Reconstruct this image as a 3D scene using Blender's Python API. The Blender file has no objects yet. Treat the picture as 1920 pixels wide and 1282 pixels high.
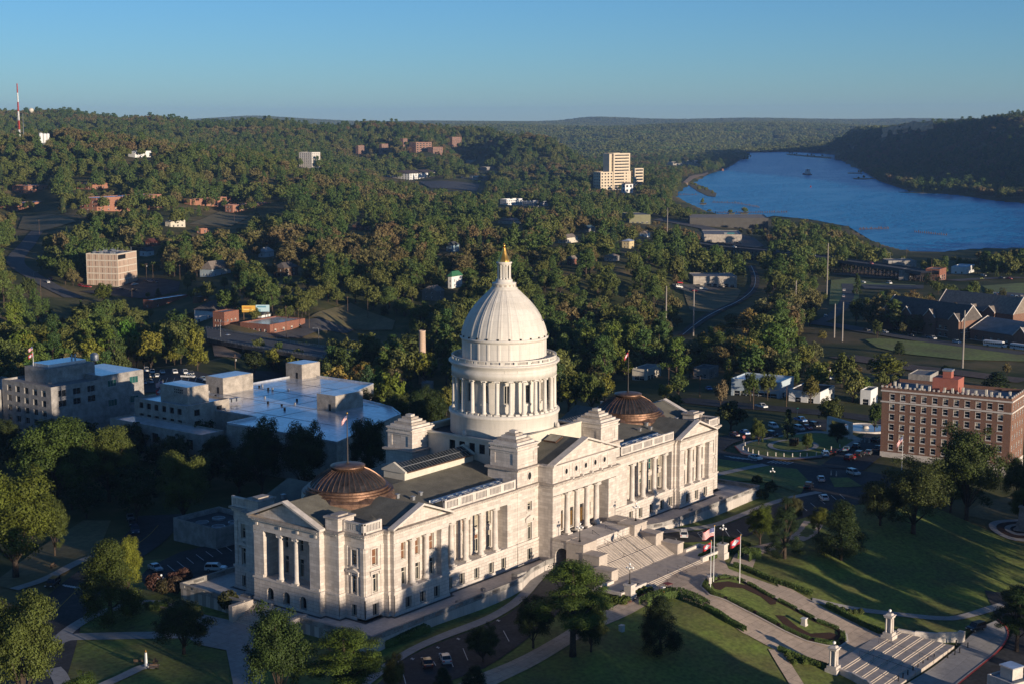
import bpy, bmesh, math, random
import numpy as np
from mathutils import Vector, Matrix
SC = bpy.context.scene
COL = SC.collection
R = math.radians
# ------------------------------------------------------------------ camera, sky, sun, exposure
CAMP = np.array([-274.33, -213.82, 95.95]); YAW, PIT, FPX = 0.91396, 0.14414, 2840.15
cam = bpy.data.cameras.new('camera'); cam.sensor_width = 36.0; cam.lens = FPX / 1920 * 36
cam.clip_start = 1.0; cam.clip_end = 60000
camo = bpy.data.objects.new('camera', cam); COL.objects.link(camo)
camo.location = CAMP; camo.rotation_euler = (math.pi / 2 - PIT, 0, -YAW)
SC.camera = camo
SUN_EL, SUN_AZ = R(7.3), R(188.5)          # azimuth clockwise from +Y
sun = bpy.data.lights.new('sun', 'SUN'); sun.energy = 5.0; sun.angle = R(0.55); sun.color = (1.0, 0.83, 0.645)
suno = bpy.data.objects.new('sun', sun); COL.objects.link(suno)
sdir = Vector((math.sin(SUN_AZ) * math.cos(SUN_EL), math.cos(SUN_AZ) * math.cos(SUN_EL), math.sin(SUN_EL)))
suno.rotation_euler = sdir.to_track_quat('Z', 'Y').to_euler(); suno.location = (0, -400, 300)
w = bpy.data.worlds.new('World'); SC.world = w; w.use_nodes = True
nt = w.node_tree; nt.nodes.clear()
sky = nt.nodes.new('ShaderNodeTexSky'); sky.sky_type = 'NISHITA'; sky.sun_disc = False
sky.sun_elevation = SUN_EL; sky.sun_rotation = SUN_AZ; sky.altitude = 100; sky.air_density = 0.78; sky.dust_density = 0.1; sky.ozone_density = 4.6
bg = nt.nodes.new('ShaderNodeBackground'); bg.inputs[1].default_value = 0.108
wo = nt.nodes.new('ShaderNodeOutputWorld')
nt.links.new(sky.outputs[0], bg.inputs[0]); nt.links.new(bg.outputs[0], wo.inputs[0])
SC.view_settings.view_transform = 'Standard'; SC.view_settings.look = 'None'; SC.view_settings.exposure = 0.4; SC.view_settings.gamma = 1.0
cy = SC.cycles
cy.max_bounces = 5; cy.diffuse_bounces = 2; cy.glossy_bounces = 2; cy.transmission_bounces = 2; cy.transparent_max_bounces = 4; cy.volume_bounces = 0
cy.caustics_reflective = False; cy.caustics_refractive = False
# ------------------------------------------------------------------ projection helpers (pixels of the 1920x1282 photograph to ground points)
_F = np.array([math.sin(YAW) * math.cos(PIT), math.cos(YAW) * math.cos(PIT), -math.sin(PIT)])
_R = np.array([math.cos(YAW), -math.sin(YAW), 0.0]); _U = np.cross(_R, _F)
FR = {'a': (400, 840, 3.2), 'b': (700, 620, 2.909), 'c': (800, 440, 3.205), 'd': (960, 880, 3.84), 'e': (1320, 960, 3.2), 'f': (0, 640, 2.56), 'g': (0, 960, 3.84), 'h': (500, 1000, 3.2), 'i': (0, 140, 3), 'j': (500, 200, 3), 'k': (1080, 200, 3), 'l': (1400, 200, 3.692), 'm': (0, 430, 4), 'n': (350, 520, 3.84), 'o': (1380, 480, 3.556), 'p': (1300, 680, 3.097), 'z': (0, 0, 1)}
def ray(u, v): return _F + _R * (u - 960) / FPX + _U * (641 - v) / FPX
def px(X, Y, Z):
 d = np.stack([np.asarray(X, float) - CAMP[0], np.asarray(Y, float) - CAMP[1], np.asarray(Z, float) - CAMP[2]], -1)
 z = d @ _F; return 960 + FPX * (d @ _R) / z, 641 - FPX * (d @ _U) / z
def onz(u, v, z):
 d = ray(u, v); t = (z - CAMP[2]) / d[2]; return CAMP + d * t
def atd(u, v, dist):
 d = ray(u, v); return CAMP + d * dist / math.hypot(d[0], d[1])
# ------------------------------------------------------------------ terrain
CP = []
for X in (-160, -90, -45, 0, 45, 90):
 for Y, Z in ((-30, -1.6), (-48, -1.5), (-57, -2.2), (-68, -4.5), (-78, -6.6), (-90, -8.7), (-97, -9.3), (-106, -10.9), (-135, -11.3), (-200, -11.5), (-320, -12)):
  CP.append((X, Y, Z if Y < -50 or abs(X) < 30 else Z - .9))
CP += [(-72, -25, -2.6), (-85, 0, -2.8), (-100, 20, -3.2), (-120, 50, -4), (-75, 45, -3), (-60, 40, -2.8), (-40, 45, -3), (0, 45, -3), (40, 45, -3), (-60, 90, -5.5), (0, 90, -6), (60, 90, -7), (-20, 160, -8.5), (60, 140, -9), (25, 205, -10), (-60, 180, -8), (100, 200, -10), (145, 290, -10.5), (75, 0, -1.8), (80, 30, -2.2), (80, -30, -2.4), (120, 0, -3), (120, -30, -3.2), (120, 40, -4), (160, -20, -4.5), (140, -60, -5), (110, -90, -7), (180, 40, -6), (200, 0, -6.5), (220, -40, -8), (150, 90, -7.5), (-250, -200, -6), (-250, 0, -6), (-150, 120, -6), (300, -100, -12), (200, -150, -11), (400, -60, -14.5), (400, -160, -14), (520, -20, -16), (520, -160, -16), (660, 40, -18), (660, -120, -18), (820, 100, -20), (820, -80, -20), (400, -320, -14), (660, -320, -16)]
for u, v, z in ((40, 560, -12), (150, 530, -14), (260, 525, -14), (330, 560, -15), (200, 640, -20), (330, 640, -22), (560, 700, -22), (420, 612, -10), (600, 600, -10), (660, 640, -19), (720, 590, -12), (650, 560, -9), (800, 560, -9), (850, 530, -6), (560, 500, -6), (400, 510, -9), (700, 490, -4),
    (1000, 640, -18), (1100, 600, -18), (1050, 520, -6), (1180, 500, -6), (1200, 600, -19), (1330, 560, -20), (1400, 540, -20), (1250, 660, -16), (1350, 700, -12), (1420, 745, -8), (1560, 760, -8), (1500, 690, -14), (1700, 690, -14), (1900, 700, -14), (1700, 660, -15), (1900, 650, -15), (1650, 600, -16), (1900, 560, -17), (1600, 545, -20), (1750, 530, -21), (1900, 520, -22), (1500, 600, -18),
    (40, 440, -6), (20, 380, 6), (140, 400, 6), (300, 420, 2), (250, 380, 8), (430, 385, 2), (600, 430, -4), (800, 430, -10), (900, 400, -16), (1000, 385, -22), (760, 470, -3), (960, 450, -10), (1150, 440, -12), (1200, 415, -22), (1330, 430, -28), (1340, 470, -24), (1450, 480, -25), (1600, 500, -26),
    (1160, 360, -22), (830, 345, -14), (780, 336, -12), (1000, 335, -18), (680, 330, -5), (870, 312, -10), (1300, 330, -31), (1100, 320, -27), (1250, 300, -31)):
 p = onz(u, v, z); CP.append(tuple(p))
for u, v, d in ((0, 345, 1900), (130, 300, 2100), (0, 275, 2400), (130, 266, 2300), (250, 280, 2200), (370, 303, 2100), (480, 317, 2050), (560, 338, 2000), (650, 365, 1900), (750, 392, 1850),
    (0, 285, 3000), (200, 285, 3000), (400, 300, 2900), (580, 314, 2700), (0, 219, 4600), (130, 219, 4600), (300, 231, 4400), (500, 235, 4300), (700, 240, 4200), (800, 246, 4150), (900, 253, 4100), (1000, 264, 3900), (1050, 282, 3700), (690, 287, 3500), (820, 282, 3450),
    (100, 250, 3800), (400, 265, 3600), (-400, 215, 4500), (-500, 280, 2400), (-400, 370, 1500), (-900, 300, 2000)):
 CP.append(tuple(atd(u, v, d)))
for u, z, d in ((300, -5, 5600), (700, -10, 5400), (1000, -28, 4600), (1150, -31, 5600), (1000, -20, 6500), (1250, -31, 4800), (1400, -32, 7200), (1600, -32, 7200)): CP.append(tuple(np.append(atd(u, 300, d)[:2], z)))
for u, v, d in ((950, 242, 8200), (1100, 244, 8400), (1220, 240, 8600), (1300, 237, 8800), (1450, 240, 9000), (1600, 241, 9200), (800, 243, 8000), (1750, 241, 9500)): CP.append(tuple(atd(u, v, d)))
for u, v, d in ((300, 231, 14500), (480, 221, 15500), (620, 229, 15000), (780, 231, 14000), (900, 231, 14500), (1050, 229, 15500), (1110, 222, 16000), (1200, 225, 16500), (1400, 224, 17000), (1700, 223, 17500), (1900, 225, 17500), (0, 228, 15000)): CP.append(tuple(atd(u, v, d)))
for u in range(-800, 3000, 500): CP.append(tuple(atd(u, 240, 21500))); CP.append(tuple(np.append(atd(u, 240, 11500)[:2], 10)))
# the bluff on the far bank
for u, v, d in ((1600, 262, 5600), (1660, 252, 5200), (1720, 245, 4900), (1800, 240, 4500), (1860, 236, 4200), (1920, 231, 4000), (2100, 228, 3800), (2400, 232, 3600), (1720, 247, 5600), (1900, 243, 5400)): CP.append(tuple(atd(u, v, d)))
for u, z, d in ((1610, 0, 5080), (1700, 20, 4450), (1780, 20, 3900), (1860, 15, 3600), (1950, 10, 3300), (1740, -31, 3650), (1840, -31, 3150), (1930, -31, 2950), (1780, -31, 3000), (1900, -31, 2600), (1660, -31, 4200), (2200, -31, 2500), (1580, -31, 5350)): CP.append(tuple(np.append(atd(u, 300, d)[:2], z)))
CP = np.array(CP)
def _st(x, y):
 dx, dy = x - CAMP[0], y - CAMP[1]
 a = np.arctan2(dx * _R[0] + dy * _R[1], dx * math.sin(YAW) + dy * math.cos(YAW))
 return FPX * np.tan(np.clip(a, -1.35, 1.35)), 620 * np.log(np.maximum(np.hypot(dx, dy), 40))
_cs, _ct = _st(CP[:, 0], CP[:, 1]); _n = len(CP); _c2 = 25.0 ** 2
_A = np.sqrt((_cs[:, None] - _cs) ** 2 + (_ct[:, None] - _ct) ** 2 + _c2)
_S = np.zeros((_n + 1, _n + 1)); _S[:_n, :_n] = -_A; _S[:_n, :_n] -= np.eye(_n) * 2.0; _S[:_n, _n] = 1; _S[_n, :_n] = 1
_W = np.linalg.solve(_S, np.append(CP[:, 2], 0))
RIVER_PX = [(2100, 398), (1920, 381), (1860, 376), (1790, 365), (1740, 363), (1700, 357), (1648, 340), (1618, 322), (1590, 306), (1572, 300), (1566, 290), (1520, 287), (1470, 285), (1382, 287), (1388, 300), (1372, 311), (1352, 320), (1330, 327), (1302, 341), (1286, 350), (1272, 360), (1262, 372), (1290, 385), (1330, 402), (1420, 412), (1450, 405), (1520, 412), (1590, 425), (1640, 455), (1690, 475), (1760, 480), (1840, 470), (1900, 468), (2100, 470)]
RIV = np.array([onz(u, v, -35)[:2] for u, v in RIVER_PX])
def inpoly(x, y, P):
 x = np.asarray(x, float); y = np.asarray(y, float); c = np.zeros(x.shape, bool); n = len(P)
 for i in range(n):
  x0, y0 = P[i]; x1, y1 = P[i - 1]
  if y0 == y1: continue
  k = ((y0 > y) != (y1 > y)) & (x < (x1 - x0) * (y - y0) / (y1 - y0) + x0); c ^= k
 return c
def T(x, y):
 x = np.asarray(x, float); y = np.asarray(y, float); sh = x.shape; x = x.ravel(); y = y.ravel(); out = np.empty(len(x))
 for i in range(0, len(x), 20000):
  s, t = _st(x[i:i + 20000], y[i:i + 20000])
  out[i:i + 20000] = -np.sqrt((s[:, None] - _cs) ** 2 + (t[:, None] - _ct) ** 2 + _c2) @ _W[:_n] + _W[_n]
 k = inpoly(x, y, RIV); out = np.maximum(out, -34.3); out[k] = -37
 return out.reshape(sh)
def T1(x, y): return float(T(np.array([x]), np.array([y]))[0])
_gd = 60 * np.exp(np.arange(0, 5.9, .004))
def G(k, u, v):
 """ground point seen at frame k, (u, v)"""
 a, b, s = FR[k]; U_, V_ = a + u / s, b + v / s
 d = ray(U_, V_); d = d / math.hypot(d[0], d[1]); P_ = CAMP + d * _gd[:, None]
 h = P_[:, 2] - T(P_[:, 0], P_[:, 1]); i = int(np.argmax(h < 0))
 if i == 0: return P_[-1]
 f_ = h[i - 1] / (h[i - 1] - h[i]); return P_[i - 1] * (1 - f_) + P_[i] * f_
def GP(k, pts): return [G(k, u, v) for u, v in pts]
# ------------------------------------------------------------------ mesh building
class MB:
 def __init__(s): s.v = []; s.f = []; s.m = []; s.mi = 0; s.sm = []; s.smooth = False
 def add(s, vs, fs):
  b = len(s.v); s.v += [tuple(map(float, p)) for p in vs]
  for f in fs: s.f.append([b + i for i in f]); s.m.append(s.mi); s.sm.append(s.smooth)
 def box(s, x0, x1, y0, y1, z0, z1, bottom=True):
  s.add([(x0, y0, z0), (x1, y0, z0), (x1, y1, z0), (x0, y1, z0), (x0, y0, z1), (x1, y0, z1), (x1, y1, z1), (x0, y1, z1)],
     [(4, 5, 6, 7), (0, 1, 5, 4), (1, 2, 6, 5), (2, 3, 7, 6), (3, 0, 4, 7)] + ([(3, 2, 1, 0)] if bottom else []))
 def frus(s, x0, x1, y0, y1, z0, z1, i):
  s.add([(x0, y0, z0), (x1, y0, z0), (x1, y1, z0), (x0, y1, z0), (x0 + i, y0 + i, z1), (x1 - i, y0 + i, z1), (x1 - i, y1 - i, z1), (x0 + i, y1 - i, z1)],
     [(4, 5, 6, 7), (0, 1, 5, 4), (1, 2, 6, 5), (2, 3, 7, 6), (3, 0, 4, 7), (3, 2, 1, 0)])
 def prism(s, P, z0, z1):
  P = list(P); a = sum(P[i - 1][0] * P[i][1] - P[i][0] * P[i - 1][1] for i in range(len(P)))
  if a < 0: P = P[::-1]
  n = len(P); s.add([(p[0], p[1], z0) for p in P] + [(p[0], p[1], z1) for p in P], [tuple(range(n, 2 * n)), tuple(range(n - 1, -1, -1))] + [(i, (i + 1) % n, n + (i + 1) % n, n + i) for i in range(n)])
 def ext(s, P, a, b, ax='y'):
  """polygon P of (h, z) extruded from a to b along axis ax"""
  n = len(P); M_ = (lambda h, z, t: (h, t, z)) if ax == 'y' else (lambda h, z, t: (t, h, z))
  s.add([M_(h, z, a) for h, z in P] + [M_(h, z, b) for h, z in P], [tuple(range(n)), tuple(range(2 * n - 1, n - 1, -1))] + [((i + 1) % n, i, n + i, n + (i + 1) % n) for i in range(n)])
 def lathe(s, prof, c=(0, 0), n=24, a0=0.0, a1=None, cap=True):
  full = a1 is None; a1 = a0 + 2 * math.pi if full else a1; k = n if full else n + 1; vs = []
  for r, z in prof: vs += [(c[0] + r * math.cos(a0 + (a1 - a0) * i / n), c[1] + r * math.sin(a0 + (a1 - a0) * i / n), z) for i in range(k)]
  fs = [(j * k + i, j * k + (i + 1) % k, (j + 1) * k + (i + 1) % k, (j + 1) * k + i) for j in range(len(prof) - 1) for i in range(n)]
  if cap and full:
   fs.append(tuple(range((len(prof) - 1) * k, len(prof) * k))); fs.append(tuple(range(k - 1, -1, -1)))
  s.add(vs, fs)
 def tube(s, pts, r, n=6, r1=None):
  pts = [Vector(p) for p in pts]; vs = []; m = len(pts); r1 = r if r1 is None else r1
  for i, p in enumerate(pts):
   d = (pts[min(i + 1, m - 1)] - pts[max(i - 1, 0)]).normalized(); a = d.orthogonal().normalized(); b = d.cross(a); q = r + (r1 - r) * i / max(m - 1, 1)
   if i and a.dot(pa) < 0: a, b = -a, -b
   pa = a
   vs += [p + q * (a * math.cos(2 * math.pi * j / n) + b * math.sin(2 * math.pi * j / n)) for j in range(n)]
  s.add(vs, [(i * n + j, i * n + (j + 1) % n, (i + 1) * n + (j + 1) % n, (i + 1) * n + j) for i in range(m - 1) for j in range(n)] + [tuple(range(n - 1, -1, -1)), tuple(range((m - 1) * n, m * n))])
 def ball(s, c, r, n=8, sz=1.0):
  s.lathe([(r * math.sin(math.pi * i / n) + 1e-4, c[2] - sz * r * math.cos(math.pi * i / n)) for i in range(n + 1)], c, n + 2)
 def turn(s, ang, c=(0, 0), start=0):
  ca, sa = math.cos(ang), math.sin(ang)
  for i in range(start, len(s.v)):
   x, y, z = s.v[i]; x -= c[0]; y -= c[1]; s.v[i] = (c[0] + ca * x - sa * y, c[1] + sa * x + ca * y, z)
  return s
 def build(s, name, mats, parent=None, smooth=None, kind=None):
  me = bpy.data.meshes.new(name); me.from_pydata(s.v, [], s.f)
  for m in (mats if isinstance(mats, (list, tuple)) else [mats]): me.materials.append(m)
  me.polygons.foreach_set('material_index', s.m); me.polygons.foreach_set('use_smooth', [bool(smooth)] * len(s.f) if smooth is not None else s.sm)
  me.update(); o = bpy.data.objects.new(name, me); COL.objects.link(o)
  if parent is not None: o.parent = parent
  if kind: o['kind'] = kind
  return o
def tag(o, label, cat, group=None):
 o['label'] = label; o['category'] = cat
 if group: o['group'] = group
 return o
def thing(name, label, cat, loc=(0, 0, 0), rz=0.0, group=None):
 o = bpy.data.objects.new(name, None); COL.objects.link(o); o.location = [float(q) for q in loc]; o.rotation_euler = (0, 0, rz); o.empty_display_size = .5
 return tag(o, label, cat, group)
KIDS = {}
def copy_tree(o, parent=None):
 c = o.copy(); COL.objects.link(c)
 if parent is not None: c.parent = parent
 for ch in o.children: copy_tree(ch, c)
 return c
# ------------------------------------------------------------------ materials
MATS = {}
def mat(name, col, rough=.8, var=.12, scale=.6, metal=0., spec=.3, bump=0., col2=None, coat=0.):
 if name in MATS: return MATS[name]
 m = bpy.data.materials.new(name); m.use_nodes = True; N = m.node_tree.nodes; L = m.node_tree.links; b = N['Principled BSDF']
 b.inputs['Roughness'].default_value = rough; b.inputs['Metallic'].default_value = metal; b.inputs['Specular IOR Level'].default_value = spec; b.inputs['Coat Weight'].default_value = coat
 c = np.array(col); c2 = np.array(col2) if col2 is not None else np.clip(c * (1 - 2 * var), 0, 1)
 tc = N.new('ShaderNodeTexCoord'); no = N.new('ShaderNodeTexNoise'); no.inputs['Scale'].default_value = scale; no.inputs['Detail'].default_value = 6; no.inputs['Roughness'].default_value = .62
 L.new(tc.outputs['Object'], no.inputs['Vector'])
 cr = N.new('ShaderNodeValToRGB'); cr.color_ramp.elements[0].position = .3; cr.color_ramp.elements[1].position = .7
 cr.color_ramp.elements[0].color = (*c2, 1); cr.color_ramp.elements[1].color = (*np.clip(c * (1 + var * .6), 0, 1), 1)
 L.new(no.outputs['Fac'], cr.inputs[0])
 n3 = N.new('ShaderNodeTexNoise'); n3.inputs['Scale'].default_value = scale * 11; n3.inputs['Detail'].default_value = 5; L.new(tc.outputs['Object'], n3.inputs['Vector'])
 m3 = N.new('ShaderNodeMapRange'); m3.inputs[1].default_value = .3; m3.inputs[2].default_value = .7; m3.inputs[3].default_value = 1 - 1.3 * var; m3.inputs[4].default_value = 1 + .8 * var; L.new(n3.outputs['Fac'], m3.inputs[0])
 mm = N.new('ShaderNodeMix'); mm.data_type = 'RGBA'; mm.blend_type = 'MULTIPLY'; mm.inputs[0].default_value = 1; L.new(cr.outputs[0], mm.inputs[6]); L.new(m3.outputs[0], mm.inputs[7]); L.new(mm.outputs[2], b.inputs['Base Color'])
 if bump:
  bn = N.new('ShaderNodeBump'); bn.inputs['Strength'].default_value = bump; bn.inputs['Distance'].default_value = .1
  n2 = N.new('ShaderNodeTexNoise'); n2.inputs['Scale'].default_value = scale * 9; n2.inputs['Detail'].default_value = 4; L.new(tc.outputs['Object'], n2.inputs['Vector'])
  L.new(n2.outputs['Fac'], bn.inputs['Height']); L.new(bn.outputs[0], b.inputs['Normal'])
 MATS[name] = m; return m
def masonry(name, c1, c2, mortar, bw, bh, rough=.8, ms=.02, stain=.3, bump=.25, flat=False):
 """coursed blocks or bricks on upright faces (object x+y, z); plain noise elsewhere"""
 m = bpy.data.materials.new(name); m.use_nodes = True; N = m.node_tree.nodes; L = m.node_tree.links; b = N['Principled BSDF']; b.inputs['Roughness'].default_value = rough; b.inputs['Specular IOR Level'].default_value = .25
 tc = N.new('ShaderNodeTexCoord'); sp = N.new('ShaderNodeSeparateXYZ'); L.new(tc.outputs['Object'], sp.inputs[0])
 ad = N.new('ShaderNodeMath'); L.new(sp.outputs[0], ad.inputs[0]); L.new(sp.outputs[1], ad.inputs[1])
 cb = N.new('ShaderNodeCombineXYZ'); L.new(ad.outputs[0], cb.inputs[0]); L.new(sp.outputs[2], cb.inputs[1])
 br = N.new('ShaderNodeTexBrick'); L.new(tc.outputs['Object'] if flat else cb.outputs[0], br.inputs['Vector']); br.inputs['Scale'].default_value = 1; br.inputs['Brick Width'].default_value = bw; br.inputs['Row Height'].default_value = bh; br.inputs['Mortar Size'].default_value = ms; br.inputs['Mortar Smooth'].default_value = .3
 br.inputs['Color1'].default_value = (*c1, 1); br.inputs['Color2'].default_value = (*c2, 1); br.inputs['Mortar'].default_value = (*mortar, 1)
 no = N.new('ShaderNodeTexNoise'); no.inputs['Scale'].default_value = .35; no.inputs['Detail'].default_value = 8; no.inputs['Roughness'].default_value = .7
 mp = N.new('ShaderNodeMapping'); mp.inputs['Scale'].default_value = (2.4, 2.4, .3); L.new(tc.outputs['Object'], mp.inputs[0]); L.new(mp.outputs[0], no.inputs['Vector'])
 mr = N.new('ShaderNodeMapRange'); mr.inputs[1].default_value = .3; mr.inputs[2].default_value = .7; mr.inputs[3].default_value = 1 - stain; mr.inputs[4].default_value = 1.06; L.new(no.outputs['Fac'], mr.inputs[0])
 mx = N.new('ShaderNodeMix'); mx.data_type = 'RGBA'; mx.blend_type = 'MULTIPLY'; mx.inputs[0].default_value = 1; L.new(br.outputs[0], mx.inputs[6]); L.new(mr.outputs[0], mx.inputs[7]); L.new(mx.outputs[2], b.inputs['Base Color'])
 if bump:
  bn = N.new('ShaderNodeBump'); bn.inputs['Strength'].default_value = bump; bn.inputs['Distance'].default_value = .05; bn.invert = True; L.new(br.outputs['Fac'], bn.inputs['Height']); L.new(bn.outputs[0], b.inputs['Normal'])
 MATS[name] = m; return m
stone = masonry('limestone', (.66, .595, .525), (.49, .435, .38), (.34, .30, .26), 1.5, .62, .75, .018, .22)
rust = masonry('rusticated_limestone', (.63, .565, .50), (.54, .485, .425), (.29, .255, .22), 1.7, .72, .8, .035, .25, .5)
trim = mat('limestone_trim', (.63, .57, .505), .75, .13, .7)
soot = mat('weathered_limestone', (.47, .41, .35), .85, .22, .9)
domew = masonry('painted_dome', (.645, .605, .54), (.60, .56, .495), (.46, .425, .37), 3.1, 1.25, .6, .014, .17, .1)
roofg = mat('green_grey_roofing', (.17, .158, .122), .8, .16, .35, bump=.2)
roofd = mat('dark_roofing', (.075, .08, .08), .8, .15, .3)
copper = mat('copper', (.31, .185, .125), .46, .3, .8, .75)
coppd = mat('aged_copper', (.12, .105, .095), .32, .3, .7, .7)
gold = mat('gold_leaf', (.75, .42, .10), .3, .08, 1.2, .9)
glass = mat('window_glass', (.020, .024, .028), .08, .2, .3, 0, .6)
glassg = mat('green_window_glass', (.03, .12, .105), .1, .2, .3, 0, .6)
blind = mat('brown_window_blind', (.20, .095, .05), .6, .12, 1)
curtain = mat('pale_window_curtain', (.40, .36, .28), .7, .15, 1)
bronze = mat('bronze', (.42, .24, .07), .35, .3, 2, .7)
iron = mat('black_iron', (.015, .015, .016), .5, .1, 1, .3)
white = mat('white_paint', (.72, .72, .70), .55, .06, .8)
cream = mat('cream_paint', (.62, .57, .47), .65, .08, .6)
conc = mat('concrete', (.345, .325, .30), .85, .24, .5, bump=.1)
concw = mat('weathered_concrete', (.44, .39, .33), .85, .22, .4)
gran = mat('granite_step', (.50, .435, .37), .8, .12, .8)
pave = masonry('terrace_tile', (.56, .51, .46), (.50, .455, .41), (.32, .29, .26), 1.2, 1.2, .85, .02, .25, .1, True)
asph = mat('asphalt', (.05, .05, .052), .9, .3, .12, bump=.1)
asphl = mat('worn_asphalt', (.105, .10, .095), .9, .15, .2)
plaza = masonry('plaza_concrete', (.54, .425, .32), (.48, .38, .29), (.24, .19, .15), 4.2, 2.1, .85, .035, .3, .1, True)
walk = masonry('walk_concrete', (.38, .355, .325), (.34, .32, .295), (.2, .19, .17), 3.0, 3.0, .85, .03, .25, .1, True)
lawn = mat('lawn_grass', (.135, .185, .032), .9, .3, .10, bump=.6, col2=(.13, .12, .042))
lit_lawn = mat('sunlit_lawn_grass', (.20, .25, .06), .9, .25, .05, bump=.5, col2=(.18, .17, .06))  # lighter lawn copy: low sun on the school grass put into its colour
dry = mat('dry_grass', (.19, .145, .07), .9, .2, .06, bump=.4, col2=(.11, .105, .045))
mulch = mat('brown_mulch', (.055, .026, .016), .95, .2, 2, bump=.5)
redp = mat('red_paint', (.42, .05, .035), .6, .1, 1)
wood = mat('weathered_wood', (.13, .085, .055), .85, .2, 1.5)
galv = mat('galvanised_steel', (.42, .43, .44), .45, .1, 1, .6)
brick = masonry('red_brick', (.24, .085, .05), (.19, .07, .045), (.30, .22, .17), .5, .16, .85, .012, .15, 0)
brickd = masonry('brown_brick', (.21, .105, .07), (.165, .085, .058), (.26, .20, .155), .5, .16, .85, .012, .15, 0)
red = mat('red_painted_block', (.36, .125, .09), .7, .08, .6)
shing = mat('grey_shingle', (.26, .215, .175), .9, .2, .8, bump=.3)
shingd = mat('dark_shingle', (.12, .105, .095), .9, .2, .8, bump=.3)
greenr = mat('green_metal_roof', (.045, .16, .075), .5, .12, .6)
bark = mat('tree_bark', (.075, .055, .04), .95, .25, 3, bump=.4)
rubber = mat('tyre_rubber', (.012, .012, .012), .8, .1, 2)
whroof = mat('white_membrane_roof', (.74, .75, .77), .24, .16, .07, .45, .8)
greyroof = mat('grey_gravel_roof', (.26, .25, .24), .8, .15, .3)
amber = mat('brake_lamp', (.5, .02, .015), .3)
lampg = mat('white_glass_globe', (.85, .84, .80), .25, .02, 1)
EXC = []
FARCL = []
def drape(name, P, m, off=.12, step=6., kind='structure'):
 """a polygon of ground points laid over the terrain"""
 bm = bmesh.new(); vs = [bm.verts.new((p[0], p[1], 0)) for p in P]; f = bm.faces.new(vs); f.normal_update()
 if f.normal.z < 0: f.normal_flip()
 bmesh.ops.triangulate(bm, faces=bm.faces[:])
 for _ in range(7):
  es = [e for e in bm.edges if e.calc_length() > step]
  if not es: break
  bmesh.ops.subdivide_edges(bm, edges=es, cuts=1); bmesh.ops.triangulate(bm, faces=[f for f in bm.faces if len(f.verts) > 3])
 co = np.array([v.co for v in bm.verts]); z = T(co[:, 0], co[:, 1]) + off
 for v, q in zip(bm.verts, z): v.co.z = q
 EXC.append(np.array([p[:2] for p in P], float)); FARCL.append(np.stack([co[:, 0], co[:, 1], z], -1))
 me = bpy.data.meshes.new(name); bm.to_mesh(me); bm.free(); me.materials.append(m); me.polygons.foreach_set('use_smooth', [True] * len(me.polygons))
 o = bpy.data.objects.new(name, me); COL.objects.link(o); o['kind'] = kind; return o
def resample(P, step):
 P = [np.array(p[:2], float) for p in P]; out = [P[0]]
 for a, b in zip(P, P[1:]):
  n = max(1, int(np.linalg.norm(b - a) / step))
  out += [a + (b - a) * i / n for i in range(1, n + 1)]
 return out
def smoothp(P, it=2):
 P = [np.array(p[:2], float) for p in P]
 for _ in range(it):
  o = [P[0]]
  for a, b in zip(P, P[1:]): o += [a * .75 + b * .25, a * .25 + b * .75]
  P = o + [P[-1]]
 return P
def strip(mb, P, w, off=.15, z=None, step=4.):
 P = resample(smoothp(P), step); n = len(P); vs = []
 for i in range(n):
  d = P[min(i + 1, n - 1)] - P[max(i - 1, 0)]; d /= np.linalg.norm(d) + 1e-9; q = np.array([-d[1], d[0]]) * w / 2
  vs += [P[i] + q, P[i] - q]
 vs = np.array(vs); zz = T(vs[:, 0], vs[:, 1]) + off if z is None else np.full(len(vs), z)
 mb.add([(a[0], a[1], c) for a, c in zip(vs, zz)], [(2 * i, 2 * i + 1, 2 * i + 3, 2 * i + 2) for i in range(n - 1)])
def road(name, P, w, m, off=.15): 
 b = MB(); b.smooth = True; strip(b, P, w, off); q = np.array(b.v); EXC.append(np.concatenate([q[::2, :2], q[1::2, :2][::-1]])); FARCL.append(q); return b.build(name, m, kind='structure')
# ------------------------------------------------------------------ the ground as one sheet to beyond the horizon
_du = np.concatenate([np.linspace(-6200, -1150, 26), np.linspace(-1100, 1100, 230), np.linspace(1150, 6200, 26)])
_dd = 45 * np.exp(np.arange(0, 6.23, .0125)); _aa = np.arctan(_du / FPX)
_X = CAMP[0] + _dd[:, None] * (np.sin(YAW) * np.cos(_aa) + np.cos(YAW) * np.sin(_aa)); _Y = CAMP[1] + _dd[:, None] * (np.cos(YAW) * np.cos(_aa) - np.sin(YAW) * np.sin(_aa))
_Z = T(_X, _Y); nr, nc = _Z.shape
fl = np.arange(nr * nc).reshape(nr, nc)
fq = np.stack([fl[:-1, :-1], fl[:-1, 1:], fl[1:, 1:], fl[1:, :-1]], -1).reshape(-1, 4)
me = bpy.data.meshes.new('ground'); me.vertices.add(nr * nc); me.vertices.foreach_set('co', np.stack([_X, _Y, _Z], -1).ravel())
me.loops.add(len(fq) * 4); me.loops.foreach_set('vertex_index', fq.ravel().astype(np.int32)); me.polygons.add(len(fq)); me.polygons.foreach_set('loop_start', np.arange(0, len(fq) * 4, 4, dtype=np.int32)); me.polygons.foreach_set('loop_total', np.full(len(fq), 4, np.int32))
me.polygons.foreach_set('use_smooth', np.ones(len(fq), bool)); me.update(calc_edges=True); me.validate()
gm = bpy.data.materials.new('ground_cover'); gm.use_nodes = True; N = gm.node_tree.nodes; L = gm.node_tree.links; b = N['Principled BSDF']; b.inputs['Roughness'].default_value = .95; b.inputs['Specular IOR Level'].default_value = .1
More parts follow.
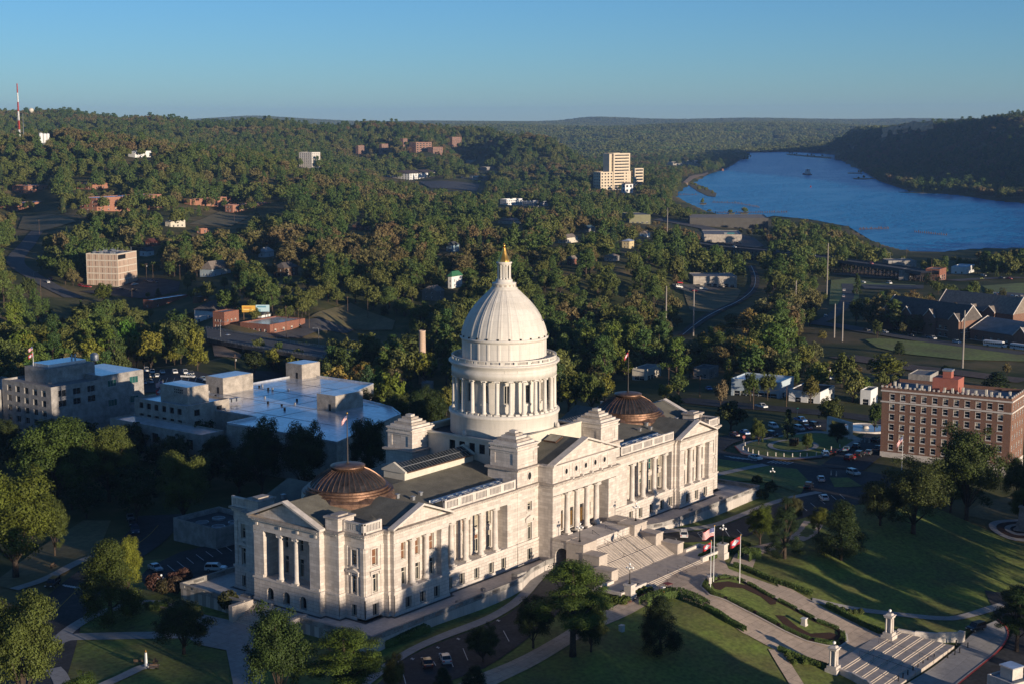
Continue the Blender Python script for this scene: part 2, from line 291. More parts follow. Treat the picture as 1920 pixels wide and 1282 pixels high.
tc = N.new('ShaderNodeTexCoord'); n1 = N.new('ShaderNodeTexNoise'); n1.inputs['Scale'].default_value = .012; n1.inputs['Detail'].default_value = 8; n1.inputs['Roughness'].default_value = .7; L.new(tc.outputs['Object'], n1.inputs['Vector'])
cr = N.new('ShaderNodeValToRGB'); L.new(n1.outputs['Fac'], cr.inputs[0]); L.new(cr.outputs[0], b.inputs['Base Color']); e = cr.color_ramp.elements
e[0].position = .35; e[0].color = (.03, .05, .016, 1); e[1].position = .62; e[1].color = (.19, .14, .07, 1); k = cr.color_ramp.elements.new(.5); k.color = (.085, .085, .032, 1)
me.materials.append(gm); go = bpy.data.objects.new('ground', me); COL.objects.link(go); go['kind'] = 'structure'
# river
wm = bpy.data.materials.new('river_water'); wm.use_nodes = True; N = wm.node_tree.nodes; L = wm.node_tree.links; b = N['Principled BSDF']; b.inputs['Base Color'].default_value = (.0, .20, .44, 1); b.inputs['Specular IOR Level'].default_value = .5; b.inputs['IOR'].default_value = 1.12  # saturated blue stands in for the upper sky reflected by waves
tc = N.new('ShaderNodeTexCoord'); n1 = N.new('ShaderNodeTexNoise'); n1.inputs['Scale'].default_value = .10; n1.inputs['Detail'].default_value = 4; L.new(tc.outputs['Object'], n1.inputs['Vector'])
n2 = N.new('ShaderNodeTexNoise'); n2.inputs['Scale'].default_value = .0034; n2.inputs['Detail'].default_value = 6; n2.inputs['Distortion'].default_value = 2.2; mp = N.new('ShaderNodeMapping'); mp.inputs['Rotation'].default_value = (0, 0, R(40)); mp.inputs['Scale'].default_value = (1, 3.0, 1); L.new(tc.outputs['Object'], mp.inputs[0]); L.new(mp.outputs[0], n2.inputs['Vector'])
rr = N.new('ShaderNodeMapRange'); rr.inputs[1].default_value = .50; rr.inputs[2].default_value = .58; rr.inputs[3].default_value = .9; rr.inputs[4].default_value = .06; L.new(n2.outputs['Fac'], rr.inputs[0])
bn = N.new('ShaderNodeBump'); bn.inputs['Distance'].default_value = 5.0; L.new(rr.outputs[0], bn.inputs['Strength']); L.new(n1.outputs['Fac'], bn.inputs['Height']); L.new(bn.outputs[0], b.inputs['Normal']); b.inputs['Roughness'].default_value = .25
rb = MB(); rb.add([(p[0], p[1], -35.0) for p in RIV], [tuple(range(len(RIV)))]); rv = rb.build('river', wm, kind='structure')
bm = bmesh.new(); bm.from_mesh(rv.data); bmesh.ops.triangulate(bm, faces=bm.faces[:])
for f in bm.faces:
 if f.normal.z < 0: f.normal_flip()
bm.to_mesh(rv.data); bm.free()
# ------------------------------------------------------------------ the domed capitol
CAPI = thing('capitol', 'pale limestone capitol with a tall white dome, gold finial and two copper saucer domes', 'capitol')
ME_ = lambda h, d, z: (h, -d, z)            # east front: h along +x, d outwards
MS_ = lambda h, d, z: (-d, h, z)            # south end: h along +y, d outwards
MN_ = lambda h, d, z: (d, h, z)
MW_ = lambda h, d, z: (h, d, z)
def bx(mb, M, h0, h1, d0, d1, z0, z1):
 a = M(h0, d0, z0); b = M(h1, d1, z1); mb.box(min(a[0], b[0]), max(a[0], b[0]), min(a[1], b[1]), max(a[1], b[1]), min(z0, z1), max(z0, z1))
def wall(mb, M, h0, h1, z0, z1, d, op=(), dep=.55):
 op = [o for o in op if o[0] >= h0 - 1e-6 and o[1] <= h1 + 1e-6]
 hs = sorted({h0, h1, *[o[0] for o in op], *[o[1] for o in op]}); zs = sorted({z0, z1, *[o[2] for o in op], *[o[3] for o in op]})
 for a, b in zip(hs, hs[1:]):
  for c, e in zip(zs, zs[1:]):
   if any(o[0] <= a + 1e-6 and o[1] >= b - 1e-6 and o[2] <= c + 1e-6 and o[3] >= e - 1e-6 for o in op): continue
   mb.add([M(a, d, c), M(b, d, c), M(b, d, e), M(a, d, e)], [(0, 1, 2, 3)])
 for a, b, c, e in op:
  q = d - dep
  mb.add([M(a, d, c), M(b, d, c), M(b, d, e), M(a, d, e), M(a, q, c), M(b, q, c), M(b, q, e), M(a, q, e)], [(0, 1, 5, 4), (1, 2, 6, 5), (2, 3, 7, 6), (3, 0, 4, 7)])
WRND = random.Random(4)
def window(parent, M, a, b, c, e, d, dep=.5, style='sash', mats=None, blindp=.5, blindm=None, fr=.09, name='window', bars=1):
 """a framed window at the back of its opening, with its panes and (some) a blind drawn part of the way"""
 q = d - dep; F_ = MB(); G_ = MB()
 bx(F_, M, a, a + fr, q - .02, q + .1, c, e); bx(F_, M, b - fr, b, q - .02, q + .1, c, e); bx(F_, M, a + fr, b - fr, q - .02, q + .1, e - fr, e); bx(F_, M, a + fr, b - fr, q - .02, q + .1, c, c + fr)
 if style == 'sash': bx(F_, M, a + fr, b - fr, q - .02, q + .07, (c + e) / 2 - .05, (c + e) / 2 + .05)
 if style == 'door':
  h = c + (e - c) * .72; bx(F_, M, a + fr, b - fr, q - .02, q + .08, h - .07, h + .07); bx(F_, M, (a + b) / 2 - .05, (a + b) / 2 + .05, q - .02, q + .07, c + fr, h - .07)
 if style == 'grid':
  for i in range(1, bars + 1):
   x = a + (b - a) * i / (bars + 1); bx(F_, M, x - .035, x + .035, q - .02, q + .06, c + fr, e - fr)
 F_.mi = 1; F_.add([M(a + fr, q, c + fr), M(b - fr, q, c + fr), M(b - fr, q, e - fr), M(a + fr, q, e - fr)], [(0, 1, 2, 3)])
 if blindp > 0:
  F_.mi = 2; t = e - fr - (e - c - 2 * fr) * blindp; F_.add([M(a + fr, q + .012, t), M(b - fr, q + .012, t), M(b - fr, q + .012, e - fr), M(a + fr, q + .012, e - fr)], [(0, 1, 2, 3)])
 return F_.build(name, [mats or cream, glass, blindm or blind], parent)
Bb, Bw, Bc, Bs = MB(), MB(), MB(), MB()     # basement, upper wall, mouldings, weathered mouldings
_eps = [0]
def cornice(M, h0, h1, d, d0, z=14.6, ends=(1, 1), dent=True):
 """entablature along a face: architrave, frieze, dentils and projecting cornice"""
 _eps[0] += 1; k = _eps[0] * .004; l, r_ = ends
 bx(Bc, M, h0 - .08 * l, h1 + .08 * r_, d0, d + .09, z + k, z + .75 + k); bx(Bw, M, h0 - .045 * l, h1 + .045 * r_, d0, d + .04, z + .75 + k, z + 1.85 + k)
 bx(Bc, M, h0 - .3 * l, h1 + .3 * r_, d0, d + .34, z + 1.85 + k, z + 2.1 + k)
 bx(Bs, M, h0 - .75 * l, h1 + .75 * r_, d0, d + .8, z + 2.38 + k, z + 2.8 + k); bx(Bc, M, h0 - .45 * l, h1 + .45 * r_, d0, d + .48, z + 2.1 + k, z + 2.38 + k)
 if dent:
  n = int((h1 - h0) / .55)
  for i in range(n): x = h0 + (i + .5) * (h1 - h0) / n; bx(Bc, M, x - .14, x + .14, d + .34, d + .66, z + 2.14 + k, z + 2.36 + k)
def ledge(M, h0, h1, d, d0, ends=(1, 1)):
 _eps[0] += 1; k = _eps[0] * .003; l, r_ = ends
 bx(Bc, M, h0 - .1 * l, h1 + .1 * r_, d0, d + .12, 4.2 + k, 4.6 + k); bx(Bc, M, h0 - .3 * l, h1 + .3 * r_, d0, d + .34, 4.6 + k, 4.98 + k); bx(Bc, M, h0 - .26 * l, h1 + .26 * r_, d0, d + .26, 0, .5 + k * .5); GS = MB(); bx(GS, M, h0 - .9 * l, h1 + .9 * r_, d0, d + .9, -.02, .015 + k * .2); GS.build('gravel_strip', roofd, CAPI)
def hood(M, c, w_, d, z, ped=True):
 bx(Bc, M, c - w_ / 2, c + w_ / 2, d, d + .5, z, z + .22); bx(Bc, M, c - w_ / 2 + .1, c - w_ / 2 + .4, d, d + .35, z - .7, z); bx(Bc, M, c + w_ / 2 - .4, c + w_ / 2 - .1, d, d + .35, z - .7, z)
 if ped:
  vs = [M(c - w_ / 2, d, z + .22), M(c + w_ / 2, d, z + .22), M(c, d, z + .8), M(c - w_ / 2, d + .5, z + .22), M(c + w_ / 2, d + .5, z + .22), M(c, d + .5, z + .8)]
  Bc.add(vs, [(0, 1, 2), (3, 5, 4), (0, 3, 4, 1), (1, 4, 5, 2), (2, 5, 3, 0)])
def surround(M, a, b, c, e, d, t=.28, o=.12):
 bx(Bc, M, a - t, a, d, d + o, c - .2, e + t); bx(Bc, M, b, b + t, d, d + o, c - .2, e + t); bx(Bc, M, a, b, d, d + o, e, e + t); bx(Bc, M, a - t - .1, b + t + .1, d, d + o + .12, c - .42, c - .2)
def column(M, h, d, z0, z1, r=.62, name='column', plinth=True, ionic=True):
 mb = MB(); x, y, _ = M(h, d, 0)
 if plinth: mb.box(x - r * 1.35, x + r * 1.35, y - r * 1.35, y + r * 1.35, z0, z0 + .32)
 H = z1 - z0; mb.smooth = True
 mb.lathe([(r * 1.3, z0 + .32), (r * 1.34, z0 + .45), (r * 1.12, z0 + .58), (r * 1.2, z0 + .72), (r, z0 + .85), (r, z0 + H * .35), (r * .95, z0 + H * .6), (r * .86, z1 - .8), (r * .93, z1 - .7)], (x, y), 20)
 mb.smooth = False
 mb.box(x - r * 1.2, x + r * 1.2, y - r * 1.2, y + r * 1.2, z1 - .2, z1); mb.box(x - r * 1.05, x + r * 1.05, y - r, y + r, z1 - .72, z1 - .2)
 mb.smooth = True
 for s in (-1, 1):       # volutes
  a = M(h + s * r * 1.12, d - r, 0); b = M(h + s * r * 1.12, d + r * 1.08, 0); mb.tube([(a[0], a[1], z1 - .52), (b[0], b[1], z1 - .52)], r * .32, 8)
 return mb.build(name, trim, CAPI)
def balustrade(M, h0, h1, d, z, solid=(), post=4.2, ht=2.1):
 BAL = MB()
 """posts, rails and balusters from h0 to h1 along a face"""
 L_ = h1 - h0; n = max(1, round(L_ / post)); 
 bx(BAL, M, h0, h1, d - .22, d + .22, z, z + .42); bx(BAL, M, h0, h1, d - .24, d + .24, z + ht - .34, z + ht)
 for i in range(n + 1):
  x = h0 + L_ * i / n; bx(BAL, M, max(x - .55, h0), min(x + .55, h1), d - .27, d + .27, z, z + ht + .06)
 for i in range(n):
  a = h0 + L_ * i / n + .55; b = h0 + L_ * (i + 1) / n - .55; k = max(1, int((b - a) / .42))
  for j in range(k): x = a + (j + .5) * (b - a) / k; bx(BAL, M, x - .11, x + .11, d - .11, d + .11, z + .42, z + ht - .34)
 return BAL.build('balustrade', trim, CAPI)
def facade(M, h0, h1, d, din, op=(), lo=True, up=True, dep=.55):
 if lo: wall(Bb, M, h0, h1, 0, 4.3, d + .18, [o for o in op if o[3] < 4.4], dep)
 if up: wall(Bw, M, h0, h1, 4.3, 17.3, d, [o for o in op if o[2] > 4.4], dep)
for sx in (-1, 1):
 Bb = MB(); M = (lambda s: lambda h, d, z: (s * h, -d, z))(sx)           # east face of one wing, h = |x|
 MEND = (lambda s: lambda h, d, z: (s * d, h, z))(sx)         # end face, h = y, d = |x|
 END = sx < 0
 vis = lambda: True
 # --- core of the wing, hidden faces plain
 for mb, z0, z1 in ((Bb, 0, 4.3), (Bw, 4.3, 17.3)):
  e = .18 if mb is Bb else 0
  mb.add([(sx * 20, 18.3 + e, z0), (sx * 67.5, 18.3 + e, z0), (sx * 67.5, 18.3 + e, z1), (sx * 20, 18.3 + e, z1)], [(0, 1, 2, 3)])
 cornice(MW_ if sx > 0 else (lambda h, d, z: (-h, d, z)), 20, 67.5, 18.3, 15.5, dent=False)
 # --- corner block, east face
 ops = [(63.85, 65.5, .55, 3.1), (63.9, 65.4, 5.3, 9.0), (63.85, 65.5, 10.7, 14.05)]
 facade(M, 62, 67.5, 18.4, 16, ops); cornice(M, 62, 67.5, 18.4, 15, ends=(0, 1)); ledge(M, 62, 67.5, 18.4, 16.5, (0, 1))
 for j, o in enumerate(ops):
  window(CAPI, M, *o, 18.4 + (.18 if j == 0 else 0), .5, ('grid', 'door', 'sash')[j], blindp=(0, .0, .95 if sx < 0 else .3)[j], blindm=blind)
  if j: surround(M, *o, 18.4)
 hood(M, 64.65, 3.0, 18.4, 9.55, False)
 for a in (62.1, 66.5): bx(Bw, M, a, a + .9, 18.4, 18.55, 5.0, 14.6)
 balustrade(M, 62.6, 67.9, 18.3, 17.45, post=4.4)
 # --- shoulders stepping out to the pavilion
 for a, b in ((61.4, 62.15), (44.3, 45.1)):
  facade(M, a, b, 19.6, 16); cornice(M, a, b, 19.6, 16, dent=False); ledge(M, a, b, 19.6, 16)
  for mb, z0, z1, e in ((Bb, 0, 4.3, .18), (Bw, 4.3, 17.3, 0)):
   for h in (a - e, b + e): mb.add([M(h, 16, z0), M(h, 19.6 + e, z0), M(h, 19.6 + e, z1), M(h, 16, z1)], [(0, 1, 2, 3)])
  bx(Bw, M, a + .004, b - .004, 15.5, 19.58, 16.9, 17.36)
 # --- pedimented pavilion
 wins = [(56.6, 58.4), (52.35, 54.05), (48.0, 49.75)]
 ops = [(a, b, .75, 3.1) for a, b in wins]; facade(M, 45, 61.5, 20.6, 16, ops, up=False)
 for o in ops: window(CAPI, M, *o, 20.78, .5, 'grid', blindp=0)
 for h in (45, 61.5): 
  Bb.add([M(h + (.18 if h > 50 else -.18), 16, 0), M(h + (.18 if h > 50 else -.18), 20.78, 0), M(h + (.18 if h > 50 else -.18), 20.78, 4.3), M(h + (.18 if h > 50 else -.18), 16, 4.3)], [(0, 1, 2, 3)])
  Bw.add([M(h, 16, 4.3), M(h, 20.6, 4.3), M(h, 20.6, 17.3), M(h, 16, 17.3)], [(0, 1, 2, 3)])
 ledge(M, 45, 61.5, 20.6, 17)
 uo = [(57.0 if 0 else a + .15, b - .15, 5.25, 8.8) for a, b in wins] + [(a + .15, b - .15, 10.4, 13.9) for a, b in wins]
 wall(Bw, M, 47.2, 59.4, 4.6, 14.6, 19.35, uo, .45)
 for i, o in enumerate(uo):
  window(CAPI, M, *o, 19.35, .4, 'door' if i < 3 else 'sash', blindp=0 if i < 3 else (.96 if sx < 0 else .45), blindm=blind if sx < 0 else curtain); surround(M, *o, 19.35, .2, .08)
 for a, b in ((45, 47.2), (59.4, 61.5)): bx(Bw, M, a + .004, b - .004, 17, 20.602, 4.7, 14.62); bx(Bc, M, a + .1, b - .1, 20.6, 20.75, 5.0, 5.6); bx(Bc, M, a + .1, b - .1, 20.6, 20.72, 14.0, 14.6)
 cornice(M, 45, 61.5, 20.6, 17, ends=(1, 1))
 for h in (51.2, 55.5): column(M, h, 20.0, 5.0, 14.62, .58)
 apex = 20.95
 Bw.ext([(sx * 45.2, 17.46), (sx * 61.3, 17.46), (sx * 53.25, apex - .45)], -20.35, -15, 'y')
 for s in (-1, 1):      # raking cornices
  x0, x1 = 53.25 + s * 9.1, 53.25; P = [(sx * x0, 17.44), (sx * x1, apex - .1), (sx * x1, apex + .32), (sx * x0, 17.84)]
  Bc.ext(P, -21.42, -19.9 - .01 * (s + 1), 'y')
 # --- colonnade
 ops = [(a, a + 1.7, .7, 3.1) for a in (24.1, 28.4, 33.3, 38.2, 42.2)]
 wall(Bb, M, 20, 44.4, 0, 4.3, 19.28, ops, .55)
 for o in ops: window(CAPI, M, *o, 19.28, .5, 'grid', blindp=0)
 ledge(M, 20, 44.4, 19.1, 16.0, (0, 0))
 uo = [(a - .75, a + .75, 5.2, 9.0) for a in (26.0, 30.2, 34.3, 38.4, 42.6)] + [(a - .75, a + .75, 10.4, 14.0) for a in (26.0, 30.2, 34.3, 38.4, 42.6)]
 wall(Bw, M, 20, 44.4, 4.6, 14.7, 16.0, uo, .4)
 for i, o in enumerate(uo): window(CAPI, M, *o, 16.0, .35, 'door' if i < 5 else 'sash', blindp=.3 if i < 5 else .9, blindm=curtain if (i + sx) % 3 else (blind if sx < 0 else glassg)); surround(M, *o, 16.0, .2, .08)
 for h in (23.9, 28.1, 32.25, 36.35, 40.5): bx(Bw, M, h - .45, h + .45, 16.0, 16.35, 5.0, 14.6)
 bx(Bw, M, 20, 23.4, 16, 19.1, 4.9, 14.65); bx(Bw, M, 43.6, 44.4, 16, 19.1, 4.9, 14.65)
 bx(Bc, M, 20, 44.4, 15.9, 18.9, 14.66, 15.4)
 cornice(M, 20, 44.4, 19.1, 15.5, ends=(0, 0))
 for h in (26.75, 31.65, 36.7, 41.4): column(M, h, 18.35, 5.0, 14.62, .62)
 balustrade(M, 20.6, 44.3, 18.9, 17.45, post=4.6)
 # --- end of the wing
 MM = MEND
 for y0, y1, s in ((-18.4, -13.0, -1), (13.0, 18.4, 1)):
  ops = [(-16.3, -14.95, .7, 3.05), (-16.35, -15.0, 5.3, 8.9), (-16.4, -14.95, 10.9, 14.0)] if s < 0 else [(14.95, 16.3, .7, 3.05), (15.0, 16.35, 5.3, 8.9), (14.95, 16.4, 10.9, 14.0)]
  if not END: ops = []
  facade(MM, y0, y1, 67.5, 62, ops); cornice(MM, y0, y1, 67.5, 62, ends=(1 if s < 0 else 0, 1 if s > 0 else 0)); ledge(MM, y0, y1, 67.5, 63, (1 if s < 0 else 0, 1 if s > 0 else 0))
  for j, o in enumerate(ops):
   window(CAPI, MM, *o, 67.5 + (.18 if j == 0 else 0), .5, ('grid', 'door', 'sash')[j], blindp=(0, 0, .35)[j], blindm=curtain)
   if j: surround(MM, *o, 67.5)
  if ops: hood(MM, (ops[0][0] + ops[0][1]) / 2, 2.9, 67.5, 9.5)
  for a in (y0 + .1, y1 - 1.0): bx(Bw, MM, a, a + .9, 67.5, 67.65, 5.0, 14.6)
  balustrade(MM, y0 - .3 if s < 0 else y0, y1 if s < 0 else y1 + .3, 67.55, 17.46, post=4.5)
 for y0, y1 in ((-13.2, -9.2), (9.2, 13.2)):
  facade(MM, y0, y1, 69.2, 62); cornice(MM, y0, y1, 69.2, 62, dent=True); ledge(MM, y0, y1, 69.2, 63)
  for mb, z0, z1, e in ((Bb, 0, 4.3, .18), (Bw, 4.3, 17.3, 0)):
   for h in (y0 - e, y1 + e): mb.add([MM(h, 66, z0), MM(h, 69.2 + e, z0), MM(h, 69.2 + e, z1), MM(h, 66, z1)], [(0, 1, 2, 3)])
  bx(Bw, MM, y0 + .3, y1 - .3, 64.5, 69.0, 17.4, 19.7); bx(Bs, MM, y0, y1, 64.2, 69.3, 19.7, 20.1); bx(Bs, MM, y0 + 1, y1 - 1, 65.4, 68.2, 20.1, 20.4)
 arches = (-4.65, 0, 4.65) if END else ()
 # portico basement with arched openings
 d_ = 70.7; hs = [-9.3]
 for c in arches: hs += [c - .95, c + .95]
 hs.append(9.3)
 for a, b in zip(hs[::2], hs[1::2]): Bb.add([MM(a, d_, 0), MM(b, d_, 0), MM(b, d_, 4.3), MM(a, d_, 4.3)], [(0, 1, 2, 3)])
 for c in arches:
  P = [(c + .95 * math.cos(t), 2.3 + .95 * math.sin(t)) for t in np.linspace(0, math.pi, 13)]
  Bb.add([MM(h, d_, z) for h, z in P] + [MM(c - .95, d_, 4.3), MM(c + .95, d_, 4.3)], [tuple(range(15))])
  Q_ = [(c + .95, 0)] + P + [(c - .95, 0)]; n = len(Q_)
  Bb.add([MM(h, d_, z) for h, z in Q_] + [MM(h, d_ - 1.1, z) for h, z in Q_], [(i, i + 1, n + i + 1, n + i) for i in range(n - 1)])
  dr = MB(); dr.add([MM(h, d_ - 1.1, z) for h, z in Q_], [tuple(range(n))]); dr.build('door', [iron], CAPI)
 for h in (-9.3, 9.3):
  Bb.add([MM(h, 66, 0), MM(h, d_, 0), MM(h, d_, 4.3), MM(h, 66, 4.3)], [(0, 1, 2, 3)])
 ledge(MM, -9.3, 9.3, 70.5, 64)
 for a, b in ((-9.3, -6.5), (6.5, 9.3)): bx(Bw, MM, a, b, 65.5, 70.5, 4.7, 14.64); bx(Bc, MM, a + .15, b - .15, 70.5, 70.66, 5.0, 5.6); bx(Bc, MM, a - .06, b + .06, 70.3, 70.6, 14.0, 14.6)
 uo = [(c - .6, c + .6, 5.3, 9.0) for c in (-4.3, 0, 4.3)] + [(c - .5, c + .5, 10.6, 13.4) for c in (-4.3, 0, 4.3)] if END else []
 wall(Bw, MM, -6.5, 6.5, 4.7, 14.7, 66.3, uo, .4)
 for i, o in enumerate(uo): window(CAPI, MM, *o, 66.3, .35, 'door' if i < 3 else 'sash', blindp=0)
 for h in (-2.2, 2.2): column(MM, h, 69.8, 5.0, 14.62, .6); bx(Bw, MM, h - .45, h + .45, 66.3, 66.6, 5.0, 14.6)
 bx(Bc, MM, -6.5, 6.5, 65.5, 70.2, 14.68, 15.5)
 cornice(MM, -9.3, 9.3, 70.5, 65)
 Bw.ext([(-9.1, 17.47), (9.1, 17.47), (0, 21.3)], sx * 70.2, sx * 62, 'x')
 for s in (-1, 1):
  P = [(s * 10.3, 17.45), (0, 21.55), (0, 21.98), (s * 10.3, 17.88)]; Bc.ext(P, sx * 71.4, sx * (69.9 + .01 * s), 'x')
 for k in (-8.3, -3.3, 1.6, 8.3): bx(Bc, MM, k - .28, k + .28, 70.5, 70.75, 15.75, 16.3)
 Bb.build('basement', rust, CAPI)
# --- central towers
Bb = MB()
for sx in (-1, 1):
 for sy in (-1, 1):
  Bb = MB(); M = (lambda s, t: lambda h, d, z: (s * h, t * d, z))(sx, sy)
  ops = [(14.85, 16.6, .5, 3.2), (14.85, 16.45, 5.1, 9.0), (14.85, 16.45, 11.7, 13.75)] if sy < 0 else []
  facade(M, 12.2, 20, 19.2, 11, ops)
  for j, o in enumerate(ops):
   window(CAPI, M, *o, 19.2 + (.18 if j == 0 else 0), .45, ('grid', 'door', 'sash')[j], blindp=(0, .2, .3)[j], blindm=curtain)
   if j: surround(M, *o, 19.2, .22, .08)
  if ops: hood(M, 15.65, 3.4, 19.2, 10.0)
  ledge(M, 12.2, 20, 19.2, 12, (0, 1)); cornice(M, 12.2, 20, 19.2, 11, ends=(0, 1), dent=True)
  for mb, z0, z1, e in ((Bb, 0, 4.3, .18), (Bw, 4.3, 17.3, 0)): mb.add([M(20 + e, 11, z0), M(20 + e, 19.2 + e, z0), M(20 + e, 19.2 + e, z1), M(20 + e, 11, z1)], [(0, 1, 2, 3)])
  bx(Bw, M, 11.5, 20, 11, 19.15, 17.35, 21.2)
  bx(Bs, M, 11.2, 20.6, 10.5, 19.8, 21.2, 21.62)
  # upper block with sunk panels
  x0, x1, d0, d1 = 12.4, 19.6, 11.4, 18.9
  bx(Bw, M, x0 + .12, x1 - .12, d0 + .12, d1 - .12, 21.6, 25.3)
  for a, b, c, e in ((x0, x1, 21.62, 22.3), (x0, x1, 24.75, 25.3), (x0, x0 + 1.4, 22.3, 24.75), (x1 - 1.4, x1, 22.3, 24.75)): bx(Bw, M, a, b, d1 - .13, d1, c, e); bx(Bw, M, a, b, d0, d0 + .13, c, e)
  for a, b, c, e in ((d0 + .13, d1 - .13, 21.62, 22.3), (d0 + .13, d1 - .13, 24.75, 25.3), (d0 + .13, d0 + 1.3, 22.3, 24.75), (d1 - 1.3, d1 - .13, 22.3, 24.75)): bx(Bw, M, x1 - .13, x1, a, b, c, e); bx(Bw, M, x0, x0 + .13, a, b, c, e)
  bx(Bc, M, x0 - .25, x1 + .25, d0 - .25, d1 + .25, 25.3, 25.55); bx(Bw, M, x0, x1, d0, d1, 25.55, 26.3); bx(Bc, M, x0 - .3, x1 + .3, d0 - .3, d1 + .3, 26.3, 26.62)
  for i in range(14): x = x0 + (i + .5) * (x1 - x0) / 14; bx(Bc, M, x - .13, x + .13, d1, d1 + .22, 26.1, 26.3); y = d0 + (i + .5) * (d1 - d0) / 14; bx(Bc, M, x1, x1 + .22, y - .13, y + .13, 26.1, 26.3)
  for i in range(5): s = .45 + i * .62; bx(Bs if i % 2 else Bc, M, x0 + s, x1 - s, d0 + s, d1 - s, 26.6 + i * .52, 27.16 + i * .52)
  if sy < 0:
   oc = MB(); n = 20; P = [M(15.74 + .62 * math.cos(2 * math.pi * i / n), 19.2 + .0, 19.5 + .85 * math.sin(2 * math.pi * i / n)) for i in range(n)]; P2 = [M(15.74 + .85 * math.cos(2 * math.pi * i / n), 19.2, 19.5 + 1.1 * math.sin(2 * math.pi * i / n)) for i in range(n)]
   oc.add([(p[0], p[1] - .03, p[2]) for p in P], [tuple(range(n))]); oc.mi = 1; oc.add([(p[0], p[1] - .12, p[2]) for p in P] + [(p[0], p[1] - .12, p[2]) for p in P2] + [(p[0], p[1] + .1, p[2]) for p in P2] + [(p[0], p[1] + .1, p[2]) for p in P], [(i, (i + 1) % n, n + (i + 1) % n, n + i) for i in range(n)] + [(n + i, n + (i + 1) % n, 2 * n + (i + 1) % n, 2 * n + i) for i in range(n)] + [(i, (i + 1) % n, 3 * n + (i + 1) % n, 3 * n + i) for i in range(n)])
   oc.build('round_window', [glass, trim], CAPI)
  Bb.build('basement', rust, CAPI)
# --- central block carrying the drum
Bm = MB()
Mc = lambda h, d, z: (-d, h, z)
ops = [(a - .85, a + .85, 22.1, 24.3) for a in (-7.6, -4.7, -1.8, 1.1, 4.0)]
wall(Bm, Mc, -11.2, 11.2, 18, 25.2, 14.2, ops, .4)
for o in ops: window(CAPI, Mc, *o, 14.2, .35, 'grid', mats=iron, blindp=0, bars=2)
wall(Bm, MN_, -11.2, 11.2, 18, 25.2, 14.2); wall(Bm, ME_, -12.3, 12.3, 18, 26.2, 13.4); wall(Bm, MW_, -12.3, 12.3, 18, 26.2, 13.4)
bx(Bm, ME_, -12.3, 12.3, 12.6, 13.6, 26.2, 26.6); bx(Bm, MW_, -12.3, 12.3, 12.6, 13.6, 26.2, 26.6); bx(Bm, Mc, -11.2, 11.2, 13.5, 14.6, 25.2, 25.6); bx(Bm, MN_, -11.2, 11.2, 13.5, 14.6, 25.2, 25.6)
Bm.build('drum_podium', cream, CAPI)
rp = MB(); rp.box(-14.1, 14.1, -13.3, 13.3, 24.4, 25.0); rp.build('podium_roof', roofd, CAPI)
for sy in (-1, 1):
 for c in (0,): lm = MB(); lm.smooth = True; lm.lathe([(.5, 26.6), (.45, 27.2), (.3, 27.6), (.05, 27.75)], (3.2 if sy < 0 else -3, sy * 13.1), 10); lm.build('acroterion', trim, CAPI)
am = MB(); am.smooth = True; am.lathe([(.55, 25.6), (.5, 26.3), (.3, 26.8), (.05, 26.95)], (-14.0, 0.6), 10); am.build('acroterion', trim, CAPI)
# --- entrance portico
M = ME_
for mb, z0, z1, e in ((Bw, 4.3, 21.3, 0),):
 for h in (-12.5, 12.5): mb.add([M(h, 11, 0), M(h, 23.2, 0), M(h, 23.2, z1), M(h, 11, z1)], [(0, 1, 2, 3)])
for a, b in ((-12.5, -9.4), (9.4, 12.5)): bx(Bw, M, a + .003, b - .003, 17, 23.203, 0, 14.63)
uo = [(-8.0, -6.6, 12.6, 14.0), (-4.7, -3.3, 12.6, 14.0), (-.7, .7, 12.6, 14.0), (3.3, 4.7, 12.6, 14.0), (6.6, 8.0, 12.6, 14.0), (-5.3, -2.9, 4.86, 9.2), (-1.2, 1.2, 4.86, 9.2), (2.9, 5.3, 4.86, 9.2), (-8.2, -6.9, 5.9, 8.9), (6.9, 8.2, 5.9, 8.9)]
wall(Bw, M, -9.4, 9.4, 4.8, 15, 19.0, uo, .4)
for i, o in enumerate(uo):
 if 5 <= i < 8:
  a, b, c, e = o; q = 18.65; D_ = MB(); bx(D_, M, a, b, q - .05, q + .05, c, c + 3.2); bx(D_, M, a, b, q - .02, q + .1, c + 3.2, c + 3.35)
  for j in range(6):
   for l in range(2): x = a + .15 + l * (b - a) / 2; bx(D_, M, x, x + (b - a) / 2 - .3, q + .05, q + .09, c + .2 + j * .5, c + .55 + j * .5)
  D_.mi = 1; bx(D_, M, a, b, q - .05, q, c + 3.35, e); D_.build('door', [bronze, glass], CAPI); surround(M, *o, 19.0, .25, .1)
 else: window(CAPI, M, *o, 19.0, .35, 'sash', blindp=.0)
bx(Bc, M, -9.4, 9.4, 17.5, 22.9, 14.7, 15.5)
cornice(M, -12.5, 12.5, 23.2, 17)
for h in (-5.75, -1.95, 1.95, 5.75): column(M, h, 22.3, 4.85, 14.62, .68)
wall(Bw, M, -12.5, 12.5, 17.3, 21.3, 23.2)
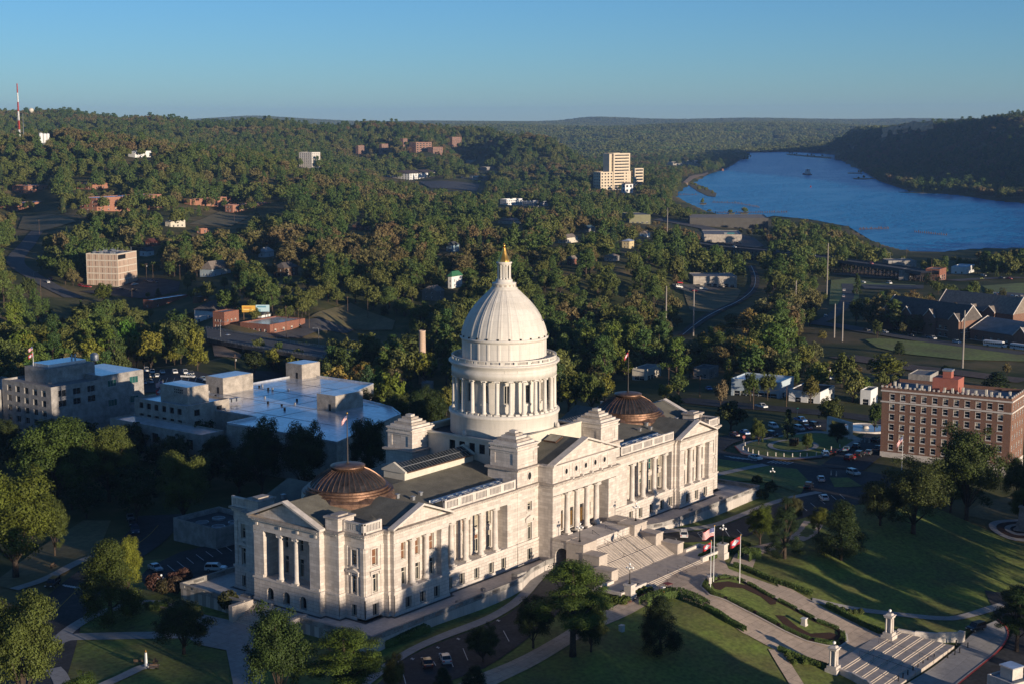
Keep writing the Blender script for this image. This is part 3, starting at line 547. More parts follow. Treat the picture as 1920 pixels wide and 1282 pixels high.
for c in (-7.5, -3.75, 0, 3.75, 7.5):
 n = 20; z = 19.6; oc = MB(); P = [(c + .5 * math.cos(2 * math.pi * i / n), z + .62 * math.sin(2 * math.pi * i / n)) for i in range(n)]; P2 = [(c + .68 * math.cos(2 * math.pi * i / n), z + .82 * math.sin(2 * math.pi * i / n)) for i in range(n)]
 oc.add([(h, -23.24, v) for h, v in P], [tuple(range(n))]); oc.mi = 1; oc.add([(h, -23.32, v) for h, v in P] + [(h, -23.32, v) for h, v in P2] + [(h, -23.1, v) for h, v in P2], [(i, (i + 1) % n, n + (i + 1) % n, n + i) for i in range(n)] + [(n + i, n + (i + 1) % n, 2 * n + (i + 1) % n, 2 * n + i) for i in range(n)])
 oc.build('round_window', [glass, trim], CAPI)
 for a, b, e, f_ in ((c - 1.4, c + 1.4, 20.9, 21.05), (c - 1.4, c + 1.4, 18.1, 18.25), (c - 1.4, c - 1.25, 18.25, 20.9), (c + 1.25, c + 1.4, 18.25, 20.9)): bx(Bc, M, a, b, 23.2, 23.3, e, f_)
 bx(Bc, M, c + 1.6, c + 2.1, 23.2, 24.0, 17.45, 18.0)
bx(Bc, M, -12.9, 12.9, 17, 23.7, 21.2, 21.6)
Bw.ext([(-12.3, 21.58), (12.3, 21.58), (0, 25.5)], -22.9, -20, 'y')
for s in (-1, 1):
 P = [(s * 13.1, 21.55), (0, 25.75), (0, 26.15), (s * 13.1, 21.95)]; Bc.ext(P, -24.0, -22.2 - .01 * s, 'y')
gr = MB(); gr.ext([(-12.2, 21.61), (12.2, 21.61), (0, 25.6)], -22.25, -13.41, 'y'); gr.build('portico_roof', roofg, CAPI)
sk = MB(); sk.ext([(-3.6, 24.5), (-.9, 25.38), (-1.05, 25.7), (-3.75, 24.85)], -17.6, -14.2, 'y'); sk.build('skylight_frame', [copper], CAPI)
sk = MB(); sk.add([(-3.72, -17.5, 24.9), (-1.12, -17.5, 25.75), (-1.12, -14.3, 25.75), (-3.72, -14.3, 24.9)], [(0, 1, 2, 3)]); sk.build('skylight_pane', curtain, CAPI)
Bw.build('wall', stone, CAPI); Bc.build('cornice', trim, CAPI); Bs.build('weathered_cornice', soot, CAPI)
# --- wing roofs, saucer domes, skylights
for sx in (-1, 1):
 rf = MB(); q = lambda x, y, z: (sx * x, y, z)
 V_ = [q(20, -17.4, 17.9), q(66.2, -17.4, 17.9), q(66.2, 17.4, 17.9), q(20, 17.4, 17.9), q(20, -14, 18.5), q(60, -14, 18.5), q(60, 14, 18.5), q(20, 14, 18.5), q(20, -3, 20.5), q(54, -3, 20.2), q(54, 3, 20.2), q(20, 3, 20.5), q(14.3, -11, 19.0), q(14.3, 11, 19.0), q(14.3, -3, 20.5), q(14.3, 3, 20.5)]
 rf.add(V_, [(0, 1, 5, 4), (1, 2, 6, 5), (2, 3, 7, 6), (4, 5, 9, 8), (5, 6, 10, 9), (6, 7, 11, 10), (8, 9, 10, 11), (4, 8, 14, 12), (7, 11, 15, 13), (8, 11, 15, 14)])
 rf.ext([(sx * 45.4, 17.95), (sx * 61.1, 17.95), (sx * 53.25, 20.9)], -19.9, -6, 'y'); rf.ext([(sx * 45.4, 17.95), (sx * 61.1, 17.95), (sx * 53.25, 20.9)], 6, 17, 'y')
 rf.ext([(-9.0, 17.99), (9.0, 17.99), (0, 21.5)], sx * 69.95, sx * 58, 'x')
 rf.build('wing_roof', roofg, CAPI)
 fl_ = MB(); bx(fl_, (lambda s: lambda h, d, z: (s * h, -d, z))(sx), 20.2, 44, 14.6, 14.75, 18.3, 18.9); bx(fl_, (lambda s: lambda h, d, z: (s * h, -d, z))(sx), 20.2, 44, 14.75, 15.6, 18.45, 18.52)
 for i in range(5): bx(fl_, (lambda s: lambda h, d, z: (s * h, -d, z))(sx), 22 + i * 4.6, 22.7 + i * 4.6, 15.7, 16.5, 17.9, 18.9)
 fl_.build('gutter', white, CAPI)
 for x, y, h in ((45.5, -11.5, 19.5), (47.5, -9, 20), (42, -10.5, 19.6), (62, -9, 19), (63.5, 7, 19), (60, 11.5, 19.3), (40, 9, 20)): vt = MB(); vt.box(sx * x - .35, sx * x + .35, y - .35, y + .35, 17.9, h); vt.box(sx * x - .45, sx * x + .45, y - .45, y + .45, h, h + .15); vt.build('roof_vent', galv, CAPI)
 c = (sx * 52.6, 0)
 oc = MB(); oc.lathe([(10.4, 18.0), (10.4, 19.9), (9.3, 20.9)], c, 8, math.pi / 8); oc.build('copper_skirt', copper, CAPI)
 sd = MB(); sd.lathe([(9.25, 20.4), (9.25, 20.85), (9.4, 20.9), (9.4, 21.0), (8.75, 21.02), (8.75, 21.3), (8.9, 21.34), (8.9, 21.44), (8.25, 21.46), (8.25, 21.75), (8.4, 21.8), (8.4, 21.9), (7.7, 21.95)], c, 64, cap=False); sd.build('copper_band', copper, CAPI)
 gd = MB(); n = 120; prof = [(7.75, 21.95), (6.9, 22.95), (5.8, 23.85), (4.6, 24.6), (3.4, 25.15)]
 for j in range(len(prof) - 1): pass
 vs = []
 for r_, z in prof:
  for i in range(n): k = .07 if i % 3 == 0 else 0; vs.append((c[0] + (r_ + k) * math.cos(2 * math.pi * i / n), c[1] + (r_ + k) * math.sin(2 * math.pi * i / n), z + k * .6))
 gd.add(vs, [(j * n + i, j * n + (i + 1) % n, (j + 1) * n + (i + 1) % n, (j + 1) * n + i) for j in range(len(prof) - 1) for i in range(n)]); gd.build('saucer_dome', coppd, CAPI); rb_ = MB()
 for i in range(40): a = 2 * math.pi * i / 40 + .02; rb_.tube([(c[0] + (r_ + .06) * math.cos(a), c[1] + (r_ + .06) * math.sin(a), z + .06) for r_, z in prof], .075, 4)
 rb_.build('dome_rib', copper, CAPI)
 tp = MB(); tp.smooth = True; tp.lathe([(3.3, 25.0), (3.3, 25.6), (3.6, 25.65), (3.6, 25.95), (2.6, 26.15), (.3, 26.4)], c, 32); tp.build('copper_cap', copper, CAPI)
 # long glazed skylight
 s_ = MB(); bx(s_, lambda h, d, z: (sx * h, d, z), 15.2, 38.4, -3, 3, 19.5, 22.0); s_.build('skylight_curb', cream, CAPI)
 s_ = MB(); s_.ext([(-3.2, 22.0), (3.2, 22.0), (0, 23.6)], sx * 15.5, sx * 38.1, 'x'); s_.build('skylight_glass', glass, CAPI)
 s_ = MB(); s_.ext([(-3.4, 21.9), (3.4, 21.9), (3.4, 22.25), (0, 24.0), (-3.4, 22.25)], sx * 14.9, sx * 15.5, 'x'); s_.build('skylight_gable', cream, CAPI); s_ = MB(); s_.ext([(-3.4, 21.9), (3.4, 21.9), (3.4, 22.25), (0, 24.0), (-3.4, 22.25)], sx * 38.1, sx * 38.7, 'x'); s_.build('skylight_gable', cream, CAPI)
 s_ = MB(); bx(s_, lambda h, d, z: (sx * h, d, z), 15.5, 38.1, -3.36, -3.02, 21.85, 22.1); s_.build('skylight_gutter', copper, CAPI)
 s_ = MB()
 for i in range(24): x = sx * (15.9 + i * .96); s_.tube([(x, -3.2, 22.04), (x, 0, 23.64)], .04, 4)
 s_.tube([(sx * 15.5, -1.5, 22.9), (sx * 38.1, -1.5, 22.9)], .06, 4); s_.build('glazing_bar', galv, CAPI)
# --- drum, peristyle, dome, lantern
n = 96
def lz(name, prof, m, n=96, smooth=True, cap=False): b = MB(); b.smooth = smooth; b.lathe(prof, (0, 0), n, cap=cap); return b.build(name, m, CAPI)
lz('drum_base', [(12.6, 24.6), (12.6, 29.2), (12.78, 29.35), (12.95, 29.7), (12.9, 30.1), (12.65, 30.3), (9.5, 30.3)], domew)
# inner wall with windows in alternate bays
iw = MB(); r_ = 9.7; m_ = 144
for i in range(m_):
 a0, a1 = 2 * math.pi * i / m_, 2 * math.pi * (i + 1) / m_; ph = (math.degrees((a0 + a1) / 2) + 3.5) % 30; win_ = 11.2 < ph < 18.8
 zs = [(30.3, 38.4)] if not win_ else [(30.3, 32.6), (36.9, 38.4)]
 for z0, z1 in zs: iw.add([(r_ * math.cos(a0), r_ * math.sin(a0), z0), (r_ * math.cos(a1), r_ * math.sin(a1), z0), (r_ * math.cos(a1), r_ * math.sin(a1), z1), (r_ * math.cos(a0), r_ * math.sin(a0), z1)], [(0, 1, 2, 3)])
iw.build('drum_wall', domew, CAPI)
for k in range(12):
 ac = math.radians(30 * k + 15 - 3.5); wi = MB(); q = 9.35
 def PT(da, rr, z): return (rr * math.cos(ac + da), rr * math.sin(ac + da), z)
 h = math.radians(3.9); wi.add([PT(-h, q, 32.6), PT(h, q, 32.6), PT(h, q, 36.9), PT(-h, q, 36.9)], [(0, 1, 2, 3)]); wi.mi = 1
 for a, b, z0, z1 in ((-h, -h + .012, 32.6, 36.9), (h - .012, h, 32.6, 36.9), (-.006, .006, 32.6, 36.9), (-h, h, 36.75, 36.9), (-h, h, 32.6, 32.75)): wi.add([PT(a, q + .04, z0), PT(b, q + .04, z0), PT(b, q + .04, z1), PT(a, q + .04, z1)], [(0, 1, 2, 3)])
 for s in (-1, 1): wi.add([PT(s * h, q, 32.6), PT(s * h, 9.72, 32.6), PT(s * h, 9.72, 36.9), PT(s * h, q, 36.9)], [(0, 1, 2, 3)])
 for a, b, z0, z1, ro in ((-h * 1.5, h * 1.5, 32.1, 32.6, 10.0), (-h * 1.4, h * 1.4, 36.9, 37.4, 9.95)): 
  vs = [PT(a, 9.6, z0), PT(b, 9.6, z0), PT(b, ro, z0), PT(a, ro, z0), PT(a, 9.6, z1), PT(b, 9.6, z1), PT(b, ro, z1), PT(a, ro, z1)]; wi.add(vs, [(4, 5, 6, 7), (0, 3, 2, 1), (2, 3, 7, 6), (1, 2, 6, 5), (0, 4, 7, 3)])
 wi.build('window', [glass, domew], CAPI)
for k in range(24):
 a = math.radians(15 * k - 3.5 + 8.5 - 7.5 + 2.5); rc = 11.75; M = (lambda a: lambda h, d, z: (d * math.cos(a) - h * math.sin(a), d * math.sin(a) + h * math.cos(a), z))(a)
 mb = MB(); x, y = rc * math.cos(a), rc * math.sin(a); r0 = .46
 mb.box(x - .62, x + .62, y - .62, y + .62, 30.3, 30.62); mb.turn(a, (x, y)); mb.smooth = True
 mb.lathe([(.62, 30.62), (.64, 30.75), (.52, 30.9), (.56, 31.0), (r0, 31.1), (r0, 33.5), (r0 * .94, 35.5), (r0 * .86, 37.8), (.44, 37.9)], (x, y), 14)
 for s in (-1, 1): p0 = M(s * .5, rc - .45, 0); p1 = M(s * .5, rc + .45, 0); mb.tube([(p0[0], p0[1], 38.02), (p1[0], p1[1], 38.02)], .17, 6)
 mb.smooth = False; st = len(mb.v); mb.box(x - .55, x + .55, y - .55, y + .55, 38.1, 38.32); mb.turn(a, (x, y), st)
 mb.build('column', domew, CAPI)
 st = MB(); x, y = 12.1 * math.cos(a + .131), 12.1 * math.sin(a + .131); st.box(x - .3, x + .3, y - .45, y + .45, 30.3, 30.7); st.turn(a, (x, y)); st.build('floodlight', domew, CAPI)
lz('entablature', [(9.6, 38.3), (11.2, 38.3), (12.2, 38.32), (12.2, 39.0), (12.26, 39.05), (12.26, 39.9), (12.15, 39.95), (12.15, 40.7), (12.5, 40.9), (12.55, 41.2), (12.9, 41.35), (12.9, 41.65), (12.3, 41.75), (9.6, 41.75)], domew)
br = MB(); n = 24; r_ = 12.05
for ring, z0, z1 in ((.16, 41.75, 42.05), (.18, 42.6, 42.85)): br.lathe([(r_ - ring, z0), (r_ + ring, z0), (r_ + ring, z1), (r_ - ring, z1), (r_ - ring, z0)], (0, 0), 96, cap=False)
for k in range(n):
 a = 2 * math.pi * k / n + .1
 for da, w_, zz in [(0, .8, 0)] + [(.072 + j * .0195, .12, 1) for j in range(7)]:
  x, y = r_ * math.cos(a + da), r_ * math.sin(a + da); st = len(br.v); br.box(x - .13, x + .13, y - w_ / 2, y + w_ / 2, 41.9, 42.75); br.turn(a + da, (x, y), st)
br.build('dome_balustrade', domew, CAPI)
at = MB(); n = 192; vs = []; pr = [(9.75, 41.7), (9.75, 46.1), (9.75, 46.3)]
for r_, z in pr:
 for i in range(n): k = .1 if (i % 8) in (0, 1) and z < 46.2 else 0; vs.append(((r_ + k) * math.cos(2 * math.pi * i / n), (r_ + k) * math.sin(2 * math.pi * i / n), z))
at.add(vs, [(j * n + i, j * n + (i + 1) % n, (j + 1) * n + (i + 1) % n, (j + 1) * n + i) for j in range(2) for i in range(n)]); at.build('attic_drum', domew, CAPI)
lz('attic_cornice', [(9.7, 46.2), (9.95, 46.35), (10.25, 46.7), (10.25, 47.0), (9.95, 47.15), (9.7, 47.15)], domew)
fl2 = MB()
for k in range(24): a = 2 * math.pi * k / 24; x, y = 10.0 * math.cos(a), 10.0 * math.sin(a); fl2.box(x - .16, x + .16, y - .16, y + .16, 47.1, 47.45)
fl2.build('cornice_light', iron, CAPI)
dm = MB(); dm.smooth = True; n = 288; vs = []; pr = [(9.85, 47.1), (9.85, 47.7), (9.72, 48.2), (9.5, 49.0), (9.16, 50.0), (8.72, 51.0), (8.18, 52.0), (7.55, 53.0), (6.85, 53.95), (6.05, 54.9), (5.2, 55.8), (4.35, 56.6), (3.6, 57.3), (3.0, 57.9)]
for r_, z in pr:
 for i in range(n):
  j = i % 12; k = (.16 if j in (0, 3) else .05 if j in (1, 2) else 0) * (.45 + .55 * r_ / 9.8) if 47.5 < z < 57.6 else .06
  vs.append(((r_ + k) * math.cos(2 * math.pi * i / n), (r_ + k) * math.sin(2 * math.pi * i / n), z))
dm.add(vs, [(j * n + i, j * n + (i + 1) % n, (j + 1) * n + (i + 1) % n, (j + 1) * n + i) for j in range(len(pr) - 1) for i in range(n)]); dm.build('dome', domew, CAPI)
lz('lantern_base', [(3.1, 57.7), (3.1, 58.1), (2.75, 58.2), (2.7, 59.0), (2.8, 59.05), (2.8, 59.25), (2.0, 59.3), (1.95, 59.9), (1.75, 60.1), (.8, 60.1)], domew, 48)
cw = MB()
for k in range(16): a = 2 * math.pi * k / 16; x, y = 2.74 * math.cos(a), 2.74 * math.sin(a); st = len(cw.v); cw.box(x - .05, x + .05, y - .22, y + .22, 58.4, 58.85); cw.turn(a, (x, y), st)
cw.build('lantern_opening', soot, CAPI)
for k in range(12):
 a = 2 * math.pi * k / 12 + .1; lc = MB(); lc.smooth = True; lc.lathe([(.26, 60.1), (.26, 60.3), (.17, 60.4), (.15, 63.0), (.24, 63.2), (.24, 63.35)], (1.4 * math.cos(a), 1.4 * math.sin(a)), 8); lc.build('lantern_column', domew, CAPI)
lz('lantern_core', [(.75, 60.1), (.75, 63.3)], domew, 16)
lz('lantern_cornice', [(.7, 63.3), (1.6, 63.3), (1.6, 63.6), (1.85, 63.75), (1.85, 64.0), (1.4, 64.1), (.5, 64.1)], domew, 32)
g_ = MB(); g_.smooth = True; n = 64; vs = []; pr = [(1.42, 64.05), (1.36, 64.4), (1.15, 64.8), (.88, 65.3), (.68, 65.9), (.5, 66.5), (.36, 67.0), (.33, 67.2)]
for r_, z in pr:
 for i in range(n): k = .07 * (i % 8 in (0, 1)) * r_; vs.append(((r_ + k) * math.cos(2 * math.pi * i / n), (r_ + k) * math.sin(2 * math.pi * i / n), z))
g_.add(vs, [(j * n + i, j * n + (i + 1) % n, (j + 1) * n + (i + 1) % n, (j + 1) * n + i) for j in range(len(pr) - 1) for i in range(n)]); g_.lathe([(.4, 67.15), (.42, 67.3), (.2, 67.4)], (0, 0), 20); g_.ball((0, 0, 67.75), .36, 10); g_.lathe([(.1, 68.1), (.02, 68.45)], (0, 0), 8)
g_.build('gold_finial', gold, CAPI)
# --- entrance steps, landing with the drive arch, cheek walls
ld = MB(); ld.box(-12.6, 12.6, -24.0, -23.22, -1.6, 4.846); ld.box(-12.6, 12.6, -30.2, -28.2, -1.6, 4.846); ld.box(-12.6, 12.6, -28.2, -24.0, 4.2, 4.848)
AR = [(-26.1 + 2.1 * math.cos(t), 1.5 + 2.1 * math.sin(t)) for t in np.linspace(math.pi, 0, 15)]
for (y0, z0), (y1, z1) in zip(AR, AR[1:]): ld.add([(x, y, z) for x in (-12.6, 12.6) for y, z in ((y0, z0), (y1, z1), (y1, 4.2), (y0, 4.2))], [(0, 1, 2, 3), (7, 6, 5, 4), (0, 4, 5, 1)])
ld.build('entrance_landing', rust, CAPI)
stp = MB(); y = -27.0; z = 4.862
for fl_i, (hw, nst) in enumerate(((7.6, 12), (9.7, 12), (12.1, 12))):
 for i in range(nst):
  z -= .16; stp.box(-hw, hw, y - .34, y, -1.7, z); y -= .34
 if fl_i < 2: stp.box(-hw - 1.2, hw + 1.2, y - .25, y, -1.7, z); y -= .25
stp.build('entrance_steps', gran, CAPI)
YB = y
for s in (-1, 1):
 for x0, x1, y0, y1, zt in ((7.61, 12.72, -31.6, -27.1, 5.15), (9.72, 12.9, -35.9, -31.61, 3.3), (12.12, 14.6, -40.3, -35.91, 1.25)):
  ck = MB(); a, b = sorted((s * x0, s * x1)); ck.box(a, b, y0, y1, -1.8, zt); ck.box(a - .12, b + .12, y0 - .12, y1 + .08, zt, zt + .28); ck.build('cheek_wall', gran, CAPI)
 ck = MB(); a, b = sorted((s * 8.6, s * 12.6)); ck.box(a, b, -27.09, -23.3, 4.86, 5.5); ck.build('cheek_wall', gran, CAPI)
hr = MB()
for x in (-2.6, 2.6):
 pts = [(x, -27.0, 5.75), (x, -31.1, 3.85), (x, -31.4, 3.85), (x, -35.4, 1.95), (x, -35.7, 1.95), (x, -39.8, .0)]
 hr.tube(pts, .04, 5)
 for p in pts: hr.tube([p, (p[0], p[1], p[2] - .95)], .035, 5)
hr.build('handrail', iron, CAPI)
# --- terraces round the wings with their parapets
for sx in (-1, 1):
 P = [(sx * 12.7, -23.5), (sx * 15, -23.2), (sx * 22, -24.3), (sx * 28, -26.6), (sx * 33, -27), (sx * 75, -27), (sx * 75, -7.6), (sx * 73, -7.6), (sx * 73, 7.6), (sx * 75, 7.6), (sx * 75, 27), (sx * 12.7, 27)]
 t = MB(); t.prism(P, -7, -.02); t.build('terrace', pave, CAPI)
 pp = MB()
 for i in range(len(P) - 1):
  if i in (6, 7, 8):
   if i == 6: pp.build('parapet', conc, CAPI); pp = MB()
   continue
  a, b = np.array(P[i]), np.array(P[i + 1]); Lg = np.linalg.norm(b - a); d = (b - a) / Lg; q = np.array([-d[1], d[0]]) * .2
  def seg(h0, h1, z0, z1, w_): 
   A_, B_ = a + d * h0, a + d * h1; qq = q * w_; pp.add([(*(A_ - qq), z0), (*(B_ - qq), z0), (*(B_ + qq), z0), (*(A_ + qq), z0), (*(A_ - qq), z1), (*(B_ - qq), z1), (*(B_ + qq), z1), (*(A_ + qq), z1)], [(4, 5, 6, 7), (0, 1, 5, 4), (1, 2, 6, 5), (2, 3, 7, 6), (3, 0, 4, 7)])
  e = .003 * i; seg(0, Lg, -.03, .28 + e, 1.0); seg(0, Lg, .85 + e, 1.08 + e, 1.15); x = 0; solid = True
  while x < Lg - .05:
   s_ = min(3.4 if solid else 2.6, Lg - x)
   if solid or s_ < 1: seg(x, x + s_, .28, .851, .96)
   else:
    k = 8
    for j in range(k): seg(x + (j + .3) * s_ / k, x + (j + .7) * s_ / k, .28, .851, .5)
   x += s_; solid = not solid
 pp.build('parapet', conc, CAPI)
 st = MB()
 for i in range(13): st.box(*sorted((sx * (73 + i * .42), sx * (73.42 + i * .42))), -7.2, 7.2, -4, -.03 - (i + 1) * .19)
 for s in (-1, 1): st.box(*sorted((sx * 73.01, sx * 78.6)), *sorted((s * 7.21, s * 8.3)), -4, .9 if s else 0)
 st.build('end_steps', gran, CAPI)
# front landing walls and the low steps to the walk
st = MB(); st.box(-21.2, 21.2, -46.6, YB + .02, -3, -.93)
for i in range(5): st.box(-11.5, 11.5, -46.6 - (i + 1) * .42, -46.6 - i * .42, -3, -.93 - (i + 1) * .16)
st.build('forecourt_steps', gran, CAPI)
for s in (-1, 1):
 for x0, x1, y0, y1 in ((11.6, 21.2, -47.2, -46.61), (20.6, 21.2, -46.6, -41), (14.7, 21.2, -41, -40.4)): st = MB(); st.box(*sorted((s * x0, s * x1)), y0, y1, -3, -.3); st.build('forecourt_wall', trim, CAPI)
hr = MB()
for x in (-6, -2, 2, 6):
 hr.tube([(x, -46.4, .0), (x, -48.9, -.85)], .035, 5); hr.tube([(x, -46.4, 0), (x, -46.4, -.95)], .03, 5); hr.tube([(x, -48.9, -.85), (x, -48.9, -1.8)], .03, 5)
hr.build('handrail', iron, CAPI)
for x, y, a, b, c in ((-27, -25, 3.2, 1.6, 1.5), (-47, -25.2, 1.6, 1.0, .5), (-38, -24, .7, .7, .6), (-58, -25.6, 2.6, 1.4, .12), (-70, 12, 2, 2.4, .3), (-72, 3, .6, .6, .7), (45, -24, .8, .8, .6), (60, -24, .7, .7, .5)): rc = MB(); rc.box(x - a / 2, x + a / 2, y - b / 2, y + b / 2, 0, c); rc.build('terrace_vent', conc, CAPI)
# ------------------------------------------------------------------ other buildings
def HZ(x, y, v):
 lo, hi = -80, 400
 for _ in range(50):
  m = (lo + hi) / 2
  if px(x, y, m)[1] > v: lo = m
  else: hi = m
 return lo
def fq_(k, u, v): a, b, s = FR[k]; return a + u / s, b + v / s
BL = []
def cs_(s):
 o = np.array(s.o.location[:2]); a = np.array([math.cos(s.rz), math.sin(s.rz)]); n = np.array([-a[1], a[0]]); return [o, o + a * s.LR, o + a * s.LR + n * s.LL, o + n * s.LL]
class Bld:
 """box building: B is the corner nearest the camera, A along its left face, C along its right face (ground points)"""
 def __init__(s, name, label, cat, A, B, C, top, base=None, wm=None, rm=None, par=.5, group=None, LL=None, LR=None, flat=True):
  A, B, C = (np.array(p[:2], float) for p in (A, B, C)); s.LL = LL or np.linalg.norm(A - B); d = (C - B) / np.linalg.norm(C - B); e = (A - B) / np.linalg.norm(A - B); e = np.array([e[1], -e[0]])
  d = d + e * (s.LL / (s.LL + np.linalg.norm(C - B))) * 1.0; d /= np.linalg.norm(d); s.LR = LR or np.linalg.norm(C - B)
  s.rz = math.atan2(d[1], d[0]); nx = np.array([-d[1], d[0]]); cs = [B, B + d * s.LR, B + nx * s.LL, B + d * s.LR + nx * s.LL]
  s.base = base if base is not None else min(T1(*p) for p in cs) ; s.h = top - s.base; s.wm = wm; s.par = par
  s.o = thing(name, label, cat, (B[0], B[1], s.base), s.rz, group)
  s.W = MB(); s.win = 0; s.ops = {'L': [], 'R': []}; s.rm = rm; s.flat = flat; s.deep = 1.5
  s.ML = lambda h, d_, z: (-d_, h, z); s.MR = lambda h, d_, z: (h, -d_, z)
 def grid(s, face, n, w, sill, h, rows=1, pitch=3.2, m0=1.2, m1=None, dep=.22, style='sash', blindp=None, mats=None, bm=None, gl=None, skip=()):
  L_ = s.LL if face == 'L' else s.LR; m1 = m0 if m1 is None else m1
  for r_ in range(rows):
   for i in range(n):
    if (i, r_) in skip: continue
    c = m0 + (L_ - m0 - m1) * (i + .5) / n; s.ops[face].append((c - w / 2, c + w / 2, sill + r_ * pitch, sill + r_ * pitch + h, dep, style, blindp, mats, bm))
  return s
 def done(s, eps=0):
  H = s.h
  for f, M, L_ in (('L', s.ML, s.LL), ('R', s.MR, s.LR)):
   op = s.ops[f]; wall(s.W, M, 0, L_, -s.deep, H, 0, [o[:4] for o in op], op[0][4] if op else .2)
   for o in op:
    bp = WRND.choice((0, 0, .3, .5)) if o[6] is None else o[6]
    window(s.o, M, *o[:4], 0, o[4], o[5], o[7] or white, bp, o[8] or curtain, .07)
  LL, LR = s.LL, s.LR
  s.W.add([(LR, 0, -s.deep), (LR, LL, -s.deep), (0, LL, -s.deep), (LR, 0, H), (LR, LL, H), (0, LL, H)], [(0, 1, 4, 3), (1, 2, 5, 4)])
  if s.flat:
   p = .3; 
   for a in ((0, LR, 0, p), (0, LR, LL - p, LL), (0, p, p, LL - p), (LR - p, LR, p, LL - p)): s.W.box(*a, H - .01, H + s.par)
  s.W.build('wall', s.wm, s.o); BL.append((cs_(s), s.base, s.base + H))
  if s.flat: r_ = MB(); r_.box(.3, s.LR - .3, .3, s.LL - .3, H - .3, H + .03); r_.build('roof', s.rm, s.o)
  return s
 def part(s, name, m, boxes):
  b = MB()
  for q in boxes: b.box(*q)
  return b.build(name, m, s.o)
 def gable(s, ax='x', rise=2.5, ov=.5, hip=0, m=None):
  LL, LR, H = s.LL, s.LR, s.h; b = MB()
  if ax == 'x':
   V_ = [(-ov, -ov, H - .1), (LR + ov, -ov, H - .1), (LR + ov, LL + ov, H - .1), (-ov, LL + ov, H - .1), (-ov + hip, LL / 2, H + rise), (LR + ov - hip, LL / 2, H + rise)]
  else:
   V_ = [(-ov, LL + ov, H - .1), (-ov, -ov, H - .1), (LR + ov, -ov, H - .1), (LR + ov, LL + ov, H - .1), (LR / 2, LL + ov - hip, H + rise), (LR / 2, -ov + hip, H + rise)]
  b.add([(x, y, z + .25) for x, y, z in V_], [(0, 1, 5, 4), (2, 3, 4, 5), (1, 2, 5), (3, 0, 4)]); b.add([(x, y, z) for x, y, z in V_], [(1, 0, 4, 5), (3, 2, 5, 4), (0, 1, 2, 3), (2, 1, 5), (0, 3, 4)] if hip else [(1, 0, 4, 5), (3, 2, 5, 4)])
  b.build('roof', m or s.rm, s.o)
  if not hip:
   g = MB(); 
   if ax == 'x':
    for x in (.05, LR - .05): g.add([(x, 0, H - .2), (x, LL, H - .2), (x, LL / 2, H + rise - .05)], [(0, 1, 2)])
   else:
    for y in (.05, LL - .05): g.add([(0, y, H - .2), (LR, y, H - .2), (LR / 2, y, H + rise - .05)], [(0, 1, 2)])
   g.build('gable', s.wm, s.o)
  return s
def wxy(*p): return np.array(p, float)
# --- white-roofed annex behind the capitol (aligned with it)
AO = thing('annex_building', 'low concrete annex with a broad white flat roof behind the capitol', 'office building', (0, 0, 0)); AP = [(28, 82), (71, 96), (78, 106), (84, 131), (106, 140), (106, 174), (40, 174), (40, 128), (28, 128)]
def apart(name, m, boxes, cx=0, cy=0):
 b = MB(); [b.box(*q) for q in boxes]; return b.build(name, m, AO)
b = MB(); b.prism(AP, -11, 6.0); b.build('wall', concw, AO); b = MB(); b.prism([(28.3, 82.6), (70.8, 96.5), (77.7, 106.3), (83.7, 131.2), (105.7, 140.3), (105.7, 173.7), (40.3, 173.7), (40.3, 127.7), (28.3, 127.7)], 6.0, 6.03); b.build('roof', whroof, AO); BL.append(([(28, 82), (70, 94), (82, 130), (106, 139), (106, 174), (28, 174)], -9, 6.5))
b = MB()
for (xa, ya), (xb, yb) in zip(AP, AP[1:] + AP[:1]):
 d = np.array([xb - xa, yb - ya], float); d /= np.linalg.norm(d); q = np.array([-d[1], d[0]]) * .3; b.prism([(xa, ya), (xb, yb), (xb + q[0], yb + q[1]), (xa + q[0], ya + q[1])], 5.9, 6.5 + .002 * len(b.v))
b.build('parapet', whroof, AO)
for x, y, a, c, h in ((62.1, 115.5, 12.5, 8.2, 5), (98.6, 167.5, 9, 8, 5.2), (61.5, 167, 13.5, 8.5, 5.4)):
 apart('stair_house', concw, [(x, x + a, y, y + c, 5.9, 6 + h)]); apart('stair_house_roof', whroof, [(x + .3, x + a - .3, y + .3, y + c - .3, 6 + h, 6.06 + h)]); apart('door', iron, [(x - .04, x, y + 2, y + 3, 6.1, 8.2)])
hv = MB()
for i in range(3): hv.box(48 + i * 2.2, 49.6 + i * 2.2, 150, 152, 6.9, 8.0)
for i in range(4): hv.tube([(47.6 + i * 2.3, 149.8, 6), (47.6 + i * 2.3, 149.8, 6.9)], .06, 4)
hv.build('cooling_unit', galv, AO); sm_ = MB()
for k in range(5): sm_.box(42, 82 if k < 2 else 104, 124 + k * 10, 124.3 + k * 10, 6.04, 6.05)
for k in range(4): sm_.box(46 + k * 15, 46.3 + k * 15, (100, 100, 110, 145)[k], 172, 6.055, 6.065)
sm_.build('roof_seam', greyroof, AO); rv0 = random.Random(2)
for i in range(14): x, y = rv0.uniform(42, 80), rv0.uniform(124, 170); apart('roof_vent', galv if i % 2 else iron, [(x - .25, x + .25, y - .25, y + .25, 6, 6.5 + rv0.uniform(.1, .6))])
ant = MB(); ant.tube([(64, 124, 6), (64, 124, 14)], .07, 4); ant.box(63.8, 64.2, 123.8, 124.2, 7, 8); ant.build('antenna', galv, AO)
af = Bld('annex_front_block', 'concrete office block with two rows of dark square windows in front of the white roof', 'office building', wxy(28.4, 171.6), wxy(28.4, 146.5), wxy(45.9, 146.5), 8.6, -9, concw, whroof, .6)
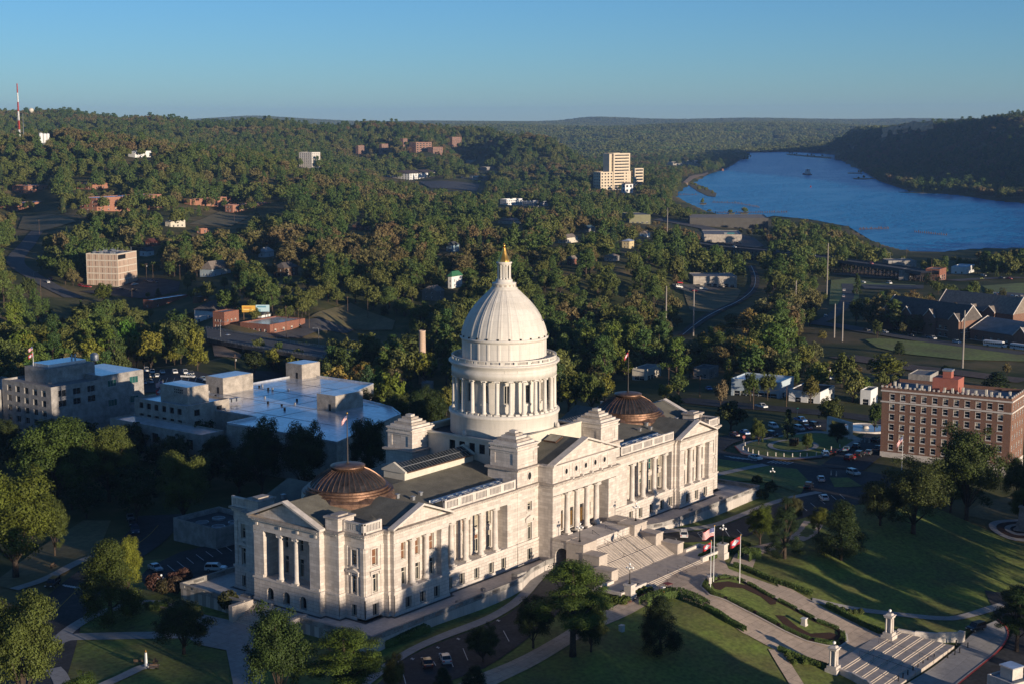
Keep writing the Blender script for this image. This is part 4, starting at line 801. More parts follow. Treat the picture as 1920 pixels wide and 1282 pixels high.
af.grid('L', 6, 2.0, 8.0, 1.9, 3, 3.6, m0=1.5, dep=.5, blindp=0, mats=iron, style='grid', skip=()); af.grid('R', 3, 2.3, 11.0, 2.0, 2, 3.6, m0=2, dep=.5, blindp=0, mats=iron, style='grid', skip=((1, 0), (1, 1))); af.done()
af.part('penthouse', concw, [(4, 12.5, 4, 17, 17.5, 23.0)]); af.part('penthouse_roof', whroof, [(4.3, 12.2, 4.3, 16.7, 23.0, 23.08)])
lv = MB()
for i in range(5):
 for j in range(2): lv.box(3.93, 4.0, 6.2 + i * .9, 6.65 + i * .9, 21.0 + j * .8, 21.4 + j * .8)
lv.build('louver', iron, af.o)
al = Bld('annex_lower_wing', 'low concrete wing with a flat pale roof in front of the dark windowed office block', 'office building', wxy(19, 172), wxy(19, 129), wxy(27.9, 129), 3.5, -9, concw, whroof, .5)
al.grid('L', 5, 3.2, 3.5, 3.0, 2, 4.4, m0=1.5, dep=.6, blindp=0, mats=iron, style='grid'); al.done()
# --- grey office with green glass further left
of = Bld('glass_windowed_office', 'grey stone office block with rows of green glass windows beyond the trees', 'office building', wxy(14.2, 222), wxy(14.2, 195.3), wxy(34, 195.3), 11.2, -10, conc, greyroof, .7)
of.grid('L', 5, 2.3, 5.2, 2.0, 5, 3.3, m0=1.6, dep=.35, blindp=None, mats=galv, style='grid', bm=curtain); of.grid('R', 3, 3.0, 15.0, 2.1, 2, 3.3, m0=1.4, dep=.35, blindp=0, mats=galv, style='grid'); of.done()
of.part('corner_wing', conc, [(20, 37.5, .6, 22, -1.5, 22.8)]); of.part('corner_wing_roof', whroof, [(20.3, 37.2, .9, 21.7, 22.8, 22.86)])
MRr = lambda h, d, z: (h, .6 - d, z)
for a in (22.5, 31.5):
 for z in (12.2, 18.8): window(of.o, MRr, a, a + 3.6, z, z + 2.3, .12, .1, 'grid', galv, .999, glassg, .1, bars=2)
of.part('penthouse', conc, [(5, 24, 9, 21, 21.2, 26.2)]); of.part('penthouse_roof', whroof, [(7, 22, 11, 19.5, 26.2, 27.2)])
tk = MB(); tk.lathe([(1.4, 26), (1.4, 28), (.6, 28.6)], (27, 13), 12); tk.tube([(20, 14, 26), (20, 14, 29)], .3, 6); tk.tube([(18.6, 14, 26), (18.6, 14, 29)], .3, 6); tk.build('roof_tank', galv, of.o)
ol = Bld('office_side_wing', 'lower grey wing with narrow windows at the left end of the green glass office', 'office building', wxy(9.5, 246), wxy(9.5, 223), wxy(30, 223), 7.6, -10, conc, greyroof, .6)
ol.grid('L', 5, 1.3, 4.4, 2.0, 4, 3.3, m0=1.2, dep=.3, mats=galv, style='grid', blindp=0); ol.done()
# --- five-storey beige block on the left
b_ = [G('m', 640, 420), G('m', 888, 432), G('m', 1046, 390)]; tz = HZ(*b_[1][:2], fq_('m', 888, 190)[1])
bz = Bld('beige_office_block', 'five storey beige block with pale bands and crowded roof antennas', 'office building', *b_, tz, None, mat('beige_panel', (.47, .345, .26), .85, .08, .5), greyroof, .3)
H5 = bz.h / 5
bz.grid('L', 9, .32, .5, H5 - 1.1, 5, H5, m0=.8, dep=.12, style='grid', blindp=0, mats=iron); bz.grid('R', 3, .35, .5, H5 - 1.1, 4, H5, m0=.4, m1=bz.LR * .35, dep=.12, style='grid', blindp=0, mats=iron); bz.done()
bd = MB(); cr_ = cream
for k in range(6): z = min(k * H5, bz.h) ; bd.box(-.14, bz.LR + .14, -.14, -.002, z - .25, z + .35); bd.box(-.14, -.002, -.002, bz.LL + .1, z - .25, z + .35)
bd.build('band', cream, bz.o); vb = MB()
for k in range(6): y = bz.LL * k / 5; vb.box(-.1, -.003, y - .14, y + .14, .35, bz.h - .25)
for k in range(3): x = bz.LR * k / 2; vb.box(x - .14, x + .14, -.1, -.003, .35, bz.h - .25)
vb.build('pier', cream, bz.o)
window(bz.o, bz.MR, .8, bz.LR * .42, bz.h - H5 + .8, bz.h - .7, .06, .05, 'grid', iron, 0, bars=3)
aa = MB(); rr_ = random.Random(8)
for k in range(22): x, y = rr_.uniform(1, bz.LR - 1), rr_.choice((rr_.uniform(1, 6), rr_.uniform(8, bz.LL - 1))); aa.tube([(x, y, bz.h), (x, y, bz.h + rr_.uniform(1.5, 3.6))], rr_.uniform(.05, .2), 4)
for k in range(7): x, y = rr_.uniform(2, bz.LR - 4), rr_.uniform(2, bz.LL - 3); aa.box(x, x + 2.4, y, y + 1.6, bz.h, bz.h + rr_.uniform(.8, 1.9))
aa.build('roof_antenna', galv, bz.o)
# --- brown brick apartment block on the right
cb = G('o', 970, 1290); P1 = onz(*fq_('o', 975, 890), 16.5); P2 = onz(*fq_('o', 1840, 970), 16.5)
dv = (P2 - P1)[:2]; Lr = np.linalg.norm(dv); dv /= Lr; nv = np.array([-dv[1], dv[0]])
# seen faces: long face P1 -> P2 (left), short face beyond P2 (right)
ap = Bld('brick_apartment_block', 'seven storey brown brick apartment block with white windows and red roof house', 'apartment block', P1, P2, P2[:2] + nv * 17, 16.5, -5.5, brickd, greyroof, 1.0, LL=Lr, LR=17)
ap.grid('L', 11, 1.5, .9 + 3.1, 1.75, 6, 3.05, m0=1.5, dep=.2, style='sash', mats=white); ap.grid('R', 5, 1.2, 4.0, 1.75, 6, 3.05, m0=1, dep=.2, style='sash', mats=white)
ap.done()
tb = MB()
for z in (18.4, 21.7): tb.box(-.35, ap.LR + .2, -.35, -.01, z, z + .45); tb.box(-.35, -.01, -.01, ap.LL + .3, z, z + .45)
tb.box(-.12, ap.LR, -.12, -.004, -1.4, 3.3); tb.box(-.12, -.004, -.004, ap.LL, -1.4, 3.3)
for i in range(28): y = i * ap.LL / 27; tb.box(-.2, .12, y - .25, y + .25, ap.h + .95, ap.h + 1.5)
for i in range(8): x = i * ap.LR / 7; tb.box(x - .25, x + .25, -.2, .12, ap.h + .95, ap.h + 1.5)
for o in ap.ops['L']:
 tb.box(-.08, -.005, o[0] - .12, o[1] + .12, o[2] - .25, o[2]); tb.box(-.07, -.005, o[0] - .1, o[1] + .1, o[3], o[3] + .2)
tb.build('stone_trim', trim, ap.o)
for a, b, c in ((2.2, 17, 5.2), (.9, 20.2, 2.3)):
 pass
y0 = ap.LL * .44; ap.part('roof_house', red, [(4.5, 11, y0, y0 + 7.6, ap.h, ap.h + 4.3), (6, 8.6, y0 + 2.5, y0 + 5, ap.h + 4.3, ap.h + 6.3)]); ap.part('roof_cap', galv, [(5.8, 8.8, y0 + 2.3, y0 + 5.2, ap.h + 6.3, ap.h + 6.8)])
vp = MB()
for i in range(16): y = 2 + i * (ap.LL - 4) / 15; x = 3 if i % 3 else 6; vp.box(x - .3, x + .3, y - .3, y + .3, ap.h, ap.h + 1.9)
vp.build('roof_vent', cream, ap.o)
# --- brick school complex with gabled wings
slate, copg = shing, trim
def gwing(lab, A, B, C, eave, rise, nL, nR, rows, gables=(), ax='y', m=shing, LR=None, base=None, name='school_wing', cat='school'):
 w_ = Bld(name, lab, cat, A, B, C, eave, base, brickd, m, 0, 'brick school wings', LR=LR, flat=False)
 if nL: w_.grid('L', nL, 1.6, 1.0, 1.9, rows, 3.6, m0=1.5, dep=.2)
 if nR: w_.grid('R', nR, 1.6, 1.0, 1.9, rows, 3.6, m0=1.5, dep=.2)
 w_.done(); w_.gable(ax, rise, .3); H = w_.h
 cp = MB()
 if ax == 'y':
  for y in (-.35, w_.LL - .05):
   for s in (-1, 1): x0 = w_.LR / 2 + s * (w_.LR / 2 + .5); cp.ext([(x0, H - .3), (w_.LR / 2, H + rise + .1), (w_.LR / 2, H + rise + .65), (x0, H + .3)], y, y + .4, 'y')
 else:
  for x in (-.35, w_.LR - .05):
   for s in (-1, 1): y0 = w_.LL / 2 + s * (w_.LL / 2 + .5); cp.ext([(y0, H - .3), (w_.LL / 2, H + rise + .1), (w_.LL / 2, H + rise + .65), (y0, H + .3)], x, x + .4, 'x')
 cp.build('coping', trim, w_.o); bn_ = MB()
 for r_ in range(rows): bn_.box(-.08, -.005, 0, w_.LL, .6 + r_ * 3.6, .8 + r_ * 3.6); bn_.box(0, w_.LR, -.08, -.005, .6 + r_ * 3.6, .8 + r_ * 3.6)
 bn_.build('stone_band', trim, w_.o)
 for y, wd, gr in gables:      # cross gables standing on the long left face
  g = MB(); z0 = 0; g.ext([(y - wd / 2, -1), (y + wd / 2, -1), (y + wd / 2, H), (y, H + gr), (y - wd / 2, H)], -1.6, .3, 'x'); g.build('gable_bay', brickd, w_.o)
  g = MB()
  for s in (-1, 1): g.ext([(y + s * (wd / 2 + .3), H - .1), (y, H + gr + .1), (y, H + gr + .5), (y + s * (wd / 2 + .3), H + .35)], -1.9, -1.4, 'x')
  g.build('coping', trim, w_.o); g = MB()
  for s in (-1, 1): g.ext([(y + s * (wd / 2 + .1), H), (y, H + gr), (y, H + gr + .15), (y + s * (wd / 2 + .1), H + .15)], -1.4, w_.LR * .45, 'x')
  g.build('gable_roof', m, w_.o)
 return w_
A, B = G('o', 985, 480), G('o', 1500, 560); d_ = (B - A)[:2]; Ls = np.linalg.norm(d_); d_ /= Ls; n_ = np.array([-d_[1], d_[0]]) * -1
n_ = n_ if np.dot(n_, -(CAMP[:2] - A[:2])) > 0 else -n_
gwing('long brick school range with dark slate roof and pale edged gables facing the road', A, B, B[:2] + n_ * 15, T1(*B[:2]) + 9.5, 7.5, 14, 3, 2, ((4, 7, 3.6), (Ls * .38, 8, 4), (Ls * .68, 7, 3.6), (Ls * .92, 8, 4)), m=shingd)
A2, B2 = A[:2] + n_ * 26 + d_ * 6, B[:2] + n_ * 42 - d_ * 4
gwing('rear brick school range whose brown slate roof rises to a stepped gable', A2, B2, B2 + n_ * 17, T1(*B2) + 10, 8.5, 12, 3, 2, ((Ls * .25, 7, 3.2), (Ls * .45, 7, 3.2)))
A3, B3 = G('o', 1560, 560), G('o', 1560, 560) + np.append(d_ * 38, 0); 
gwing('low brick school hall with a broad grey roof beside the parked buses', A3, B3, B3[:2] + n_ * 24, T1(*B3[:2]) + 5.5, 5.5, 7, 3, 1, ((4, 9, 4.5),), m=greyroof)
bs = [G('o', 1265, 170), G('o', 1355, 168), G('o', 1435, 160)]; tz = HZ(*bs[1][:2], fq_('o', 1355, 95)[1])
q = Bld('brick_corner_shop', 'small square red brick shop with pale corner doorway behind the school', 'shop', *bs, tz, None, brick, greyroof, .6); q.grid('R', 3, 2.6, .6, 4, 1, m0=1.5); q.grid('L', 3, 1.5, 1, 2.5, 1, m0=2); q.done()
# --- shops along the street beyond the north end
def simple(name, label, cat, k, A, B, C, vt, wm, rm, nL=0, nR=0, ww=1.4, hh=1.6, sill=1.0, rows=1, pitch=3, roof='flat', rise=2.5, ax='x', hip=0, group=None, LL=None, LR=None, base=None, par=.4, dz=None, rz=.14, **kw):
 Bp = G(k, *B); dp = ((Bp - CAMP) @ _F) / FPX / FR[k][2]; LL = LL or (B[0] - A[0]) * dp / max(.3, math.sin(rz) * _R[0] - math.cos(rz) * _R[1]); LR = LR or (C[0] - B[0]) * dp / max(.3, math.cos(rz) * _R[0] + math.sin(rz) * _R[1]); LR = min(LR, 130)
 Pb = [Bp[:2] + np.array([-math.sin(rz), math.cos(rz)]) * LL, Bp, Bp[:2] + np.array([math.cos(rz), math.sin(rz)]) * LR]; tz = HZ(*Pb[1][:2], fq_(k, B[0], vt)[1]) if dz is None else T1(*Pb[1][:2]) + dz
 o = Bld(name, label, cat, *Pb, tz, base, wm, rm, par, group, LL, LR, flat=roof == 'flat')
 if nL: o.grid('L', nL, ww, sill, hh, rows, pitch, **kw)
 if nR: o.grid('R', nR, ww, sill, hh, rows, pitch, **kw)
 o.done()
 if roof != 'flat': o.gable(ax, rise, .5, hip)
 return o
simple('white_shop', 'white shop with a brown flat roof facing the street past the plaza', 'shop', 'p', (570, 205), (735, 236), (868, 222), 175, white, mat('brown_roof', (.06, .045, .035), .85, .15, .5), 2, 3, 2.2, 1.8, .8)
simple('blue_white_store', 'long pale blue store with dark shopfront glass behind street trees', 'shop', 'p', (240, 170), (500, 206), (622, 175), 118, mat('pale_blue_wall', (.42, .50, .55), .8, .08, .6), whroof, 7, 2, 2.6, 2.2, .4)
simple('white_garage', 'small white garage shed beside the brick apartment block', 'garage', 'p', (975, 228), (1028, 244), (1098, 232), 165, white, greyroof, 1, 1, 2.4, 2.4, .2)
simple('grey_shed_row', 'flat grey roofed storehouse behind the brick apartment block', 'storehouse', 'o', (1165, 850), (1290, 880), (1400, 850), 800, conc, greyroof)
simple('glass_fronted_shop', 'small pale brick shop with a lime green roof edge near the dome', 'shop', 'b', (1415, 215), (1490, 268), (1585, 250), 225, cream, greyroof, 2, 4, 2.4, 1.8, .5, dz=4.2)
simple('low_grey_store', 'low dark grey store behind utility poles and the lime edged shop', 'shop', 'b', (1750, 235), (1830, 262), (1900, 245), 225, conc, roofd, 3, 2, dz=4)
# --- red brick shops and billboards by the road bridge
simple('brick_bar', 'long low brick bar with a white flat roof beside the bridge road', 'shop', 'n', (362, 385), (600, 412), (805, 362), 345, brick, whroof, 5, 4, 1.6, 1.6, .9, par=.5, dz=4.6)
simple('two_storey_brick_shop', 'two storey red brick shop with a flat roof left of the billboards', 'shop', 'n', (180, 335), (272, 348), (352, 318), 270, brick, greyroof, 3, 3, 1.2, 1.2, .9, 2, 2.9, dz=6.6)
simple('dark_hipped_house', 'house with a wide black hipped roof and white gable peaks', 'house', 'm', (1440, 645), (1600, 660), (1760, 612), 600, white, shingd, 3, 3, roof='hip', rise=4.5, hip=6, ax='x', dz=3.4)
simple('white_gable_shed', 'small white gabled shed under the double billboard', 'shed', 'n', (500, 310), (540, 320), (590, 312), 290, white, roofd, 0, 0, roof='gable', rise=1.8, ax='y', dz=3.2)
simple('brick_front_store', 'low brick store with a white upper storey below the beige block', 'shop', 'm', (1065, 590), (1140, 598), (1350, 560), 540, brick, whroof, 1, 4, 1.4, 1.4, 1, dz=5)
simple('grey_wood_shed', 'grey wooden shed among trees left of the black hipped roof', 'shed', 'm', (1440, 545), (1500, 552), (1540, 540), 515, wood, greyroof, 0, 0, dz=3.2)
# --- houses on the wooded slope
HS = [('green_roofed_house', 'tall white house with bright green hipped roof beside the dome', 'c', (128, 318), (150, 326), (210, 318), 7.5, white, greenr, 'hip', 2.8, 2, 2),
   ('grey_gabled_house', 'grey sided house with a white gable end above the dry slope', 'n', (1690, 165), (1800, 172), (1850, 160), 5.4, mat('grey_siding', (.22, .2, .17), .8, .1, .5), shing, 'gable', 3, 2, 1),
   ('blue_grey_house', 'pale blue wooden house with a steep hipped roof and porch', 'm', (1488, 345), (1590, 358), (1700, 345), 5.0, mat('pale_blue_siding', (.40, .47, .50), .8, .08, .5), shing, 'hip', 5, 3, 3),
   ('white_gable_cottage', 'small white cottage in the trees between beige block and blue house', 'm', (1040, 195), (1100, 205), (1140, 195), 4, white, roofd, 'gable', 2.6, 1, 1),
   ('red_roofed_cottage', 'cottage with a dark red roof and chimney above the white cottage', 'm', (1085, 120), (1140, 130), (1190, 120), 3.6, brick, mat('dark_red_roof', (.10, .035, .03), .85, .1, .5), 'gable', 2.4, 2, 1),
   ('blue_porch_house', 'pale blue house with columns half hidden in dark trees', 'j', (1010, 810), (1040, 818), (1080, 808), 5, mat('blue_siding', (.25, .36, .42), .8, .08, .5), roofd, 'hip', 2.5, 2, 2),
   ('cream_house', 'cream house with a brown roof among oaks on the slope', 'j', (1640, 760), (1690, 770), (1755, 755), 4.5, cream, shing, 'hip', 2.5, 2, 2),
   ('yellow_terrace_house', 'pale yellow two storey house on the bare hillside edge', 'k', (260, 795), (300, 800), (330, 790), 6, mat('pale_yellow', (.6, .48, .27), .8, .08, .5), whroof, 'hip', 1.5, 2, 2),
   ('white_bungalow', 'white bungalow with a gable facing the river warehouses', 'k', (360, 730), (395, 735), (420, 728), 3.6, white, shing, 'gable', 2, 1, 1),
   ('grey_bungalow', 'grey bungalow with a shallow roof below the yellow house', 'k', (160, 865), (210, 872), (250, 862), 3.2, conc, shing, 'hip', 1.6, 2, 2),
   ('brick_cottage', 'small brick cottage hidden by reddish trees near the dome', 'j', (1690, 885), (1715, 892), (1745, 885), 4, brick, shing, 'gable', 2, 1, 1),
   ('pink_roofed_house', 'low house with a pale pink roof in the wooded middle slope', 'j', (1300, 655), (1380, 662), (1430, 650), 3.4, cream, mat('pink_roof', (.35, .22, .18), .8, .1, .5), 'hip', 2.2, 3, 2),
   ('dark_porch_house', 'big dark house with a wide porch among left hand trees', 'i', (1535, 1130), (1600, 1140), (1660, 1120), 6, wood, shingd, 'hip', 3, 2, 2),
   ('white_tower_house', 'white house with a pointed pale roof above the dark porch house', 'i', (1450, 1020), (1490, 1030), (1530, 1015), 4, white, mat('pale_roof', (.4, .39, .37), .7, .1, .5), 'hip', 3.2, 1, 1),
   ('teal_roof_house', 'house with a teal grey roof by the hillside above the river', 'j', (1760, 700), (1810, 708), (1850, 698), 4, conc, mat('teal_roof', (.10, .16, .18), .7, .1, .5), 'gable', 2, 1, 1),
   ('shadowed_brick_house', 'brick house with a dark roof deep in the middle woods', 'j', (480, 690), (530, 698), (570, 688), 4.5, brickd, shingd, 'gable', 2.5, 2, 1)]
for nm, lb, k, a, b, c, h, wm_, rm_, rf_, rise, nl, nr_ in HS:
 simple(nm, lb, 'house', k, a, b, c, 0, wm_, rm_, nl, nr_, 1.1, 1.5, 1.0, 2 if h > 5.2 else 1, 2.9, roof=rf_, rise=rise, ax='x', hip=3 if rf_ == 'hip' else 0, dz=h)
# --- school and flats on the left hill
for nm, lb, a, b, c, h, wm_, nl, nr_ in (('red_brick_school', 'long red brick school block with white window bays on the left hill', (432, 760), (545, 770), (805, 735), 13, 'b', 3, 9), ('low_brick_gym', 'low orange brick gymnasium with a grey roof at the left edge', (-30, 760), (60, 770), (230, 738), 8, 'b', 3, 4),
          ('brick_motor_court', 'two storey brick motor court with white railings on the hill', (1262, 770), (1310, 778), (1530, 740), 8, 'b', 2, 9), ('rear_motor_court', 'flat roofed brick court block behind the white railed one', (1030, 728), (1070, 735), (1270, 705), 6, 'b', 2, 8),
          ('pale_canopy_shop', 'pale canopy roofed shop among pines left of the motor court', (925, 850), (960, 858), (1020, 845), 5, 'c', 1, 3), ('small_brick_house', 'tiny brick house in the trees below the motor court', (1105, 890), (1130, 896), (1165, 888), 4, 'b', 1, 1),
          ('orange_brick_block', 'orange brick flats with dark windows at the far left', (50, 660), (160, 672), (230, 655), 9, 'b', 4, 3), ('hidden_brick_hall', 'brick hall showing between trees right of the orange flats', (415, 640), (520, 650), (580, 638), 7, 'b', 3, 2),
          ('low_white_hall', 'long low white hall roof on the upper left slope', (715, 462), (760, 468), (825, 455), 8, 'w', 0, 0)):
 simple(nm, lb, 'school' if 'school' in lb else 'building', 'i', a, b, c, 0, {'b': mat('orange_brick', (.36, .17, .11), .85, .12, .4), 'c': cream, 'w': white}[wm_], whroof, nl, nr_, 2.2, 2.0, 1.2, max(1, int(h / 4)), 3.8, dz=h)
# --- far buildings: each at its own distance on the ground below it
def far(name, label, cat, dist, uA, uB, uC, vtop, vbase, wm, rm, nL, nR, rows, skew=.5, group=None, roof='flat', rise=3, ww=None, hhf=.5, **kw):
 gB = G('z', uB, vbase); gd = max(900, np.hypot(*(gB - CAMP)[:2])); dist = gd if gd < dist * 1.5 else dist; B = atd(uB, vbase, dist); A = atd(uA, vbase, dist * (1 + skew * (uB - uA) / FPX * 1.0)); C = atd(uC, vbase, dist * (1 + (uC - uB) / FPX * .9))
 base = B[2]; tz = HZ(B[0], B[1], vtop); pit = (tz - base) / rows
 o = Bld(name, label, cat, A, B, C, tz, base, wm, rm, .8, group, flat=roof == 'flat'); o.deep = 8
 if nL: o.grid('L', nL, ww or o.LL / nL * .5, pit * .25, pit * hhf, rows, pit, m0=.5, dep=.5, style='grid', blindp=0, **kw)
 if nR: o.grid('R', nR, ww or o.LR / nR * (.86 if nR == 1 else .5), pit * .25, pit * hhf, rows, pit, m0=.5, dep=.5, style='grid', blindp=0, **kw)
 o.done()
 if roof != 'flat': o.gable('x', rise, 1, 6)
 return o
tan_ = mat('tan_concrete', (.60, .50, .36), .85, .06, .1)
far('hospital_tower', 'tan twelve storey hospital tower with horizontal window bands beside the river', 'hospital', 2560, 1127, 1150, 1184, 289, 357, tan_, greyroof, 2, 1, 12, hhf=.4, ww=None)
far('hospital_tower_core', 'windowless tan lift tower topping the riverside hospital', 'hospital', 2575, 1128, 1142, 1156, 290, 357, tan_, greyroof, 0, 0, 1)
far('hospital_front_wing', 'wide tan hospital wing with square windows in front of its tower', 'hospital', 2500, 1109, 1126, 1186, 324, 358, tan_, greyroof, 3, 10, 6)
far('hospital_right_wing', 'tan hospital wing with dark bands on the river side', 'hospital', 2540, 1186, 1190, 1207, 317, 352, tan_, greyroof, 1, 1, 6)
far('hospital_low_block', 'white sloped roof building in front of the hospital', 'building', 2420, 1164, 1172, 1188, 346, 362, white, shing, 1, 2, 2, roof='hip')
far('condominium_tower', 'white balconied condominium tower standing alone against the wooded hill', 'apartment tower', 2650, 557, 585, 603, 287, 318, mat('tower_white', (.62, .58, .52), .8, .06, .1), greyroof, 6, 4, 10)
far('long_apartment_block', 'long white four storey apartment block with brown roof in the valley', 'apartment block', 2800, 715, 768, 836, 326, 338, white, mat('brown_shingle', (.10, .07, .055), .9, .1, .2), 8, 12, 4, roof='hip', rise=5, skew=.2)
bk2 = mat('hill_brick', (.26, .15, .11), .85, .1, .1)
for i, (uA, uB, uC, vt, vb, d_, r_, lb) in enumerate(((666, 672, 684, 274, 287, 3300, 5, 'leftmost brick tower house on the far wooded hill'), (710, 716, 729, 271, 287, 3320, 5, 'narrow pink brick tower house right of the leftmost hill tower'), (748, 756, 765, 261, 273, 3400, 4, 'brick block highest up the far hill left of the terraces'), (765, 780, 812, 268, 284, 3380, 3, 'stepped brick terrace block on the far hill'), (800, 812, 832, 277, 285, 3350, 2, 'lowest long brick terrace on the far hill'), (838, 848, 867, 258, 273, 3450, 7, 'dark red brick tower alone at the right of the far hill'))):
 far('hill_condominium', lb, 'apartment block', d_, uA, uB, uC, vt, vb + 3, bk2, greyroof, 4, 5, r_ + 2, group='brick condominiums on the far hill')
for i, (uA, uB, uC, vt, vb, d_, lb, c_) in enumerate(((872, 882, 905, 299, 307, 3000, 'low pale office among trees right of the hill terraces', cream), (898, 910, 932, 312, 320, 2800, 'long pale shed in the valley left of the hospital', conc), (860, 885, 920, 330, 338, 2650, 'pale strip mall near the valley car park', conc), (935, 950, 983, 371, 385, 1900, 'white flat roofed depot in trees above the dome', white), (975, 1000, 1030, 376, 388, 1850, 'pale blue roofed depot beside the white one', whroof), (1250, 1262, 1280, 303, 310, 3500, 'pale riverside lodge beyond the hospital', cream), (1278, 1290, 1310, 300, 308, 3600, 'pale terrace row above the far river beach', cream))):
 far('valley_building', lb, 'building', d_, uA, uB, uC, vt + (vb - vt) * .3, vb, c_, whroof, 5, 9, 2, group='low valley buildings')
# river-side warehouses
simple('river_warehouse', 'long warehouse with a flat brown roof on the near river bank', 'warehouse', 'k', (520, 640), (640, 665), (1075, 690), 645, mat('dark_cladding', (.09, .085, .075), .8, .12, .2), mat('tan_gravel_roof', (.30, .25, .20), .9, .1, .1), 0, 0, dz=8, LL=70, rz=-1.0)
simple('grey_warehouse', 'grey warehouse with rooftop units before the long brown one', 'warehouse', 'k', (570, 715), (720, 760), (930, 735), 700, concw, greyroof, 0, 5, 3, 2.5, .5, dz=7, LL=60, rz=-1.0)
simple('olive_warehouse', 'olive sided warehouse with a pale roof left of the river', 'warehouse', 'k', (245, 640), (300, 655), (420, 645), 605, mat('olive_cladding', (.22, .21, .12), .8, .1, .2), greyroof, 0, 4, 3, 2, 1, dz=9, LL=45, rz=-.8)
simple('depot_shed', 'long grey depot shed with dark openings in the rail yard', 'depot', 'k', (545, 985), (660, 1003), (905, 985), 950, concw, greyroof, 2, 7, 3, 2.6, .3, dz=5.5, LL=26, rz=-.9)
simple('river_station_shed', 'flat pale roofed shed under the far viaduct', 'shed', 'l', (890, 1105), (980, 1112), (1175, 1100), 1075, conc, greyroof, 0, 0, dz=5, LL=20, rz=-.9)
simple('blue_roofed_works', 'low works with a light blue roof near the right hand crossing', 'building', 'l', (1430, 1150), (1520, 1160), (1640, 1140), 1110, white, mat('light_blue_roof', (.25, .40, .50), .6, .08, .2), 2, 3, dz=5)
simple('grey_brick_works', 'grey walled works with brick end beside the corner shop', 'building', 'l', (1062, 1195), (1130, 1205), (1235, 1195), 1140, conc, greyroof, 1, 2, dz=7)
# bluish pavilion at the bottom right corner
pv = [onz(1878, 1268, -5.5), onz(1900, 1290, -5.5), onz(1960, 1262, -5.5)]
pw = Bld('stone_kiosk', 'pale stone kiosk with a blue grey roof at the bottom corner', 'kiosk', *pv, -5.0, -11, trim, mat('blue_grey_roof', (.20, .27, .32), .6, .1, .5), .3, LL=6, LR=6); pw.grid('L', 2, 1.6, 2, 2.2, 1, m0=1, dep=.3); pw.done(); pw.part('upper_lantern', trim, [(1.6, 4.4, 1.6, 4.4, pw.h, pw.h + 2.2)]); pw.part('lantern_roof', whroof, [(1.4, 4.6, 1.4, 4.6, pw.h + 2.2, pw.h + 2.45)])
# plant enclosure west of the south wing
pe = [onz(*fq_('g', 1340, 120), .5), onz(*fq_('g', 1555, 160), .5), onz(*fq_('g', 1715, 125), .5)]
pl = Bld('plant_enclosure', 'pale walled plant enclosure with round fans behind the south wing', 'enclosure', *pe, .6, -3.4, conc, roofd, 1.3, LR=14, LL=16); pl.done()
fn = MB()
for i in range(2):
 for j in range(2): fn.lathe([(1.6, pl.h), (1.6, pl.h + .5), (1.4, pl.h + .5), (1.4, pl.h + .1), (.1, pl.h + .1)], (4 + i * 5, 4 + j * 6), 16)
fn.build('fan', galv, pl.o)
# tall brick stack
b = G('n', 1698, 760); hz_ = HZ(b[0], b[1], fq_('n', 1698, 383)[1])
ck_ = MB(); ck_.smooth = True; ck_.lathe([(1.75, b[2] - 2), (1.6, b[2] + 8), (1.45, hz_ - .6), (1.55, hz_ - .5), (1.55, hz_), (1.1, hz_), (1.1, hz_ - 2)], b[:2], 20)
o = ck_.build('brick_chimney', masonry('buff_brick', (.60, .43, .32), (.52, .36, .26), (.5, .42, .34), .8, .3, .85, .02, .2, 0)); tag(o, 'tall buff brick chimney stack rising left of the dome', 'chimney'); BL.append(([(b[0] - 2, b[1] - 2), (b[0] + 2, b[1] - 2), (b[0] + 2, b[1] + 2), (b[0] - 2, b[1] + 2)], b[2] - 8, hz_))
simple('boiler_house', 'small concrete boiler house at the foot of the brick chimney', 'boiler house', 'n', (1690, 830), (1740, 850), (1775, 835), 760, conc, greyroof, 0, 1, 1.2, 1.5, 1)
# ------------------------------------------------------------------ lawns, roads, walks
drape('lawn', [(-140, -103), (92, -103), (100, -70), (104, -46), (112, -26), (92, 20), (80, 60), (-50, 50), (-62, 60), (-100, 30), (-140, 10)], lawn, .10, 3.5)
drape('dry_lawn', GP('p', [(1560, 880), (1700, 800), (1930, 760), (2000, 900), (1800, 930)]), dry, .16, 4)
drape('dry_lawn', GP('g', [(-60, 520), (250, 280), (600, 60), (800, 60), (690, 330), (350, 480), (100, 560)]), dry, .16, 4)
def poly(name, k, pts, m, off=.22, step=4): return drape(name, GP(k, pts), m, off, step)
road('south_road', [G('g', *p) for p in ((200, 1330), (320, 1000), (390, 760), (560, 560), (850, 330), (1060, 190), (1160, 20))], 11.5, asph, .2)
poly('south_car_park', 'g', [(1010, 470), (1080, 395), (1300, 290), (1730, 190), (1760, 400), (1510, 465), (1330, 530), (1200, 580), (1060, 540)], asph, .24)
for s in (-1, 1):
 P = [(0, -24.2), (12.6, -24.2), (22, -27), (33, -31.4), (42, -33.2), (60, -34), (75, -34.4), (88, -39), (104, -52), (104, -64), (92, -55), (80, -48.5), (67, -47.8), (50, -44.6), (36, -41.8), (24, -36.5), (12.6, -28.2), (0, -28.2)]
 drape('drive', [(s * x, y) for x, y in P], asph, .2, 2.5)
 b = MB(); strip(b, [(s * x, y) for x, y in ((13, -22.6), (21, -25.2), (32, -29.6), (42, -31.6), (60, -32.4), (75, -32.8), (90, -37))], 2.4, .3, None, 2); b.build('sidewalk', walk, kind='structure')
drape('drive', [(104, -52), (88, -39), (90, -24), (98, -8), (112, -2), (118, -14), (116, -40)], asph, .22, 3)
